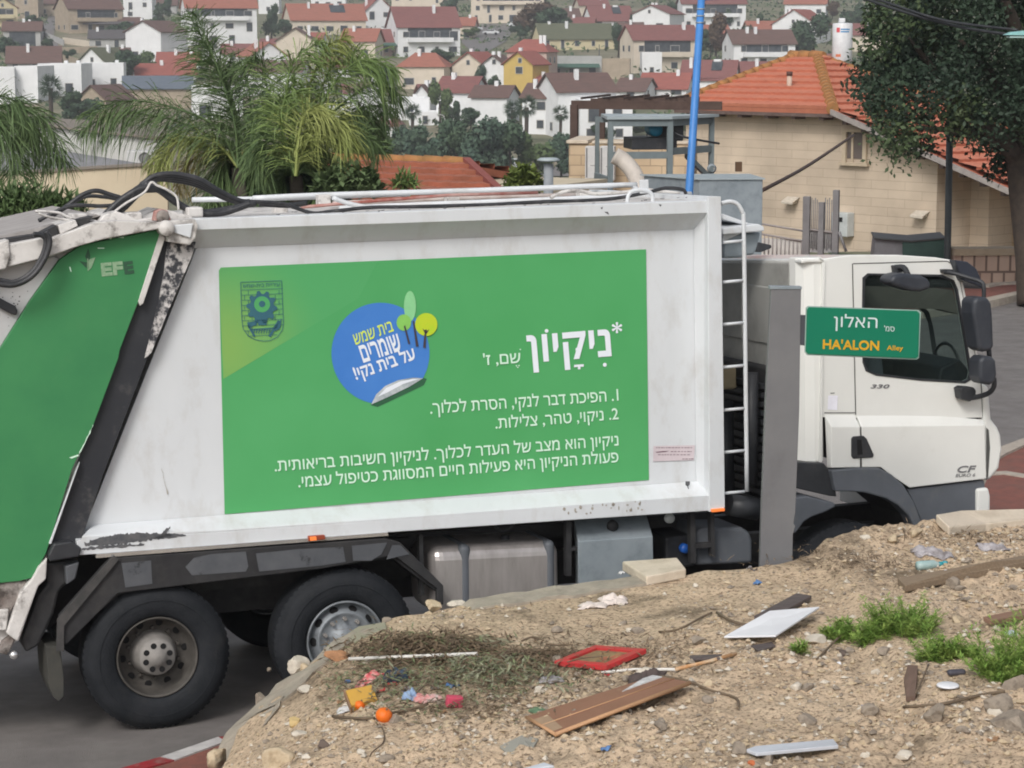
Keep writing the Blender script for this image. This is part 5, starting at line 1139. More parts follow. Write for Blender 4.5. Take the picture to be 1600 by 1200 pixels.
pp = LP(1478, 905); tape = MB().lathe([(0.012, 0.0), (0.03, 0.0), (0.032, 0.01), (0.03, 0.02), (0.012, 0.02), (0.012, 0.0)], n=24).build('tape_roll', wh_b, loc=pp + Vector((0, 0, .03))); tape.rotation_euler = (0.3, 0, 0.2); tag(tape, 'white disc like roll lying on the mound beside the teal bottle', 'roll')
bt = LP(1448, 892); btm = MB().lathe([(0, 0), (0.03, 0.003), (0.033, 0.03), (0.033, 0.13), (0.014, 0.165), (0.014, 0.18), (0, 0.18)], axis='x', n=20).build('bottle', mat('teal_plastic', (0.22, 0.36, 0.36), (0.35, 0.45, 0.44), scale=9, rough=0.25), loc=bt + Vector((-0.07, 0, .035))); btm.rotation_euler = (0, 0, 0.3)
MB().lathe([(0.017, 0.168), (0.018, 0.172), (0.018, 0.195), (0, 0.198)], axis='x', n=16).build('cap', mat('teal_cap', (0.03, 0.30, 0.36), rough=0.4), btm); tag(btm, 'crushed pale teal plastic bottle lying on the mound', 'bottle')
rock(1475, 880, 14, mat('teal_cap', ()), 'teal bottle cap sized lump beside the grey plastic sheet', 131, 0.5)
rock(1325, 997, 12, wh_b, 'tiny white fragment under the left weeds', 132, 0.6); rock(1310, 1037, 13, wh_b, 'white oval chip in the gravel right of centre', 133, 0.4)
rock(1195, 958, 24, wh_b, 'bone white fragment above the dark plank', 134, 0.3); rock(1580, 992, 24, mat('pale_blue_bit', (0.42, 0.48, 0.5), rough=0.6), 'pale blue grey fragment in the right hand weeds', 135, 0.5)
# dry leaves and straw: uncountable
lt = [MB(), MB(), MB()]
def leafbit(mb, p, ln_, w, az, el, droop=0.0):
    t = Vector((math.cos(az) * math.cos(el), math.sin(az) * math.cos(el), math.sin(el))); s_ = Vector((-math.sin(az), math.cos(az), 0)) * w
    m_ = p + t * ln_ * .5; e = p + t * ln_ - Vector((0, 0, droop))
    mb.add([p - s_ * .3, m_ - s_, e, m_ + s_], [(0, 1, 2, 3)])
def litter(n, cx, cy, sx, sy, hgt, mats_w, smin=0.03, smax=0.10, w=0.006):
    for k in range(n):
        px = rd.gauss(cx, sx); py = rd.gauss(cy, sy)
        if py > 1190 or px < 505 - (py - 1010) * 0.2: continue
        p = LP(px, py); hh = hgt * math.exp(-((px - cx) / (sx * 1.6)) ** 2 - ((py - cy) / (sy * 1.6)) ** 2)
        p = p + Vector((0, 0, rd.uniform(0.0, 0.02) + hh * rd.random()))
        leafbit(lt[rd.choices((0, 1, 2), mats_w)[0]], p, rd.uniform(smin, smax), w * rd.uniform(.5, 1.6), rd.uniform(0, 6.28), rd.gauss(0.1, 0.3), rd.uniform(0, .02))
litter(1700, 760, 1062, 66, 16, 0.12, (3, 3, 4)); litter(3200, 660, 1022, 68, 14, 0.10, (1, 8, 0)); litter(700, 930, 1030, 60, 26, 0.02, (0, 6, 0), w=0.004); litter(900, 600, 1075, 56, 20, 0.08, (3, 3, 2))
litter(800, 860, 1035, 60, 12, 0.05, (0, 8, 0)); litter(500, 720, 1110, 70, 14, 0.03, (1, 6, 0)); litter(500, 1330, 880, 70, 14, 0.02, (0, 6, 0), w=0.004); litter(300, 1500, 840, 60, 9, 0.02, (0, 6, 0), w=0.004); litter(260, 1020, 1020, 40, 16, 0.02, (0, 6, 0), w=0.004)
tag(lt[0].build('green_clippings', mat('cut_leaves', (0.13, 0.16, 0.075), (0.19, 0.21, 0.11), scale=9, rough=0.8), fix=False), 'heap of wilting green cut leaves under the white rod', 'clippings', kind='stuff')
tag(lt[1].build('dry_straw', mat('dry_straw', (0.20, 0.145, 0.09), (0.105, 0.075, 0.05), scale=7, rough=0.9), fix=False), 'brown straw and dry leaf litter spread over the dirt', 'straw', kind='stuff')
tag(lt[2].build('grey_green_clippings', mat('grey_leaves', (0.20, 0.215, 0.135), (0.28, 0.28, 0.19), scale=9, rough=0.8), fix=False), 'dried grey green leaves mixed into the heap', 'clippings', kind='stuff')
# loose branches and scraps in the heap
for k in range(26):
    x = rd.uniform(540, 900); y = rd.uniform(1000, 1100) if x < 760 else rd.uniform(1010, 1060); dx = rd.uniform(20, 70) * rd.choice((-1, 1))
    o = rod('twig', [(x, y), (x + dx * .5, y + rd.uniform(-7, 7)), (x + dx, y + rd.uniform(-12, 12))], rd.uniform(.003, .008), twm, 'thin dry branch tangled in the heap of cut leaves', 'twig', rd.uniform(.02, .09), 5); o['group'] = 'dry branches in the heap'
scr_m = [mat('scrap_red', (0.5, 0.06, 0.06), rough=0.6), mat('scrap_blue', (0.1, 0.2, 0.4), rough=0.6), mat('paper_white', ()), mat('scrap_brown', (0.3, 0.18, 0.1), rough=0.8), mat('grey_bag', ())]
for k in range(22):
    x, y = (rd.uniform(530, 720), rd.uniform(1050, 1120)) if k < 14 else (rd.uniform(560, 1590), rd.uniform(880, 1190))
    p = LP(x, y); s_ = rd.uniform(.012, .035); a = rd.uniform(0, 6.28)
    def fn(u, v): return ((u - .5) * 2 * s_, (v - .5) * 2 * s_ * .8, 0.014 + s_ * .9 * noise.noise((u * 3, v * 3, k * 3.1)))
    o = MB().grid(fn, 6, 5).build('litter_scrap', scr_m[k % 5], loc=p, fix=False); o.rotation_euler = (rd.uniform(-.3, .3), rd.uniform(-.3, .3), a); tag(o, 'small crumpled scrap of litter in or around the rubbish heap', 'litter', 'small scraps of litter')
# weeds
weed_m = mat('weed_green', (0.12, 0.24, 0.04), (0.27, 0.36, 0.09), scale=14, rough=0.7, spec=0.25)
def weed(px, py, wpx, hpx, n, label, seed):
    r_ = random.Random(seed); p0 = LP(px, py); s_ = (p0 - CAM).dot(CF) / FPX; rad = wpx / 2 * s_; hh = hpx * s_
    st, lf = MB(), MB()
    for k in range(n):
        a = r_.uniform(0, 6.28); q = r_.random() ** .6 * rad; bx, by = q * math.cos(a), q * math.sin(a) * .9; bz = lot_z(p0.x + bx, p0.y + by) - p0.z
        lean = Vector((bx / rad * .5 + r_.gauss(0, .35), r_.gauss(0, .35), 1)).normalized(); ln_ = hh * r_.uniform(.35, 1.35) * (1 - 0.45 * (q / rad) ** 2)
        P_ = [Vector((bx, by, bz)) + lean * ln_ * t + Vector((lean.x, lean.y, 0)) * ln_ * .35 * t * t for t in (0, .35, .7, 1)]
        st.tube(P_, 0.0022, 4, r2=0.001)
        for j in range(11):
            t = (j + 1) / 12; b = P_[0].lerp(P_[3], t) ; 
            for e_ in range(3):
                az = r_.uniform(0, 6.28); leafbit(lf, b, r_.uniform(.03, .085) * (1.2 - .6 * t), 0.0045, az, r_.uniform(-.1, .9), .004)
    root = empty('weed', label, 'weed', loc=p0, group=None); st.build('stems', weed_m, root, fix=False); lf.build('leaves', weed_m, root, fix=False)
weed(1405, 985, 100, 58, 90, 'big feathery green weed right of the white board', 1); weed(1325, 1000, 70, 26, 34, 'low spreading weed touching the white board', 2)
weed(1372, 998, 60, 24, 30, 'low weed between the white board weed and the tall one', 6); weed(1462, 1030, 56, 44, 50, 'smaller weed just below and right of the big one', 3); weed(1562, 1062, 74, 84, 90, 'tall bright weed near the right edge', 4); weed(1606, 1050, 64, 84, 70, 'weed cut by the right edge of the photo', 5)
weed(1506, 1026, 40, 16, 20, 'thin yellowish weed between the two larger clumps', 7); weed(1248, 1020, 16, 18, 8, 'tiny sprout below the white board', 8)
# ---------------------------------------------------------------- nearer buildings behind the street
tile_m = mat('roof_tiles', (0.52, 0.19, 0.115), (0.46, 0.155, 0.095), scale=2.5, rough=0.8, dirt=((0.32, 0.12, 0.07), 3, 0.5, 0.75, 0.4), bump=0.2, bscale=20)
tile_o = mat('old_roof_tiles', (0.36, 0.125, 0.075), (0.28, 0.10, 0.06), scale=2.5, rough=0.85, dirt=((0.14, 0.07, 0.045), 3, 0.5, 0.75, 0.6), bump=0.2, bscale=20)
ridge_m = mat('ridge_tiles', (0.38, 0.17, 0.065), (0.30, 0.16, 0.06), scale=4, rough=0.9, dirt=((0.2, 0.13, 0.05), 5, 0.5, 0.7, 0.6))
stone_w = courses('stone_cladding', (0.56, 0.465, 0.365), (0.52, 0.43, 0.335), (0.42, 0.34, 0.265), 1.1, 0.235, msize=0.008)
stone_y = courses('stone_cladding_yellow', (0.52, 0.40, 0.27), (0.46, 0.35, 0.23), (0.34, 0.26, 0.18), 0.5, 0.22)
def tiled(poly, rowdir, rh=0.33, tw=0.28, lift=0.045, wave=0.025, mi=0, mb=None):
    """rows of overlapping tiles filling a convex planar polygon"""
    mb = mb or MB(); n = len(poly); nn = Vector()
    for i in range(n): nn += poly[i].cross(poly[(i + 1) % n])
    nn.normalize(); nn = nn if nn.z > 0 else -nn
    X = (rowdir - nn * rowdir.dot(nn)).normalized(); Y = nn.cross(X); Y = Y if Y.z > 0 else -Y
    o = poly[0]; q = [((p - o).dot(X), (p - o).dot(Y)) for p in poly]
    y0, y1 = min(p[1] for p in q), max(p[1] for p in q)
    def rng(y):
        xs = []
        for i in range(n):
            a, b = q[i], q[(i + 1) % n]
            if (a[1] - y) * (b[1] - y) <= 0 and a[1] != b[1]: xs.append(a[0] + (b[0] - a[0]) * (y - a[1]) / (b[1] - a[1]))
        return (min(xs), max(xs)) if len(xs) >= 2 else None
    k = max(1, round((y1 - y0) / rh)); h = (y1 - y0) / k
    for r in range(k):
        ya, yb = y0 + r * h, y0 + (r + 1) * h; A, B = rng(ya + h * .04), rng(yb - h * .04)
        if not A or not B: continue
        m = max(1, int(max(A[1] - A[0], B[1] - B[0]) / tw * 4)); vs = []
        for t, (e0, e1), l_ in ((0, A, lift), (1, B, 0.0), (-1, A, -0.02)):
            y = yb if t == 1 else ya
            for i in range(m + 1):
                x = e0 + (e1 - e0) * i / m; w_ = wave * (0.5 + 0.5 * math.cos(2 * math.pi * x / tw)) if t >= 0 else 0
                vs.append(o + X * x + Y * y + nn * (l_ + w_))
        fs = [(i, i + 1, m + 2 + i, m + 1 + i) for i in range(m)] + [(2 * m + 2 + i, 2 * m + 3 + i, i + 1, i) for i in range(m)]
        mb.add(vs, fs, mi)
    mb.add([p - nn * 0.03 for p in poly] + [p - nn * 0.15 for p in poly], [tuple(range(n)), tuple(range(n, 2 * n))] + [(i, (i + 1) % n, n + (i + 1) % n, n + i) for i in range(n)], mi)
    return mb
def ridge(a, b, r, m, parent, name='ridge_tiles', seg=0.38):
    L_ = (b - a).length; k = max(2, int(L_ / seg)); pts_, mb = [], MB()
    for i in range(k):
        p, q = a.lerp(b, i / k), a.lerp(b, (i + 1.12) / k); mb.tube([p, q], r * 1.1, 8, r2=r * 0.86)
    return mb.build(name, m, parent)
HF = yaw_frame(P(1465, 400, 60), -46.5)
house = empty('stone_villa', 'beige stone clad villa with a bright orange tiled hip roof behind the truck cab', 'house', HF)
def hp(l, v): return [HF.L(x, y, v) for x, y in l]
zb = -6.0
A = hp([(1072, 172), (1300, 181), (1380, 217), (1465, 256)], 0); A = [Vector((A[3].x, 0, zb)), Vector((A[0].x, 0, zb))] + A
# opening for the window
wn = hp([(1323, 206), (1353, 207), (1353, 249), (1323, 247)], 0)
MB().loft(A, [p + Vector((0, 6.0, 0)) for p in A], 0).build('wall', stone_w, house)
w_ = MB().loft([p + Vector((0, -0.02, 0)) for p in wn], [p + Vector((0, 0.01, 0)) for p in wn]).build('window', mat('window_shade', (0.11, 0.09, 0.085), (0.14, 0.115, 0.1), scale=3, rough=0.5), house)
c0 = wn[0]; x0w, x1w, z1w, z0w = wn[0].x, wn[1].x, wn[0].z, wn[2].z
fm = MB()
for a, b in (((x0w - .08, -.09, z0w - .1), (x0w + .04, -.02, z1w + .08)), ((x1w - .04, -.09, z0w - .1), (x1w + .08, -.02, z1w + .08)), ((x0w + .04, -.09, z1w), (x1w - .04, -.02, z1w + .08)), ((x0w - .16, -.14, z0w - .18), (x1w + .16, -.02, z0w - .1)), ((x0w + .2, -.05, z0w - .1), (x0w + .26, -.021, z1w))): fm.box(a, b)
fm.build('frame', mat('stone_trim', (0.52, 0.43, 0.32), (0.44, 0.36, 0.26), scale=6, rough=0.85), w_)
B = hp([(1466, 258), (1546, 292)], 1.5); B = [Vector((B[0].x - 0.6, 1.5, zb)), Vector((B[0].x - 0.6, 1.5, B[0].z)), B[0], B[1], Vector((B[1].x, 1.5, zb))]
MB().loft(B, [p + Vector((0, 5, 0)) for p in B]).build('wall', stone_w, house)
B = hp([(1546, 303), (1640, 306)], 2.6); B = [Vector((B[0].x - .5, 2.6, zb)), Vector((B[0].x - .5, 2.6, B[0].z)), B[1], Vector((B[1].x, 2.6, zb))]
lw = MB().loft(B, [p + Vector((0, 3, 0)) for p in B]).build('wall', stone_y, house)
q = hp([(1556, 378), (1566, 378), (1566, 386), (1556, 386)], 2.59); MB().loft(q, [p + Vector((0, 0.005, 0)) for p in q]).build('vent', darkhole, house)
q = hp([(1545, 301), (1640, 303), (1640, 309), (1545, 307)], 2.5); MB().loft(q, [p + Vector((0, 3.2, 0)) for p in q]).build('coping', mat('stone_trim', ()), house)
eL, eR = HF.L(1052, 157, -0.55), HF.L(1301, 176, -0.55); eL.z = eR.z = (eL.z + eR.z) / 2
apL, apR = HF.L(1243, 88, 4.6), HF.L(1277, 88, 4.6); apL.z = apR.z = (apL.z + apR.z) / 2
vB = HF.L(1580, 294, -0.55); vBb = vB + Vector((0, 5.6, 0))
X_ = Vector((1, 0, 0)); Y_ = Vector((0, 1, 0))
rt = tiled([eL, eR, apR, apL], X_, 0.56, 0.30, 0.07, 0.012).build('roof', tile_m, house, fix=False)
bl = Vector((eL.x, 11, eL.z)); br_ = Vector((vBb.x, 11, vBb.z))
back = MB(); tiled([eL, apL, bl], Y_, 0.5, 0.3, mb=back); tiled([bl, apL, apR, Vector((apR.x + 1, 11, eR.z))], X_, 0.5, 0.3, mb=back); back.build('roof', tile_m, house, fix=False)
tiled([eR, vB, vBb, apR], Y_, 0.56, 0.30, 0.07, 0.012).build('roof', tile_m, house, fix=False)
ridge(eR, apR, 0.16, ridge_m, house); ridge(eL, apL, 0.14, ridge_m, house); ridge(apL - Vector((.2, 0, 0)), apR + Vector((.2, 0, 0)), 0.17, ridge_m, house); ridge(apR, vBb, 0.14, ridge_m, house)
fas = mat('fascia_brown', (0.10, 0.065, 0.055), (0.15, 0.11, 0.1), scale=6, rough=0.7)
def beam(a, b, w, h, m, name, parent):
    t = (b - a).normalized(); s_ = t.cross(Vector((0, 0, 1))).normalized() * w / 2; u = Vector((0, 0, h))
    return MB().loft([a - s_, a + s_, a + s_ - u, a - s_ - u], [b - s_, b + s_, b + s_ - u, b - s_ - u]).build(name, m, parent)
beam(eR + Vector((0, -.06, -.02)), vB + Vector((0, -.06, -.02)), 0.10, 0.14, mat('gutter_grey', (0.34, 0.31, 0.29), (0.26, 0.23, 0.22), scale=6, rough=0.5), 'gutter', house)
beam(eL + Vector((0, 0.1, -.12)), eR + Vector((0, 0.1, -.12)), 0.12, 0.12, fas, 'fascia', house)
for k in range(9):
    p = eR.lerp(vB, (k + .5) / 9) + Vector((0, .1, -.2)); MB().box((p.x - .07, p.y, p.z - .12), (p.x + .07, p.y + .5, p.z)).build('rafter_end', fas, house)
for k in range(6):
    p = eL.lerp(eR, (k + .5) / 6) + Vector((0, .1, -.24)); MB().box((p.x - .07, p.y, p.z - .08), (p.x + .07, p.y + .45, p.z)).build('rafter_end', fas, house)
ch_ = HF.L(1233, 152, 1.35); fl = MB().tube([ch_, ch_ + Vector((0, 0, .62))], 0.075, 10).build('flue', mat('flue_pale', (0.55, 0.42, 0.34), rough=0.7), house)
MB().tube([ch_ + Vector((0, 0, .6)), ch_ + Vector((0, 0, .72))], 0.09, 10).build('cowl', mat('flue_dark', (0.1, 0.05, 0.04), rough=0.7), fl)
MB().lathe([(0, .03), (.25, .02), (.27, 0), (0, -.02)], o=ch_, axis='z', n=16).build('flashing', mat('flashing', (0.3, 0.27, 0.2), rough=0.8), fl)
for px, py in ((1240, 314), (1442, 336)):
    p = HF.L(px, py, -0.01); MB().loft([p + Vector(v) for v in ((-.2, -.3, 0), (.2, -.3, -.02), (.22, 0, .12), (-.22, 0, .12))], [p + Vector(v) for v in ((-.2, -.3, -.06), (.2, -.3, -.08), (.12, 0, -.05), (-.12, 0, -.05))]).build('wall_lamp', paler, house, 0.01)
p = HF.L(1322, 350, -0.01); mx = MB().box((p.x - .28, -.32, p.z - .32), (p.x + .28, -.01, p.z + .32)).build('meter_box', mat('meter_white', (0.5, 0.53, 0.53), rough=0.5), house, 0.02)
MB().box((p.x - .03, -.335, p.z + .08), (p.x + .12, -.321, p.z + .2)).build('switch', darkhole, mx)
tank_ = P(1315.5, 96, 69); boiler = empty('water_heater', 'upright white cylindrical water heater standing behind the orange roof ridge', 'water heater', loc=tank_)
MB().lathe([(0, 0), (.29, 0), (.3, .02), (.3, 1.1), (.28, 1.13), (0, 1.15)], axis='z', n=32).build('cylinder', mat('heater_white', (0.68, 0.70, 0.72), rough=0.35), boiler)
for a in range(4): MB().box((-.25 + .16 * a, -.05, -.6), (-.21 + .16 * a, -.01, 0)).build('leg', galv, boiler)
MB().box((-.12, -.1, 1.15), (.06, .1, 1.28)).build('inlet', mat('heater_white', ()), boiler, 0.02)
def label_patch(x0, x1, z0, z1, m, nm='label'):
    f = lambda x, z: (x, -math.sqrt(max(0, .304 ** 2 - x * x)) , z); k = 5
    mb = MB().grid(lambda u, v: f(x0 + (x1 - x0) * u, z0 + (z1 - z0) * v), k, 1); return mb.build(nm, m, boiler, fix=False)
label_patch(-.21, -.12, .86, 1.0, mat('label_red', (0.62, 0.1, 0.12), rough=0.5)); label_patch(-.10, .18, .93, .97, mat('label_blue', (0.08, 0.28, 0.55), rough=0.5)); label_patch(-.10, .16, .86, .90, mat('label_blue', ())); label_patch(-.22, -.08, .14, .22, mat('label_orange', (0.65, 0.22, 0.12), rough=0.5))
# pergola
PF = yaw_frame(P(900, 230, 55), -14); perg = empty('pergola', 'dark brown wooden pergola joined to the stone villa', 'pergola', PF)
pw = mat('pergola_brown', (0.055, 0.032, 0.026), (0.08, 0.05, 0.04), scale=4, rough=0.7)
def pbeam(a, b, w, h, nm='beam'):
    return beam(a, b, w, h, pw, nm, perg)
f0, f1 = PF.L(893, 157, 0), PF.L(1128, 168, 0); f1.z = f0.z
pbeam(f0, f1, .1, .2)
for k, (v, up) in enumerate(((0.8, 0), (1.6, 0), (2.4, 0), (3.2, 0))):
    a = f0 + Vector((.3, v, 0.03)); pbeam(a, a + Vector((2.1 + .05 * k, 0, 0)), .07, .15)
for k in range(5): a = f0 + Vector((.25 + k * .5, -.05, .08)); pbeam(a, a + Vector((0, 3.4, 0)), .04, .05, 'rafter')
p = f0 + Vector((.07, 0, -.1)); MB().box((p.x - .09, -.09, -9), (p.x + .09, .09, p.z)).build('post', pw, perg, 0.01)
p = f0 + Vector((.07, 3.3, -.1)); MB().box((p.x - .07, 3.2, -9), (p.x + .07, 3.34, p.z)).build('post', pw, perg, 0.01)
mat('ac_grille', (0.2, 0.2, 0.2), rough=0.5)
# stone parapet below the pergola with two condensers
BF = yaw_frame(P(890, 290, 50), -8); blk = empty('stone_parapet', 'stone clad parapet block under the pergola post', 'wall', BF)
a, b = BF.L(889, 224, 0), BF.L(1080, 232, 0); MB().box((a.x, 0, -8), (b.x, 2.2, a.z)).build('wall', stone_y, blk)
MB().box((a.x - .05, -.06, a.z), (a.x + .42, 2.25, a.z + .07)).build('coping', pale_slab, blk, 0.01); 
MB().box((a.x + .5, -.03, a.z + .0), (b.x, .5, a.z + .05)).build('coping', pale_slab, blk, 0.01)
def ac(px0, px1, py0, py1, fr, v, label, fan=True, dep=0.35, cat='air conditioner'):
    a = fr.L(px0, py1, v); b = fr.L(px1, py0, v); f2 = Frame(fr.o + fr.ex * ((a.x + b.x) / 2) + fr.ey * v + fr.ez * a.z, fr.ex, fr.ey, fr.ez)
    w, h = b.x - a.x, b.z - a.z; r_ = empty('air_conditioner', label, cat, f2, group=None)
    MB().box((-w / 2, 0, 0), (w / 2, dep, h)).build('casing', mat('ac_white', (0.55, 0.55, 0.54), (0.48, 0.48, 0.48), scale=5, rough=0.5), r_, 0.012)
    if fan: MB().lathe([(0, -.012), (min(w, h) * .22, -.012), (min(w, h) * .38, -.005), (min(w, h) * .4, -.02), (min(w, h) * .42, 0)], o=(w * .12, 0, h / 2), n=24).build('fan_grille', mat('ac_grille', (0.2, 0.2, 0.2), rough=0.5), r_)
    else: MB().box((-w / 2 + .02, -.012, .03), (-w / 2 + .05, 0, h - .03)).build('edge_trim', mat('ac_grille', ()), r_); MB().box((-.02, -.008, h * .4), (w * .4, 0, h * .42)).build('seam', mat('ac_grille', ()), r_)
    return r_
ac(914, 934, 229, 279, BF, -0.45, 'left of two tall grey white condenser boxes on the stone parapet', False)
ac(937, 960, 229, 282, BF, -0.55, 'right of two tall grey white condenser boxes, beside the steel frame', False)
# steel frame with a motor
GF = yaw_frame(P(1040, 290, 40), 8); stf = empty('steel_frame', 'grey steel frame shelter with flat metal roof holding a blue motor', 'steel frame', GF)
st_m = mat('steel_grey', (0.17, 0.205, 0.215), (0.14, 0.17, 0.18), scale=5, rough=0.5)
zt = GF.L(1047, 186, 0).z
def post_at(px, v, w=.10): 
    p = GF.L(px, 186, v); return MB().box((p.x - w / 2, v - w / 2, -7), (p.x + w / 2, v + w / 2, zt)).build('post', st_m, stf, 0.006), p.x
_, xa = post_at(1047, 0); _, xb = post_at(954, 0.0, .09); _, xc = post_at(1112, 1.0, .09)
MB().box((xb - .02, 1.35, -7), (xb + .05, 1.42, zt)).build('post', st_m, stf)
def sb(a, b, w, h, nm='beam'): return beam(Vector(a), Vector(b), w, h, st_m, nm, stf)
sb((xb, 0, zt), (xa, 0, zt), .08, .12); sb((xa, 0, zt), (xc, 1, zt), .08, .12); sb((xb, 0, zt - .56), (xa, 0, zt - .56), .07, .12); sb((xb, 1.4, zt), (xc, 1, zt), .06, .1); sb((xb, 0, zt - 1.0), (xb, 1.4, zt - 1.0), .07, .1)
sb((xa + .4, .5, zt - .6), (xc, 1, zt - 1.05), .07, .1, 'brace'); sb((xa, 0, zt - .5), (xc, 1, zt - .5), .07, .12)
MB().loft([(xb - .08, -.08, zt), (xa + .02, -.1, zt), (xc + .12, .95, zt), (xb + .1, 1.5, zt)], [(xb - .08, -.08, zt + .05), (xa + .02, -.1, zt + .05), (xc + .12, .95, zt + .05), (xb + .1, 1.5, zt + .05)]).build('roof_sheet', mat('sheet_pale', (0.36, 0.41, 0.43), (0.3, 0.35, 0.37), scale=2, rough=0.5), stf)
m0 = GF.L(1022, 202, .5)
MB().lathe([(0, -.22), (.10, -.22), (.12, -.18), (.12, .25), (0, .25)], o=(m0.x, .5, m0.z), n=20).build('motor', mat('motor_blue', (0.03, 0.22, 0.36), rough=0.5), stf)
MB().box((m0.x - .45, .2, m0.z - .34), (m0.x + .35, 1.0, m0.z - .14)).build('machine_bed', black, stf, 0.01)
MB().box((m0.x + .02, .35, m0.z - .2), (m0.x + .5, .9, m0.z + .2)).build('gearbox', black, stf, 0.03)
MB().tube(smooth_path([Vector((m0.x + .2, .2, m0.z)), Vector((m0.x + .45, .0, m0.z - .12)), Vector((xc, .4, m0.z - .25))], 4), .02, 6).build('cable', black, stf)
du = [P(960, 243, 38.5), P(975, 252, 38.5), P(990, 270, 38.4), P(998, 292, 38.3), P(1000, 330, 38.2)]; c = du[0].copy()
tag(MB().tube(smooth_path([p - c for p in du], 5), .14, 16).build('duct', mat('duct_cream', (0.52, 0.47, 0.42), (0.44, 0.4, 0.36), scale=5, rough=0.6), loc=c), 'thick bent cream coloured duct under the steel frame', 'duct')
XF = yaw_frame(P(1092, 300, 36), 5); a, b = XF.L(1093, 281, 0), XF.L(1192, 276, 0); gb = empty('metal_tank', 'big galvanised metal box tank standing behind the front of the truck body', 'tank', XF)
MB().loft([(a.x, 0, -6), (b.x, 0, -6), (b.x, 1.2, -6), (a.x - .7, 1.2, -6)], [(a.x, 0, a.z), (b.x, 0, a.z), (b.x, 1.2, a.z), (a.x - .7, 1.2, a.z)]).build('casing', galv, gb, 0.01)
MB().loft([(a.x - .03, -.03, a.z), (b.x + .03, -.03, a.z), (b.x + .03, 1.23, a.z), (a.x - .76, 1.23, a.z)], [(a.x - .03, -.03, a.z + .02), (b.x + .03, -.03, a.z + .02), (b.x + .03, 1.23, a.z + .02), (a.x - .76, 1.23, a.z + .02)]).build('lid', mat('sheet_pale', ()), gb)
p = XF.at(1154, 268, a.z); MB().box((p.x - .05, p.y - .05, a.z), (p.x + .05, p.y + .05, a.z + .16)).build('stub_pipe', mat('rust_brown', (0.12, 0.07, 0.04), rough=0.9), gb)
p = XF.at(1112, 270, a.z); MB().lathe([(.05, -.02), (.08, 0), (.05, .02)], o=(p.x, p.y, a.z + .07), n=16).build('lifting_ring', galv, gb)
# poles, cables
bp_m = mat('pole_blue', (0.06, 0.22, 0.55), (0.045, 0.18, 0.47), scale=3, rough=0.45)
pb0 = P(1079, 265, 34); pb1 = P(1096, -2, 34); dr = (pb1 - pb0); bpole = empty('blue_pole', 'tall bright blue metal lamp pole rising out of the picture', 'lamp pole', loc=pb0 - dr * 2.0)
MB().tube([Vector(), dr * 3.6], 0.068, 16, r2=0.052).build('shaft', bp_m, bpole)
MB().tube([dr * 3.0 + Vector((0, 0, 0)), dr * 3.0 + Vector((.3, -.05, .02))], 0.03, 10).build('arm', bp_m, bpole)
for f_ in (2.86, 2.9, 2.94): MB().lathe([(.062, -.01), (.07, 0), (.062, .01)], o=dr * f_, axis='z', n=16).build('clamp_band', galv, bpole)
dk_m = mat('dark_metal_pole', (0.045, 0.055, 0.06), (0.07, 0.08, 0.085), scale=3, rough=0.6)
p0, p1 = P(1482, 402, 43.5), P(1485, 150, 43.5); tag(MB().tube([Vector((0, 0, -2)), p1 - p0], 0.065, 14).build('utility_pole', dk_m, loc=p0), 'thin dark grey pole under the dark tree, in front of the villa wall', 'pole')
def cable(line, r_, label, name='cable', m=None):
    q = [P(*l) for l in line]; c = q[0].copy(); return tag(MB().tube(smooth_path([p - c for p in q], 6), r_, 6).build(name, m or black, loc=c), label, 'cable')
cable([(1340, -12, 24), (1400, 9, 23.5), (1480, 33, 23), (1590, 47, 22.3)], .014, 'upper of two black overhead cables leading to the turquoise lamp')
cable([(1330, -10, 24), (1395, 13, 23.5), (1490, 40, 23), (1575, 54, 22.3)], .016, 'lower of two black overhead cables leading to the turquoise lamp')
cable([(1190, 298, 39), (1262, 259, 48), (1334, 211, 59)], .035, 'taut dark cable running from the metal tank up to the villa window', m=pw)
lp = P(1598, 50, 22.2); lamp = empty('street_lamp', 'turquoise street lamp head at the upper right edge', 'street lamp', loc=lp)
MB().loft([(-.18, -.1, -.03), (.5, -.1, -.045), (.5, .1, -.045), (-.18, .1, -.03)], [(-.12, -.07, .0), (.5, -.08, .06), (.5, .08, .06), (-.12, .07, .0)]).build('housing', mat('lamp_turquoise', (0.22, 0.45, 0.44), rough=0.4), lamp, 0.01)
MB().box((-.14, -.08, -.055), (.3, .08, -.04)).build('glass_cover', mat('lamp_pale', (0.42, 0.6, 0.58), rough=0.3), lamp)
# vent, gate, railing, container, garden wall
vp = P(857, 292, 33); vent = empty('roof_vent', 'grey mushroom shaped roof vent behind the truck body', 'vent', loc=vp)
MB().tube([Vector((0, 0, -3)), Vector((0, 0, .33))], 0.07, 16).build('pipe', mat('vent_grey', (0.26, 0.28, 0.30), (0.2, 0.22, 0.24), scale=6, rough=0.6), vent); MB().lathe([(0, .42), (.12, .415), (.165, .39), (.16, .37), (0, .36)], axis='z', n=28).build('cap', mat('sheet_pale', ()), vent)
FF = yaw_frame(P(1230, 392, 46), -20); rl = empty('railing', 'low pale metal railing in front of the villa, left of the gate', 'railing', FF)
rm = mat('railing_grey', (0.33, 0.30, 0.29), rough=0.6)
a, b = FF.L(1185, 349, 0), FF.L(1262, 362, 0); a2, b2 = FF.L(1185, 365, 0), FF.L(1262, 378, 0)
MB().tube([a, b], .022, 6).build('rail', rm, rl); MB().tube([a2, b2], .022, 6).build('rail', rm, rl)
for k in range(12):
    t = (k + .5) / 12; MB().tube([a2.lerp(b2, t), a2.lerp(b2, t) - Vector((0, 0, .5))], .013, 5).build('bar', rm, rl)
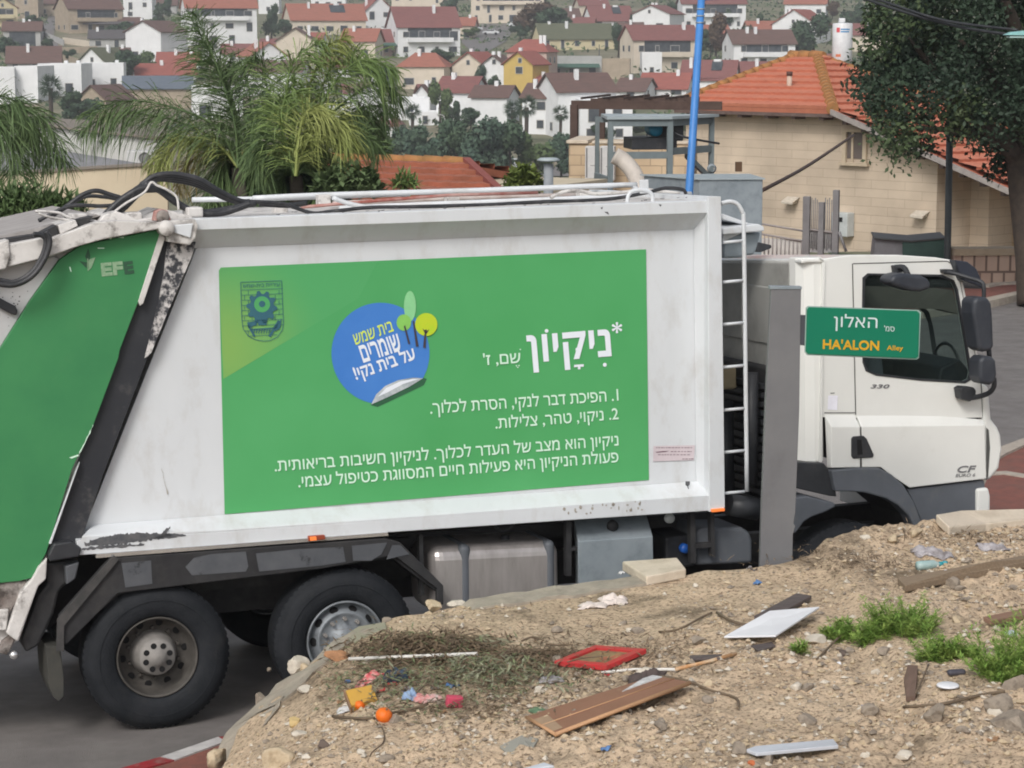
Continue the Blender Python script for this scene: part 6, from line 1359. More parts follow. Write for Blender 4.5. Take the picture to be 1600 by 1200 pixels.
MB().tube([a.lerp(a2, 0), a2 - Vector((0, 0, .5))], .03, 6).build('upright', rm, rl)
MB().box((a2.x, .02, a2.z - .6), (b2.x, .12, a2.z - .10)).build('plinth', mat('plaster_white', (0.6, 0.58, 0.55), rough=0.8), rl)
gt = empty('metal_gate', 'grey metal gate with three uprights in front of the villa wall', 'gate', FF)
gm = mat('gate_grey_metal', (0.22, 0.215, 0.22), (0.18, 0.175, 0.18), scale=4, rough=0.6)
for x, y0, w in ((1261, 307, .14), (1284, 316, .11), (1307, 297, .12)):
    p = FF.L(x, y0, 0); MB().box((p.x - w / 2, -.06, -1.5), (p.x + w / 2, .06, p.z)).build('upright', gm, gt, 0.006)
for x0, x1 in ((1268, 1279), (1289, 1302)):
    for k in range(4):
        x = x0 + (x1 - x0) * (k + .3) / 4; p = FF.L(x, 309 + (k % 2) * 3, 0); MB().tube([p, p - Vector((0, 0, 1.0))], .011, 5).build('bar', gm, gt)
p, q = FF.L(1261, 358, 0), FF.L(1307, 364, 0); MB().tube([p, q], .025, 6).build('rail', rm, gt)
p, q = FF.L(1264, 360, .02), FF.L(1302, 395, .02); MB().box((p.x, .02, q.z), (q.x, .04, p.z)).build('mesh_panel', mat('cloudy_panel', (0.3, 0.3, 0.31), (0.5, 0.49, 0.48), scale=9, rough=0.7), gt)
MB().tube([FF.L(1311, 362, -.1), FF.L(1322, 393, -.1)], .03, 6).build('brace', gm, gt)
CFm = yaw_frame(P(1420, 405, 44.5), -6); cg = empty('waste_container', 'dark green metal waste container behind the cab roof', 'container', CFm)
def cbx(l, v0, v1, m, nm): q = [CFm.L(x, y, v0) for x, y in l]; return MB().loft(q, [Vector((p.x, v1, p.z)) for p in q]).build(nm, m, cg, 0.01)
cbx([(1368, 374), (1410, 377), (1412, 430), (1362, 430)], 0, 1.2, mat('container_grey', (0.20, 0.20, 0.215), (0.15, 0.15, 0.16), scale=4, rough=0.7), 'side'); cbx([(1410, 378), (1425, 377), (1478, 373), (1482, 430), (1411, 430)], -.05, 1.2, mat('container_green', (0.045, 0.095, 0.08), (0.035, 0.075, 0.065), scale=4, rough=0.6), 'body')
cbx([(1366, 371), (1424, 376), (1478, 371), (1478, 374), (1424, 379), (1366, 374)], -.08, 1.25, mat('container_rim', (0.06, 0.06, 0.06), rough=0.6), 'rim')
rub = courses('rubble_stone', (0.46, 0.34, 0.27), (0.34, 0.23, 0.18), (0.17, 0.12, 0.10), 0.23, 0.5, msize=0.025)
WF = yaw_frame(P(1550, 425, 43.6), 3); gw = empty('garden_wall', 'low rubble stone garden wall beside the dark tree', 'wall', WF)
a, b = WF.L(1490, 428, 0), WF.L(1720, 428, 0); t_ = WF.L(1530, 399, 0).z
MB().box((a.x, 0, a.z - .3), (b.x, .4, t_)).build('masonry', rub, gw); MB().box((a.x, -.05, t_), (b.x, .45, t_ + .13)).build('coping', mat('coping_tan', (0.36, 0.29, 0.21), (0.3, 0.24, 0.17), scale=5, rough=0.9), gw)
# old tiled roof in the middle
OF = yaw_frame(P(700, 330, 36), -28); oh = empty('tiled_house', 'house with an old reddish tiled gable roof just behind the truck body', 'house', OF)
r0, r1, e1 = OF.L(560, 276, 2.2), OF.L(726, 254, 2.2), OF.L(780, 304, -.2); r0.z = r1.z; e0 = Vector((r0.x, e1.y, e1.z)); r1.x = e1.x
r1 = OF.L(726, 254, 2.2); r0 = Vector((r1.x - 4.6, r1.y, r1.z)); e1 = OF.L(782, 306, -.3); e0 = Vector((e1.x - 5.4, e1.y, e1.z))
r0 += Vector((0, 0, -.0))
tiled([e0, e1, r1, r0], X_, 0.56, 0.30, 0.07, 0.012).build('roof', tile_o, oh, fix=False)
b0, b1 = Vector((r0.x, 4.8, e0.z)), Vector((r1.x, 4.8, e1.z)); tiled([b1, b0, r0, r1], X_, .56, .3).build('roof', tile_o, oh, fix=False)
ridge(r0, r1, .10, ridge_m, oh); beam(e1 + Vector((.03, 0, .09)), r1 + Vector((.03, 0, .09)), .12, .12, mat('verge_red', (0.26, 0.075, 0.06), rough=0.7), 'verge_board', oh)
A = [Vector((e0.x + .4, 0.1, -9)), Vector((e1.x - .4, 0.1, -9)), Vector((e1.x - .4, 0.1, e1.z)), Vector((e0.x + .4, 0.1, e1.z))]; MB().loft(A, [p + Vector((0, 4.2, 0)) for p in A]).build('wall', mat('plaster_cream', (0.55, 0.48, 0.36), (0.5, 0.43, 0.32), scale=2, rough=0.85), oh)
# cream building at the left
LF = yaw_frame(P(100, 300, 33), 4); cb_ = empty('cream_building', 'cream plastered building with a low flat roof behind the tailgate', 'building', LF)
cream = mat('plaster_sand', (0.62, 0.53, 0.39), (0.57, 0.48, 0.35), scale=1.5, rough=0.85); plw = mat('plaster_pale_grey', (0.56, 0.56, 0.54), (0.5, 0.5, 0.48), scale=1.5, rough=0.8)
def lbx(l, v0, v1, m, nm, parent=cb_): q = [LF.L(x, y, v0) for x, y in l]; return MB().loft(q, [Vector((p.x, v1, p.z)) for p in q]).build(nm, m, parent)
lbx([(-80, 277), (0, 272), (130, 264), (236, 257), (262, 256), (262, 520), (-80, 520)], 0, .25, cream, 'parapet')
lbx([(-80, 274), (0, 269.5), (130, 261.5), (262, 253.5), (262, 257), (130, 265), (0, 273), (-80, 278)], -.04, .3, mat('capping_brown', (0.24, 0.21, 0.18), rough=0.8), 'capping')
q = [LF.L(x, y, v) for x, y, v in ((-80, 284, .25), (262, 262, .25), (200, 258, 2.2), (100, 236, 3.0), (-80, 212, 3.4))]; MB().loft(q, [p - Vector((0, 0, .2)) for p in q]).build('roof', mat('roof_grey', (0.24, 0.24, 0.25), (0.19, 0.19, 0.2), scale=3, rough=0.7), cb_)
lbx([(60, 199), (95, 200), (130, 205), (190, 211), (252, 217), (252, 262), (190, 258), (130, 244), (95, 236), (60, 230)], 3.1, 6, plw, 'upper_wall')
lbx([(60, 196), (95, 197.5), (130, 202.5), (190, 208.5), (253, 215), (253, 218), (190, 211.5), (130, 205.5), (95, 200.5), (60, 199)], 3.02, 6.05, mat('capping_brown', ()), 'capping')
ac(198, 243, 236, 258, LF, 1.8, 'white air conditioner on the flat roof of the cream building', True)
lbx([(-80, 205), (20, 214), (20, 262), (-80, 262)], 5, 6, plw, 'upper_wall')
# ---------------------------------------------------------------- the hillside town
WALLS = {'w': mat('plaster_white_far', (0.80, 0.81, 0.82), (0.72, 0.73, 0.74), scale=0.5, rough=0.85), 'c': mat('plaster_cream_far', (0.68, 0.60, 0.50), (0.6, 0.53, 0.43), scale=0.5, rough=0.85),
         'p': mat('plaster_pink_far', (0.56, 0.42, 0.36), (0.5, 0.38, 0.33), scale=0.5, rough=0.85), 'y': mat('plaster_yellow_far', (0.58, 0.42, 0.13), (0.53, 0.38, 0.12), scale=0.5, rough=0.85),
         'b': mat('stone_beige_far', (0.42, 0.35, 0.27), (0.34, 0.28, 0.21), scale=0.8, rough=0.9), 'g': mat('plaster_grey_far', (0.46, 0.46, 0.45), (0.38, 0.38, 0.37), scale=0.5, rough=0.85), 'l': mat('plaster_lemon_far', (0.62, 0.55, 0.36), (0.56, 0.49, 0.32), scale=0.5, rough=0.85)}
def rmat(n, a, b): return mat(n, a, b, scale=1.2, rough=0.85, stretch=(0.6, 2.5, 2.5), dirt=((a[0] * .5, a[1] * .6, a[2] * .6), 1.0, 0.5, 0.8, 0.5))
ROOFS = {'r': rmat('far_tiles_red', (0.33, 0.11, 0.085), (0.27, 0.09, 0.075)), 'o': rmat('far_tiles_orange', (0.36, 0.14, 0.10), (0.30, 0.12, 0.085)), 'd': rmat('far_tiles_dark_red', (0.24, 0.10, 0.09), (0.19, 0.08, 0.075)),
         'n': rmat('far_tiles_brown', (0.16, 0.095, 0.08), (0.12, 0.075, 0.065)), 'v': rmat('far_tiles_olive', (0.13, 0.135, 0.085), (0.10, 0.11, 0.07)), 's': rmat('far_sheet_slate', (0.14, 0.165, 0.20), (0.11, 0.135, 0.17)), 'f': rmat('far_flat_roof', (0.36, 0.35, 0.33), (0.28, 0.27, 0.26)), 'k': rmat('far_tiles_charcoal', (0.085, 0.08, 0.085), (0.11, 0.10, 0.10))}
win_d = mat('far_window_dark', (0.035, 0.045, 0.055), (0.09, 0.10, 0.11), scale=0.7, rough=0.25); win_f = mat('far_window_frame', (0.5, 0.48, 0.45), rough=0.7)
def far_house(label, x0, x1, base, eave, kind='side', rise=14, yaw=0, wall='w', roof='n', dep=8.0, chim=1, porch=None, over=0.45, wins=1.0, seed=None, balcony=False, tankr=False, solar=False):
    rd_ = random.Random(sum(ord(c) * (i + 3) for i, c in enumerate(label)) if seed is None else seed)
    p = far_P((x0 + x1) / 2, base); d = (p - CAM).dot(CF); s_ = d / FPX
    fr = yaw_frame(p, yaw); A_, B_ = fr.L(x0, base, 0).x, fr.L(x1, base, 0).x; cx = (A_ + B_) / 2; w = (B_ - A_) / 2
    h = (base - eave) * s_; rz = rise * s_
    fr = yaw_frame(p + fr.ex * cx, yaw); root = empty('house', label, 'house', fr, group=None)
    wm, rm_ = WALLS[wall], ROOFS[roof]; mb = MB(); z0 = -3.5
    if kind == 'side':
        if rz / (dep / 2) > 0.75: dep = rz / 0.38 
        g = [(0, z0), (0, h), (dep / 2, h + rz), (dep, h), (dep, z0)]
        mb.loft([(-w, y, z) for y, z in g], [(w, y, z) for y, z in g]); o = over
        rf = MB(); sl = rz / (dep / 2)
        for a, b in ((-o, dep / 2), (dep + o, dep / 2)):
            za = h + (-o * sl); zb_ = h + rz
            P4 = [(-w - o, a, za + .02), (w + o, a, za + .02), (w + o, b, zb_ + .05), (-w - o, b, zb_ + .05)]
            rf.loft(P4, [(x, y, z + .16) for x, y, z in P4])
    elif kind == 'front':
        g = [(-w, z0), (-w, h), (0, h + rz), (w, h), (w, z0)]
        mb.loft([(x, 0, z) for x, z in g], [(x, dep, z) for x, z in g]); o = over; rf = MB(); sl = rz / w
        for a in (-w - o, w + o):
            P4 = [(a, -o, h - o * sl + .02), (a, dep + o, h - o * sl + .02), (0, dep + o, h + rz + .05), (0, -o, h + rz + .05)]
            rf.loft(P4, [(x, y, z + .16) for x, y, z in P4])
    elif kind == 'hip':
        mb.loft([(-w, 0, z0), (w, 0, z0), (w, dep, z0), (-w, dep, z0)], [(-w, 0, h), (w, 0, h), (w, dep, h), (-w, dep, h)]); o = over; k = min(w * .55, dep * .45); rf = MB()
        rf.add([(-w - o, -o, h), (w + o, -o, h), (w + o, dep + o, h), (-w - o, dep + o, h), (-w + k, dep / 2, h + rz), (w - k, dep / 2, h + rz)], [(0, 1, 5, 4), (1, 2, 5), (2, 3, 4, 5), (3, 0, 4), (0, 3, 2, 1)])
    else:
        mb.loft([(-w, 0, z0), (w, 0, z0), (w, dep, z0), (-w, dep, z0)], [(-w, 0, h), (w, 0, h), (w, dep, h), (-w, dep, h)]); rf = MB()
        for a, b in (((-w, .01, h), (w, .25, h + .5)), ((-w, dep - .25, h), (w, dep, h + .5)), ((-w, .25, h), (-w + .25, dep - .25, h + .5)), ((w - .25, .25, h), (w, dep - .25, h + .5))): rf.box(a, b)
        rm_ = wm
        if rise > 0 and tankr: rf.box((-w * .3, dep * .3, h), (w * .4, dep * .8, h + rz))
    wl_ = mb.build('wall', wm, root); rf.build('roof', rm_, root)
    fl = max(1, min(4, int(h / 2.5))); fh = h / fl
    def window(x, z, ww, hh, side=0):
        q = MB()
        if side == 0:
            q.box((x - ww / 2 - .1, -.08, z - .1), (x + ww / 2 + .1, -.01, z + hh + .1), 1); q.box((x - ww / 2, -.1, z), (x + ww / 2, -.081, z + hh), 0)
        else:
            X = side * w; a, b = sorted((X + side * .01, X + side * .08)); a2, b2 = sorted((X + side * .081, X + side * .1))
            q.box((a, x - ww / 2 - .1, z - .1), (b, x + ww / 2 + .1, z + hh + .1), 1); q.box((a2, x - ww / 2, z), (b2, x + ww / 2, z + hh), 0)
        q.build('window', [win_d, win_f], wl_, fix=False)
    for f_ in range(fl):
        n = max(1, int(2 * w / 3.4))
        for k in range(n):
            if rd_.random() > 0.72 * wins: continue
            x = -w + 2 * w * (k + .5) / n + rd_.uniform(-.3, .3); ww = rd_.choice((.7, 1.0, 1.3, 1.8)); ww = min(ww, 2 * w * .4)
            tall = rd_.random() < .25; window(x, f_ * fh + (.25 if tall else .95), ww, min(fh * .75, 2.0) if tall else min(1.15, fh * .5))
        if abs(yaw) > 6:
            for k in range(2):
                if rd_.random() < 0.5 * wins: window(dep * (.3 + .4 * k), f_ * fh + 1.0, .9, min(1.1, fh * .5), -1 if yaw > 0 else 1)
    if kind == 'front' and wins > .4 and rz > 1.5: window(rd_.uniform(-.5, .5), h + .2, .6, .8)
    if chim:
        for k in range(chim):
            x = rd_.uniform(-w * .7, w * .7); y = dep * rd_.uniform(.3, .5); MB().box((x - .3, y - .3, h), (x + .3, y + .3, h + rz * .9 + 1.0)).build('chimney', WALLS['w'], root)
    if balcony:
        MB().box((-w * .7, -1.2, fh * (fl - 1) - .15), (w * .75, 0, fh * (fl - 1) + .85)).build('balcony', wm, root); MB().box((-w * .68, -.05, fh * (fl - 1) + .86), (w * .73, -.02, h - .3)).build('recess', win_d, root)
    if porch: MB().loft([(-w * .9, -2.5, 2.3), (w * .9, -2.5, 2.3), (w * .9, 0, 2.9), (-w * .9, 0, 2.9)], [(-w * .9, -2.5, 2.45), (w * .9, -2.5, 2.45), (w * .9, 0, 3.05), (-w * .9, 0, 3.05)]).build('awning', ROOFS[porch] if isinstance(porch, str) and porch in ROOFS else mat('far_green_awning', (0.07, 0.14, 0.11), rough=0.8), root); 
    if solar: MB().lathe([(0, -.7), (.3, -.7), (.3, .7), (0, .7)], o=(w * .3, dep * .4, h + rz * .8 + .7), axis='x', n=12).build('solar_boiler', WALLS['w'], root); MB().loft([(w * .1, dep * .2, h + rz * .4 + .3), (w * .5, dep * .2, h + rz * .4 + .3), (w * .5, dep * .4, h + rz * .8 + .6), (w * .1, dep * .4, h + rz * .8 + .6)], [(w * .1, dep * .2, h + rz * .4 + .4), (w * .5, dep * .2, h + rz * .4 + .4), (w * .5, dep * .4, h + rz * .8 + .7), (w * .1, dep * .4, h + rz * .8 + .7)]).build('solar_panel', win_d, root)
    return root
H = far_house
H('cream gabled house with a small balcony at the top left corner', -18, 28, 44, 12, 'front', 14, 20, 'l', 'd', balcony=True)
H('tan flat roofed block behind the cream house in the top left corner', 24, 60, 30, -6, 'flat', 0, 0, 'b', 'f', chim=0, wins=.5)
H('large beige stone house with a long brown roof and dark veranda, top left', 108, 192, 52, 14, 'side', 22, 28, 'b', 'n', dep=12, balcony=True)
H('white cube house at the top, right of the long brown roof', 193, 238, 30, 2, 'flat', 0, 0, 'w', 'n', chim=0)
H('low house with a brown roof and deep dark porch under the beige stone one', 128, 215, 52, 38, 'side', 10, 0, 'g', 'n', porch='k', wins=1.3)
H('tall white gabled house with a brown right hand roof left of the palm', 197, 252, 96, 50, 'front', 16, -24, 'w', 'n', dep=11, wins=.35)
H('white house with a dark brown roof and white balcony at the left edge', 6, 64, 82, 48, 'side', 13, 8, 'g', 'n', balcony=True)
H('house with a charcoal and brown roof above the white terraces at the left edge', 12, 94, 116, 98, 'side', 24, 10, 'g', 'n', dep=10, wins=1.3)
H('plain white windowed cube at the left edge', -8, 24, 162, 110, 'flat', 0, 10, 'w', 'f', chim=0, wins=.5)
H('blank white block next to the white cube, left of the dark leaved tree', 24, 60, 160, 108, 'flat', 0, -10, 'w', 'f', chim=0, wins=.1)
H('white gabled house with an olive roof above the long white terrace', 122, 166, 118, 98, 'front', 22, -28, 'w', 'v', dep=8)
H('long white stepped terrace house with parapets, below the olive roof', 60, 128, 150, 104, 'flat', 0, -4, 'w', 'f', chim=2, wins=1.3)
H('white terrace end house with a high parapet beside the grey beige gable', 128, 194, 142, 103, 'flat', 0, 6, 'w', 'f', chim=1, wins=1.3)
H('grey beige gabled house with a brown roof right below the white terrace', 122, 166, 190, 155, 'front', 20, -20, 'b', 'n', dep=9, wins=.1, chim=0)
H('beige shed like house with a wide slate blue roof left of the palm', 196, 300, 170, 138, 'side', 17, 10, 'b', 's', wins=.2, chim=0)
H('low white house with a red roof directly above the slate blue roof', 214, 306, 128, 117, 'side', 16, 14, 'w', 'r', wins=.5)
H('white house with a small red roof and square white chimney stack', 246, 310, 110, 98, 'side', 15, 4, 'w', 'r', chim=2, wins=.4)
H('white balcony house with a wide orange red roof at the top centre left', 292, 402, 70, 12, 'side', 22, 16, 'w', 'o', balcony=True, wins=1.2)
H('cream long house with a red roof and arched openings at the top', 456, 572, 54, 31, 'side', 24, 18, 'c', 'o', wins=1.3, solar=True)
H('white gable with a red left roof behind the long cream house', 572, 614, 48, 16, 'front', 20, 20, 'w', 'r', wins=.2)
H('white three storey villa with a dark red roof and long balconies, top centre', 622, 719, 88, 42, 'side', 30, 16, 'w', 'd', balcony=True, dep=10, wins=1.2)
H('pale beige gable with a brown roof half hidden by the palm top', 432, 492, 104, 64, 'front', 19, 0, 'c', 'n', wins=.2)
H('house with a reddish brown roof just above the palm crown', 534, 586, 94, 64, 'side', 18, -10, 'c', 'o')
H('pink walled house with a dark brown roof and green door panel', 586, 654, 88, 68, 'side', 21, 12, 'p', 'd', porch='g')
H('white gable with a red roof seen through the palm fronds', 392, 450, 134, 88, 'front', 20, 24, 'w', 'o', wins=.4)
H('beige house with a broad orange red hip roof below the dark red villa', 622, 694, 140, 105, 'hip', 22, -10, 'c', 'o', wins=.8)
H('peach gabled house with a red roof beside the orange hip roof', 706, 758, 138, 103, 'front', 20, -22, 'c', 'r', dep=9)
H('white gabled house left of the yellow one', 752, 788, 142, 102, 'front', 14, -14, 'w', 'n', wins=1.2, chim=2)
H('bright yellow house with a short red gable roof', 787, 832, 146, 100, 'front', 18, -26, 'y', 'r', wins=.9, dep=7)
H('pink three storey house with a bright red roof behind the yellow one', 792, 854, 132, 82, 'hip', 20, -16, 'p', 'r', wins=1.3, chim=2)
H('cream yellow house with a long olive green roof', 846, 960, 78, 60, 'side', 22, 14, 'l', 'v', wins=1.4, chim=2)
H('stone ground floor building with a green awning under the olive roofed house', 854, 940, 124, 92, 'flat', 0, 4, 'g', 'f', porch='g', wins=1.2, chim=0)
H('blank beige stone annex right of the green awning', 940, 984, 124, 96, 'flat', 0, -4, 'b', 'f', wins=.1, chim=0)
H('cream two storey house with a dark red roof left of the blue pole', 990, 1092, 114, 62, 'side', 21, 18, 'c', 'd', balcony=True, wins=1.3)
H('small white block in front of the dark red roofed house', 1003, 1034, 122, 86, 'flat', 0, 0, 'w', 'f', wins=1.4, chim=0)
H('white gabled house with a dark red left roof at the top', 988, 1046, 50, 22, 'front', 13, -20, 'w', 'd', dep=14, chim=2)
H('white house with a long dark red roof left of the white gable', 926, 990, 46, 32, 'side', 22, 14, 'w', 'd', solar=True)
H('white house with a brown roof at the very top, above the olive roof', 906, 950, 28, 8, 'side', 12, 10, 'c', 'd')
H('tall white villa with balconies behind the blue pole at the top', 1066, 1165, 46, 6, 'side', 12, 6, 'w', 'd', balcony=True, wins=1.5)
H('white wide house with a brown roof right of the blue pole', 1146, 1242, 108, 68, 'side', 20, 12, 'w', 'n', balcony=True, wins=1.2, chim=2)
H('white gabled house with a big orange red roof left of the water heater', 1206, 1274, 68, 38, 'front', 22, -24, 'w', 'r', dep=13, wins=1.0)
H('white house with a red roof at the top, above the orange red one', 1226, 1290, 26, 6, 'side', 12, -12, 'w', 'o')
H('small white gable with a brown roof right of the palm', 562, 604, 172, 144, 'front', 14, 18, 'w', 'n', wins=.2)
H('long low white house with small arched windows right of the palm', 578, 670, 188, 158, 'flat', 0, 6, 'w', 'f', wins=1.4)
H('narrow white gable beside the bushy tree', 646, 672, 176, 150, 'front', 16, -12, 'w', 'n', wins=.3)
H('white house with a red brown roof behind the bushy tree', 682, 738, 190, 144, 'side', 22, -18, 'w', 'd', wins=1.0, chim=2)
H('white house with a small brown roof, right of the red brown one', 736, 792, 196, 152, 'side', 16, -14, 'w', 'n', wins=1.2)
H('white house with a brown roof left of the wide brown roof', 816, 878, 210, 153, 'side', 20, -18, 'w', 'n', wins=1.0, chim=2)
H('white house with the widest brown roof, left of the pergola', 872, 962, 214, 143, 'side', 26, 20, 'w', 'n', wins=.8, dep=9)
H('white house with a small dark roof and skylight above the pergola', 962, 1006, 160, 142, 'side', 18, -20, 'w', 'n')
H('house with a dark red roof behind the pergola, left of the blue pole', 1000, 1072, 156, 138, 'side', 22, -14, 'w', 'r')
H('wide low house with a dark red roof behind the villa roof', 1064, 1146, 140, 124, 'side', 28, -12, 'w', 'd', solar=True)
H('low house with a plain red roof between the blue pole and the villa', 1158, 1216, 130, 118, 'side', 20, 6, 'p', 'd')
H('small white house with a red brown hip roof just above the valley trees', 586, 626, 214, 198, 'hip', 16, 0, 'w', 'd', wins=1.3)
H('white apartment house seen under the pergola', 906, 988, 224, 162, 'flat', 0, 4, 'w', 'f', wins=1.5, chim=0)
H('row of cream apartments with balconies at the top centre', 736, 850, 36, -8, 'flat', 0, 0, 'c', 'f', wins=2, balcony=True, chim=3)
H('cream building cut by the top edge above the dark red villa', 612, 694, 22, -10, 'flat', 0, 0, 'c', 'f', wins=1.2)
H('dark roofed house behind the big dark tree, right of the water heater', 1332, 1400, 80, 54, 'side', 16, 0, 'c', 'd')
H('white house at the top behind the palm tip', 404, 436, 22, -2, 'flat', 0, 0, 'w', 'f', chim=0)
H('white walled house with terrace in the lower town behind the palm', 300, 380, 186, 140, 'flat', 0, 8, 'w', 'f', wins=1.2)
H('white garden house hidden among the palm fronds', 380, 470, 150, 112, 'side', 16, -8, 'w', 'n')
for i, (x0, x1, b, e, k, rs, yw, wl, rf, lb) in enumerate([
 (236, 276, 24, 8, 'side', 10, 6, 'g', 'n', 'small grey house with a brown roof at the top, right of the white cube'),
 (404, 440, 92, 74, 'side', 12, -8, 'c', 'd', 'cream house peeping out left of the palm top'),
 (500, 548, 122, 104, 'side', 14, 10, 'w', 'd', 'white house behind the palm, below the reddish brown roof'),
 (470, 520, 146, 124, 'front', 14, 10, 'w', 'o', 'white gabled house behind the right palm crown'),
 (508, 560, 196, 168, 'flat', 0, 4, 'w', 'f', 'white flat roofed house behind the right palm fronds'),
 (694, 740, 60, 40, 'side', 12, -6, 'c', 'o', 'cream house just right of the dark red villa at the top'),
 (852, 906, 44, 26, 'side', 12, 8, 'g', 'n', 'grey house among the trees at the top right of centre'),
 (884, 926, 56, 40, 'side', 12, -8, 'c', 'd', 'cream house above the olive green roof'),
 (1090, 1140, 140, 122, 'side', 12, -8, 'w', 'd', 'white house right behind the blue pole, above the villa roof'),
 (1172, 1216, 66, 48, 'side', 14, 8, 'c', 'o', 'cream house above the white wide one, right of the blue pole'),
 (1044, 1080, 80, 60, 'side', 14, 10, 'w', 'r', 'white house directly left of the blue pole below the round tree'),
 (962, 1000, 66, 50, 'side', 14, -10, 'w', 'n', 'white house between the olive roof and the dark red roof'),
 (140, 196, 78, 60, 'side', 12, 8, 'g', 'k', 'grey house with a charcoal roof below the dark porch house'),
 (58, 108, 26, 6, 'side', 10, 0, 'b', 'n', 'tan house at the top beside the steep lane'),
 (486, 540, 14, -4, 'side', 10, 0, 'w', 'o', 'white house cut by the top edge above the long cream house'),
 (0, 54, 128, 112, 'flat', 0, 4, 'g', 'f', 'grey flat roofed annex behind the white cube at the left edge'),
 (318, 352, 96, 76, 'front', 12, 12, 'w', 'n', 'white gable seen through the left palm frond'),
 (452, 500, 80, 64, 'side', 12, -10, 'w', 'r', 'white house with a red roof below the long cream house'),
 (724, 770, 118, 102, 'side', 10, 8, 'w', 'd', 'small white house below the parked white car'),
 (660, 704, 162, 146, 'side', 12, 10, 'c', 'd', 'cream house behind the bushy tree'),
 (766, 800, 172, 156, 'side', 12, -10, 'w', 'r', 'white house with a red roof below the yellow house'),
 (842, 884, 148, 132, 'side', 12, 10, 'w', 'r', 'white house with a red roof below the stone ground floor building'),
 (640, 690, 196, 180, 'flat', 0, 4, 'w', 'f', 'low white block just above the valley trees'),
 (1098, 1140, 70, 52, 'side', 12, 8, 'w', 'o', 'white house right behind the blue pole below the tall villa'),
 (1246, 1300, 118, 100, 'side', 14, -8, 'c', 'd', 'cream house just above the villa roof ridge'),
 (980, 1024, 92, 76, 'flat', 0, 4, 'w', 'f', 'white annex at the left foot of the dark red roofed house'),
 (30, 66, 62, 46, 'front', 10, 8, 'w', 'n', 'white gable right of the cream balcony house'),
 (150, 200, 100, 86, 'side', 10, 6, 'w', 'n', 'white house below the charcoal roofed grey one'),
 (540, 580, 160, 146, 'side', 12, 8, 'w', 'd', 'white house left of the small white gable by the palm'),
 (350, 410, 100, 84, 'side', 14, 10, 'w', 'd', 'white house below the orange roofed balcony house near the palm')]):
    H(lb, x0, x1, b, e, k, rs, yw, wl, rf, wins=1.1, seed=500 + i)
# garden walls and the street on the slope
def far_wall(x0, x1, y0, y1, m, label):
    p = far_P((x0 + x1) / 2, max(y0, y1)); s_ = (p - CAM).dot(CF) / FPX; a = far_P(x0, y0); b = far_P(x1, y1); hh = 10 * s_
    c = a.copy(); q = [a - c, b - c]; t = Vector((0, .4, 0))
    tag(MB().loft([q[0] - Vector((0, 0, 1)), q[1] - Vector((0, 0, 1)), q[1] - Vector((0, 0, 1)) + t, q[0] - Vector((0, 0, 1)) + t], [q[0] + Vector((0, 0, hh)), q[1] + Vector((0, 0, hh)), q[1] + Vector((0, 0, hh)) + t, q[0] + Vector((0, 0, hh)) + t]).build('garden_wall', m, loc=c), label, 'wall')
far_wall(98, 140, 68, 74, WALLS['c'], 'upper cream terrace wall on the slope at the left'); far_wall(94, 152, 84, 82, WALLS['b'], 'lower tan terrace wall on the slope at the left'); far_wall(66, 100, 58, 72, WALLS['g'], 'grey ramp wall beside the steep lane at the left'); far_wall(94, 128, 92, 104, WALLS['b'], 'long tan wall above the white terrace houses')
far_wall(735, 830, 30, 34, WALLS['c'], 'cream wall along the upper street'); far_wall(640, 700, 62, 58, WALLS['g'], 'pale wall left of the parked white car')
def farroad(name, pl, m): tag(sheet(name, [(lambda p: (p.x, p.y))(far_P(*q)) for q in pl], m, 0.12, fz=ground_z, sub=8), None, None, kind='structure')
farroad('far_street', [(720, 66), (742, 38), (860, 36), (868, 44), (800, 50), (790, 66), (760, 82), (740, 84)], asphalt); farroad('far_lane', [(60, 52), (76, 26), (92, 26), (84, 54), (96, 86), (86, 88)], asphalt)
farroad('valley_road', [(500, 280), (930, 276), (930, 262), (500, 264)], asphalt)
def car(px, py, yaw, body, label, s=1.0):
    p = far_P(px, py); fr = yaw_frame(p + Vector((0, 0, .25)), yaw); r_ = empty('parked_car', label, 'car', fr, group=None)
    pr = [(-2.1, .35), (-2.15, .75), (-1.9, .95), (-1.2, 1.0), (-.8, 1.42), (.7, 1.45), (1.3, 1.0), (2.0, .88), (2.15, .6), (2.1, .35)]
    MB().loft([(x, -.85, z) for x, z in pr], [(x, .85, z) for x, z in pr]).build('body', body, r_, .05)
    for a in ((-1.1, .95), (0, 1.0)): MB().box((a[0], -.87, 1.02), (a[1] - .1, -.851, 1.34)).build('side_window', win_d, r_)
    for x in (-1.3, 1.3):
        for y in (-.9, .7): MB().tube([(x, y, .32), (x, y + .2, .32)], .32, 14).build('wheel', rubber, r_)
carw = mat('car_white', (0.72, 0.74, 0.76), rough=0.3); 
car(767, 56, -4, carw, 'white parked car on the upper street'); car(805, 44, 10, carw, 'small pale car further up the street beside the dark trees'); car(742, 50, 0, mat('car_silver', (0.5, 0.52, 0.54), rough=0.3), 'silver car half hidden behind the round green bush')
car(72, 22, 60, carw, 'white car at the top of the steep lane, left'); car(80, 14, 60, mat('car_red', (0.25, 0.03, 0.05), rough=0.4), 'dark red car at the top of the steep lane, left')
car(806, 268, 5, carw, 'white car on the valley road below the trees'); car(735, 270, 0, carw, 'white van like car on the valley road behind the old roof'); car(640, 272, 0, mat('car_silver', ()), 'silver car on the valley road near the palm')
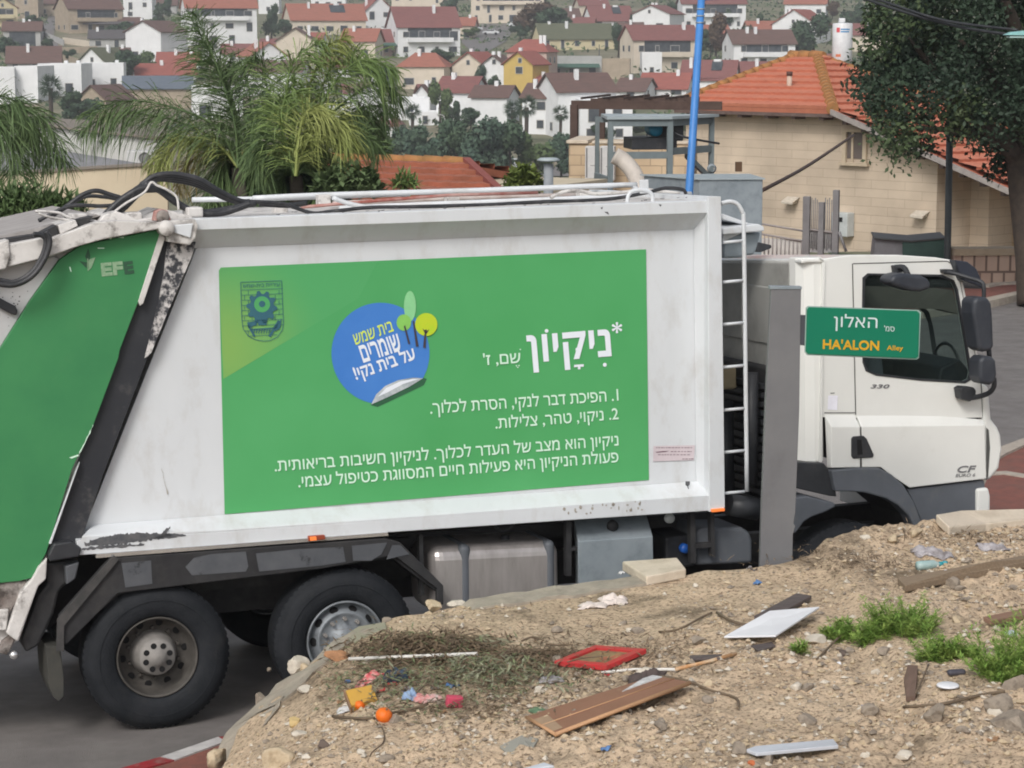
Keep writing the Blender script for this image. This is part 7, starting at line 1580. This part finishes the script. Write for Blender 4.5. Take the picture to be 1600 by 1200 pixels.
# --- trees
def leafmat(n, a, b): 
    m = mat(n, a, b, scale=0.9, rough=0.75, spec=0.2); return m
LM = {'d': leafmat('leaves_dark', (0.045, 0.08, 0.05), (0.075, 0.115, 0.065)), 'm': leafmat('leaves_mid', (0.085, 0.13, 0.055), (0.12, 0.165, 0.075)), 'y': leafmat('leaves_yellow', (0.11, 0.16, 0.04), (0.17, 0.2, 0.06)), 'b': leafmat('leaves_bluegreen', (0.055, 0.095, 0.07), (0.085, 0.13, 0.085)), 'r': leafmat('leaves_rust', (0.09, 0.06, 0.045), (0.12, 0.085, 0.05))}
bark = mat('tree_bark', (0.075, 0.058, 0.045), (0.045, 0.036, 0.03), scale=6, rough=0.95, bump=0.5, bscale=25)
def crown_mesh(name, seed, n, leaf, shape='round', blobs=9):
    r_ = random.Random(seed); mb = MB(); bl = []
    for k in range(blobs):
        a = r_.uniform(0, 6.28); z = r_.uniform(-.55, .75); q = math.sqrt(max(0, 1 - z * z)) * r_.uniform(.25, .75)
        if shape == 'cone': q = (1 - (z + 1) / 2) * .7 * r_.random(); z = z * 1.1
        bl.append((Vector((q * math.cos(a), q * math.sin(a), z * .8)), r_.uniform(.28, .5)))
    for k in range(n):
        c, rr_ = r_.choice(bl); v = Vector((r_.gauss(0, 1), r_.gauss(0, 1), r_.gauss(0, 1))).normalized() * rr_ * r_.uniform(.55, 1.05) ; p = c + v
        t = Vector((r_.gauss(0, 1), r_.gauss(0, 1), r_.gauss(0, .6))).normalized(); u = t.cross(v if v.length > 0 else Vector((0, 0, 1))).normalized(); l_ = leaf * r_.uniform(.6, 1.4)
        mb.add([p - t * l_ * .5 - u * l_ * .1, p + u * l_ * .35, p + t * l_ * .6, p - u * l_ * .35], [(0, 1, 2, 3)])
    me = bpy.data.meshes.new(name); me.from_pydata(mb.v, [], mb.f); return me
ARCH = [crown_mesh('crown', s, 2600, .16) for s in range(4)] + [crown_mesh('crown', 9, 2200, .14, 'cone', 14)]
CM = {}
def tree(px, base, top, wpx, kind, label, arch=0, name='tree', y=None):
    p = far_P(px, base); d = (p - CAM).dot(CF); s_ = d / FPX; h = (base - top) * s_; w = wpx * s_ / 2
    root = empty(name, label, 'tree', loc=p); key = (arch, kind)
    if key not in CM:
        me = ARCH[arch].copy(); me.materials.append(LM[kind]); CM[key] = me
    o = bpy.data.objects.new('crown', CM[key]); COL.objects.link(o); o.parent = root; ch_ = h * .46; o.scale = (w, w, ch_ * 1.05); o.location = (0, 0, h - ch_ * .95); o.rotation_euler = (0, 0, (px * 7 % 628) / 100)
    MB().tube([Vector((0, 0, -1)), Vector((0.05 * w, 0, h * .4)), Vector((-.08 * w, 0, h * .75))], max(.12, h * .03), 8, r2=.06).build('trunk', bark, root)
rt_ = random.Random(21)
T_ = [(622, 288, 202, 66, 'b', 'grey green valley tree right of the palm crown'), (668, 290, 192, 72, 'b', 'rounded valley tree under the long low white house'), (712, 290, 186, 80, 'd', 'dark valley tree left of centre in the tree belt'), (752, 292, 184, 84, 'b', 'broad blue green tree in the middle of the valley tree belt'), (796, 290, 194, 80, 'd', 'dark tree right of the middle of the valley belt'), (838, 288, 204, 76, 'm', 'green tree in the valley belt left of the roof vent'), (876, 286, 208, 64, 'b', 'tree at the right end of the valley belt, beside the stone parapet'), (590, 286, 214, 60, 'm', 'tree hidden partly by the right palm fronds in the valley')]
for i, (a, b, c, d_, k, l) in enumerate(T_): tree(a, b, c, d_, k, l, i % 4)
T_ = [(687, 206, 132, 40, 'm', 'bushy green tree between the white gables'), (706, 200, 156, 30, 'd', 'dark tree in front of the white red roofed house', 1), (735, 204, 168, 36, 'd', 'dark shrubby tree below the white houses', 2), (750, 142, 102, 22, 'b', 'slim tree in front of the peach house', 3), (772, 150, 116, 24, 'd', 'dark tree left of the yellow house', 1), (738, 60, 44, 32, 'm', 'round clipped green bush beside the white villa', 0),
 (1050, 42, 4, 42, 'd', 'round dark tree at the top left of the blue pole', 2), (990, 46, 18, 26, 'd', 'pointed dark cypress in front of the white gable', 4), (1137, 46, 12, 26, 'd', 'narrow dark tree right of the blue pole at the top', 4), (1118, 92, 20, 44, 'r', 'sparse brownish tree behind the blue pole', 3), (1110, 90, 44, 44, 'd', 'dark tree left of the white house with a brown roof', 1), (1270, 96, 26, 66, 'd', 'large dark tree behind the villa roof, left of the water heater', 0), (1246, 96, 50, 40, 'd', 'dark tree at the left foot of the water heater', 2), (1330, 60, 4, 50, 'd', 'dark tree at the top, right of the red roof', 1), (1300, 30, 2, 30, 'r', 'reddish brown tree at the top, above the water heater', 3),
 (836, 60, 4, 70, 'r', 'brown leafless looking tree at the top centre', 3), (862, 62, 12, 60, 'd', 'dark green tree beside the brown one at the top centre', 2), (882, 42, 14, 34, 'y', 'yellow green tree above the olive roof', 1), (812, 62, 34, 34, 'd', 'dark tree beside the white parked car', 1), (816, 100, 60, 30, 'd', 'dark tree left of the olive roofed house', 4), (966, 90, 40, 34, 'd', 'dark tree between the olive and dark red roofs', 0), (886, 130, 110, 12, 'd', 'small pointed conifer by the stone annex', 4),
 (424, 64, 4, 32, 'd', 'dark tree at the top between two red roofs', 1), (446, 60, 30, 30, 'd', 'low dark tree left of the long cream house', 2), (188, 70, 36, 46, 'd', 'dark tree behind the porch at the upper left', 0), (200, 130, 78, 50, 'd', 'dark green tree left of the red roofs', 2), (226, 116, 80, 40, 'm', 'olive shrubby tree below the tall white house', 3), (52, 48, 22, 30, 'd', 'dark tree beside the cream house at the left', 1), (16, 100, 56, 50, 'd', 'dark tree in front of the left edge white balcony house', 1), (76, 82, 60, 30, 'k', 'x', 2), (120, 50, 30, 34, 'd', 'dark bushy tree below the beige stone house', 3), (110, 96, 78, 24, 'd', 'small dark tree beside the tan wall', 0),
 (130, 200, 140, 70, 'd', 'dark tree mass below the white terrace at the left', 1), (250, 66, 26, 30, 'd', 'dark tree right of the tall white house', 3), (254, 34, -4, 36, 'd', 'dark tree at the top between the white cube and the red roof', 1), (660, 70, 56, 20, 'd', 'low shrub by the pink house', 2), (690, 108, 78, 40, 'd', 'dark shrubs under the balconies of the dark red villa', 0), (570, 128, 90, 60, 'd', 'dark tree behind the palm tip', 1), (600, 142, 104, 50, 'd', 'dark tree left of the orange hip roof', 2), (840, 30, -6, 46, 'm', 'green tree behind the cream apartments', 2), (700, 30, -8, 40, 'd', 'dark tree left of the cream apartments', 1), (790, 24, -6, 24, 'r', 'bare brown tree in front of the cream apartments', 3),
 (1195, 60, 20, 30, 'd', 'dark tree between the blue pole and the red roof', 1), (1170, 78, 40, 30, 'd', 'dark bush behind the brown roof', 3), (1224, 124, 96, 34, 'd', 'dark hedge tree behind the villa roof', 2), (980, 196, 160, 40, 'm', 'green shrubby tree under the pergola', 2), (1010, 216, 180, 60, 'm', 'green tree seen through the steel frame', 1), (940, 226, 196, 44, 'd', 'dark shrub under the pergola', 0), (1082, 210, 188, 40, 'm', 'pale green shrub seen through the steel frame at the right', 3)]
LM['k'] = LM['d']
for t in T_:
    a, b, c, d_, k, l = t[:6]; ar = t[6] if len(t) > 6 else 0
    tree(a, b, c, d_, k, 'low dark shrub in front of the steep lane' if l == 'x' else l, ar)
# far hilltop woods
mbw = MB(); r_ = random.Random(8)
for k in range(9000):
    x = r_.uniform(-330, 330); y = r_.uniform(780, 1150); p = Vector((x, y, ground_z(x, y) + r_.uniform(.3, 4.5) * abs(noise.noise((x * .02, y * .02, 3)) * 2)))
    t = Vector((r_.gauss(0, 1), r_.gauss(0, 1), r_.gauss(0, .7))).normalized() * 1.6; u = Vector((r_.gauss(0, 1), r_.gauss(0, 1), r_.gauss(0, .7))).normalized() * 1.2
    mbw.add([p - t, p - u, p + t, p + u], [(0, 1, 2, 3)])
tag(mbw.build('hill_scrub', LM['b'], fix=False), 'dark green scrub covering the hill above the town', 'scrub', kind='stuff')
mbw = [MB(), MB()]
for k in range(26000):
    x = r_.uniform(-160, 160); y = r_.uniform(300, 800); n_ = noise.noise((x * .05, y * .03, 5))
    if n_ < -0.05 + r_.uniform(-.1, .1) or abs(x) > y * .26: continue
    hh = r_.uniform(.2, 2.2) * min(1, .3 + n_ * 2.5); p = Vector((x, y, ground_z(x, y) + hh)); s_ = .55
    t = Vector((r_.gauss(0, 1), r_.gauss(0, 1), r_.gauss(0, .7))).normalized() * s_; u = Vector((r_.gauss(0, 1), r_.gauss(0, 1), r_.gauss(0, .7))).normalized() * s_ * .8
    mbw[k % 2].add([p - t, p - u, p + t, p + u], [(0, 1, 2, 3)])
tag(mbw[0].build('garden_greenery', LM['d'], fix=False), 'dark garden greenery between the far houses', 'shrubs', kind='stuff'); tag(mbw[1].build('garden_shrubs', LM['m'], fix=False), 'mid green garden shrubs between the far houses', 'shrubs', kind='stuff')
# fan palms among the far houses
def fanpalm(px, base, top, wpx, label, thick=False):
    p = far_P(px, base); s_ = (p - CAM).dot(CF) / FPX; h = (base - top) * s_; w = wpx * s_ / 2; root = empty('fan_palm', label, 'palm tree', loc=p)
    MB().tube([Vector((0, 0, -1)), Vector((.1, 0, h - w))], w * .16, 8).build('trunk', bark, root)
    r_ = random.Random(int(px)); mb = MB(); c = Vector((.1, 0, h - w * .9))
    for k in range(60):
        az = r_.uniform(0, 6.28); el = r_.uniform(-1.3, 1.3); t = Vector((math.cos(az) * math.cos(el), math.sin(az) * math.cos(el), math.sin(el))); b = c + t * w * .45
        for j in range(12):
            dv = Vector((r_.gauss(0, .4), r_.gauss(0, .4), r_.gauss(0, .4) - .12)); e = b + (t + dv).normalized() * w * .6; u = Vector((r_.gauss(0, 1), r_.gauss(0, 1), r_.gauss(0, 1))).normalized() * w * .03
            mb.add([b - u, e, b + u], [(0, 1, 2)])
    mb.build('fronds', LM['d'], root, fix=False)
fanpalm(644, 236, 160, 32, 'fan palm in front of the long low white house'); fanpalm(800, 222, 156, 34, 'left of the two big fan palms above the valley trees'); fanpalm(822, 226, 148, 40, 'taller of the two big fan palms above the valley trees'); fanpalm(875, 232, 164, 30, 'fan palm beside the pergola post'); fanpalm(80, 200, 116, 44, 'dark fan palm in front of the white blocks at the left')
def farpole(px, b, t, label, lampy=False):
    p = far_P(px, b); s_ = (p - CAM).dot(CF) / FPX; h = (b - t) * s_; o = MB().tube([Vector(), Vector((0, 0, h))], .09, 6)
    if lampy: o.tube(smooth_path([Vector((0, 0, h)), Vector((-.3, 0, h + .5)), Vector((-1.1, 0, h + .6))], 3), .06, 5)
    tag(o.build('street_lamp' if lampy else 'utility_pole', WALLS['g'] if lampy else dk_m, loc=p), label, 'street lamp' if lampy else 'pole')
farpole(695, 250, 186, 'pale curved street lamp among the valley trees', True); farpole(752, 282, 236, 'thin pale pole in the middle of the valley trees', True); farpole(202, 32, 4, 'utility pole in front of the white cube house'); farpole(936, 118, 70, 'utility pole by the stone annex'); farpole(682, 286, 232, 'thin pole left of the old roof ridge', True)
# ---------------------------------------------------------------- feather palms, big tree, shrubs behind the truck
PM = [mat('palm_dark', (0.075, 0.125, 0.05), (0.115, 0.17, 0.065), scale=1.5, rough=0.6, spec=0.3), mat('palm_mid', (0.13, 0.20, 0.065), (0.18, 0.25, 0.08), scale=1.5, rough=0.6, spec=0.3), mat('palm_yellow', (0.22, 0.27, 0.075), (0.30, 0.33, 0.11), scale=1.5, rough=0.6, spec=0.3), mat('palm_dry', (0.27, 0.21, 0.08), (0.22, 0.19, 0.07), scale=1.5, rough=0.7)]
rach = mat('palm_rachis', (0.15, 0.17, 0.06), (0.2, 0.2, 0.09), rough=0.6)
def frond(line, d, root, mi, seed, ln_=0.62, droop=0.6, n=82, dd=0.0, plume=1.0, w=0.0062):
    """feather leaf: rachis along the points, drooping leaflets all round it"""
    r_ = random.Random(seed); k = len(line)
    q = [P(x, y, d + dd * i / (k - 1)) - root.location for i, (x, y) in enumerate(line)]
    path = smooth_path(q, 10); L_ = len(path); mb = MB()
    mb.tube(path, .022, 5, r2=.005)
    for i in range(n):
        t = 0.10 + 0.90 * (i + r_.random()) / n; f = t * (L_ - 1); a = int(min(f, L_ - 2)); p = path[a].lerp(path[a + 1], f - a); tg = (path[a + 1] - path[a]).normalized()
        for sd in (-1, 1, -1, 1):
            up = Vector((0, 0, 1)); s_ = tg.cross(up)
            s_ = s_.normalized() if s_.length > .1 else Vector((0, 1, 0))
            u2 = s_.cross(tg).normalized()
            an = r_.uniform(-1.1, 1.1) * plume
            dr_ = (tg * r_.uniform(.35, .8) + s_ * sd * math.cos(an) + u2 * math.sin(an) * .8).normalized()
            l_ = ln_ * (0.45 + 0.75 * math.sin(math.pi * min(1, t * .85 + .12))) * r_.uniform(.75, 1.15); dp = droop * r_.uniform(.2, .95); l_ *= .85
            m1 = p + dr_ * l_ * .5 - up * dp * l_ * .16; m2 = p + dr_ * l_ * .85 - up * dp * l_ * .55; m3 = p + dr_ * l_ * .98 - up * dp * l_ * .95
            wv = dr_.cross(Vector((r_.gauss(0, 1), r_.gauss(0, 1), r_.gauss(0, 1)))).normalized() * w * r_.uniform(.7, 1.3)
            mb.add([p - wv * .4, m1 - wv, m2 - wv * .8, m3, m2 + wv * .8, m1 + wv, p + wv * .4], [(0, 1, 5, 6), (1, 2, 4, 5), (2, 3, 4)])
    o = mb.build('frond', [PM[mi]], root, fix=False); return o
def palm(label, cx, cy, d, fronds, tr=0.17):
    c = P(cx, cy, d); root = empty('feather_palm', label, 'palm tree', loc=Vector((c.x, c.y, ground_z(c.x, c.y))))
    MB().tube([Vector((0, 0, -.5)), Vector((.1, 0, (c.z - root.location.z) * .5)), c - root.location], tr * 1.3, 14, r2=tr * .5).build('trunk', mat('palm_trunk', (0.10, 0.085, 0.07), (0.06, 0.05, 0.04), scale=4, rough=0.95, bump=0.5, bscale=15), root)
    for i, f in enumerate(fronds):
        line, mi = f[0], f[1]; kw = f[2] if len(f) > 2 else {}
        frond(line, d + kw.pop('off', (i % 3 - 1) * .4), root, mi, i * 13 + int(cx), **kw)
    return root
palm('left of the two big feathery palms, its long frond arching over the cream roof', 372, 262, 31, [
    ([(372, 262), (340, 200), (270, 168), (200, 158), (140, 180)], 0, dict(droop=1.1, ln_=.72, n=90)),
    ([(372, 262), (330, 215), (260, 185), (180, 178), (128, 205)], 0, dict(droop=1.2, ln_=.6, n=80)),
    ([(372, 262), (372, 200), (352, 130), (325, 75), (296, 24)], 0, dict(droop=.75, ln_=.72, n=96)),
    ([(372, 262), (366, 190), (345, 120), (322, 60), (306, 22)], 0, dict(droop=.8, ln_=.6, n=80)),
    ([(372, 262), (376, 210), (362, 150), (344, 104), (330, 66)], 0, dict(droop=.9, ln_=.7, n=80)),
    ([(372, 262), (392, 210), (390, 150), (384, 120), (370, 100)], 0, dict(droop=1.0, ln_=.7)),
    ([(372, 262), (340, 225), (300, 215), (262, 235), (244, 275)], 2, dict(droop=1.0, ln_=.42, n=60)),
    ([(372, 262), (345, 238), (315, 240), (290, 262), (280, 296)], 3, dict(droop=1.0, ln_=.4, n=50)),
    ([(372, 262), (330, 232), (280, 215), (250, 232), (236, 262)], 2, dict(droop=1.1, ln_=.4, n=50)),
    ([(372, 262), (390, 225), (405, 190), (424, 165), (450, 160)], 0, dict(droop=1.1, ln_=.6)),
    ([(372, 262), (362, 240), (345, 255), (335, 290), (330, 320)], 0, dict(droop=.8, ln_=.6)),
    ([(372, 262), (395, 250), (410, 270), (418, 300), (420, 330)], 0, dict(droop=.8, ln_=.6))])
palm('right of the two big feathery palms, with bright yellow green upright fronds', 462, 275, 30, [
    ([(462, 275), (458, 200), (448, 140), (462, 92), (500, 66)], 1, dict(droop=.9, ln_=.62, n=96)),
    ([(462, 275), (470, 190), (488, 120), (512, 74), (540, 60)], 2, dict(droop=.8, ln_=.55, n=96)),
    ([(462, 275), (480, 200), (505, 130), (530, 90), (562, 78)], 1, dict(droop=.9, ln_=.6, n=90)),
    ([(462, 275), (490, 190), (530, 120), (572, 92), (614, 112)], 1, dict(droop=1.2, ln_=.62, n=90)),
    ([(462, 275), (500, 200), (550, 150), (590, 130), (622, 150)], 0, dict(droop=1.2, ln_=.55, n=80)),
    ([(462, 275), (500, 225), (545, 185), (580, 165), (612, 172)], 0, dict(droop=1.1, ln_=.55, n=80)),
    ([(462, 275), (500, 240), (540, 215), (572, 215), (592, 235)], 0, dict(droop=1.0, ln_=.5, n=70)),
    ([(462, 275), (440, 200), (418, 140), (410, 100), (400, 90)], 0, dict(droop=1.0, ln_=.62, n=86)),
    ([(462, 275), (478, 225), (505, 190), (530, 190), (546, 225)], 2, dict(droop=1.0, ln_=.62, n=80, off=-.9)),
    ([(462, 275), (466, 220), (476, 180), (494, 170), (510, 200)], 2, dict(droop=1.1, ln_=.6, n=70, off=-1.0)),
    ([(462, 275), (440, 235), (420, 220), (405, 235), (398, 270)], 0, dict(droop=1.0, ln_=.6, off=-.6)),
    ([(462, 275), (452, 240), (440, 190), (446, 150), (462, 130)], 1, dict(droop=1.0, ln_=.6, off=-.8)),
    ([(462, 275), (482, 262), (505, 275), (516, 305), (520, 330)], 0, dict(droop=.8, ln_=.5)),
    ([(462, 275), (448, 268), (432, 290), (428, 320), (426, 340)], 0, dict(droop=.7, ln_=.55)),
    ([(462, 275), (466, 262), (470, 290), (468, 320), (468, 345)], 0, dict(droop=.6, ln_=.55))])
palm('feathery palm at the left edge with fronds hanging over the cream wall', -60, 220, 27, [
    ([(-60, 220), (-40, 170), (-5, 150), (28, 165), (48, 215)], 0, dict(droop=1.3, ln_=.5, n=52)),
    ([(-60, 220), (-20, 175), (30, 165), (75, 195), (104, 255)], 0, dict(droop=1.3, ln_=.5, n=60)),
    ([(-60, 220), (-20, 190), (25, 180), (60, 205), (85, 245)], 0, dict(droop=1.2, ln_=.5, n=80)),
    ([(-60, 220), (-30, 190), (0, 195), (18, 230), (26, 270)], 0, dict(droop=1.0, ln_=.6, n=80))])
def bush(px, py, d, wpx, hpx, mi, n, label, leaf=.10, thin=True, cat='shrub', name='shrub'):
    c = P(px, py, d); s_ = d / FPX; w, h = wpx * s_ / 2, hpx * s_; g = c.z; root = empty(name, label, cat, loc=c); mb = MB(); r_ = random.Random(int(px + py))
    for k in range(n):
        a = r_.uniform(0, 6.28); q = math.sqrt(r_.random()); p = Vector((q * math.cos(a) * w, q * math.sin(a) * w * .6, r_.random() ** .8 * h * math.sqrt(max(0.05, 1 - q * q))))
        leafbit(mb, p, leaf * r_.uniform(.6, 1.5), leaf * (.09 if thin else .3), r_.uniform(0, 6.28), r_.uniform(-.4, 1.3), leaf * .2)
    mb.build('leaves', mi, root, fix=False); MB().tube([Vector((0, 0, -3.5)), Vector((0, 0, h * .5))], .04, 6).build('stem', bark, root)
bush(30, 345, 21, 130, 46, PM[0], 1500, 'long leaved dark shrub behind the tailgate roof at the left', .18); bush(95, 338, 21, 80, 28, PM[0], 600, 'low strap leaved shrub left of the hydraulic hoses', .16)
bush(818, 300, 36, 62, 42, LM['y'], 900, 'yellow green shrub left of the roof vent', .12, False)
bush(545, 306, 29, 110, 50, LM['m'], 1300, 'mid green shrub below the right hand palm', .12, False); bush(470, 330, 30.5, 140, 110, LM['d'], 2600, 'dark shrub mass between the two palm trunks', .16, False); bush(390, 330, 31.5, 120, 90, LM['d'], 1800, 'dark shrub under the left palm trunk', .16, False)
bush(632, 298, 30, 40, 22, PM[1], 200, 'small palm like sprout in front of the old tiled roof', .2); bush(565, 250, 60, 90, 80, LM['m'], 1500, 'green leafy mass behind the right palm fronds', .22, False)
# the big dark tree at the right
c = P(1590, 462, 40.5); bt_ = empty('broadleaf_tree', 'big dark evergreen tree filling the upper right corner', 'tree', loc=c)
s_ = 41 / FPX
def BP(px, py, d=41.0): return P(px, py, d) - c
tr = MB(); tr.tube(smooth_path([BP(1618, 475), BP(1614, 400), BP(1603, 300), BP(1597, 250), BP(1592, 200)], 4), .33, 16, r2=.27)
for l, a, b in (([(1592, 250), (1560, 215), (1520, 180), (1470, 150)], .2, .05), ([(1592, 240), (1600, 150), (1590, 60), (1570, 0)], .25, .08), ([(1595, 230), (1640, 170), (1690, 120)], .2, .06), ([(1590, 200), (1550, 120), (1500, 60)], .16, .04), ([(1560, 215), (1500, 205), (1440, 200)], .1, .03), ([(1520, 180), (1460, 110), (1420, 60)], .1, .03)):
    tr.tube(smooth_path([BP(*q, 41 - .5 * i) for i, q in enumerate(l)], 4), a, 8, r2=b)
tr.build('trunk', bark, bt_)
rb = random.Random(6); lv = [MB(), MB()]; blobs = []
outline = [(1345, 40), (1342, 120), (1360, 180), (1380, 215), (1420, 232), (1470, 225), (1520, 200), (1560, 235)]
for k in range(150):
    px = rb.uniform(1362, 1720); py = rb.uniform(-110, 232)
    low = 215 if px < 1400 else (236 if px < 1460 else (210 if px < 1540 else 240))
    if py > low - 12: continue
    if px < 1375 and not 20 < py < 160: continue
    blobs.append((BP(px, py, 41 + rb.uniform(-2.2, 2.2)), rb.uniform(.28, .62)))
for px, py in ((1362, 50), (1358, 90), (1360, 130), (1368, 165), (1385, 195), (1402, 218), (1420, 226), (1445, 222), (1500, 196), (1540, 190), (1556, 220), (1570, 236), (1366, 20), (1372, -10), (1560, 262)): blobs.append((BP(px, py, 41 + rb.uniform(-1, 1)), rb.uniform(.18, .34)))
for b, r0_ in blobs:
    dk = 0 if rb.random() < .72 else 1
    for k in range(int(900 * r0_ ** 1.6 + 80)):
        v = Vector((rb.gauss(0, 1), rb.gauss(0, 1), rb.gauss(0, 1))).normalized() * r0_ * rb.uniform(.35, 1.15); p = b + v
        t = Vector((rb.gauss(0, 1), rb.gauss(0, 1), rb.gauss(-.3, .8))).normalized(); u = t.cross(Vector((rb.gauss(0, 1), rb.gauss(0, 1), rb.gauss(0, 1)))).normalized(); l_ = rb.uniform(.07, .14)
        lv[dk].add([p, p + t * l_ * .5 + u * l_ * .26, p + t * l_, p + t * l_ * .5 - u * l_ * .26], [(0, 1, 2, 3)])
lv[0].build('crown', mat('oak_leaves_dark', (0.020, 0.038, 0.024), (0.036, 0.06, 0.034), scale=1.2, rough=0.6, spec=0.3), bt_, fix=False); lv[1].build('crown', mat('oak_leaves_light', (0.05, 0.08, 0.036), (0.075, 0.105, 0.045), scale=1.2, rough=0.6, spec=0.3), bt_, fix=False)
# ---------------------------------------------------------------- thin haze in the air
hz = bpy.data.materials.new('air_haze'); hz.use_nodes = True; n = hz.node_tree.nodes; n.remove(n['Principled BSDF'])
pv = n.new('ShaderNodeVolumePrincipled'); pv.inputs['Color'].default_value = (0.93, 0.95, 1, 1); pv.inputs['Density'].default_value = 0.00042; pv.inputs['Anisotropy'].default_value = 0.2
hz.node_tree.links.new(pv.outputs[0], n['Material Output'].inputs['Volume'])
tag(MB().box((-705, -12, -15), (705, 1905, 150)).build('haze', hz, fix=True), None, None, kind='stuff')
# ---------------------------------------------------------------- keep the hierarchy at thing > part > sub-part
for o in list(SC.objects):
    ch, a = [], o
    while a is not None: ch.append(a); a = a.parent
    if len(ch) > 3: o.parent = ch[-2]
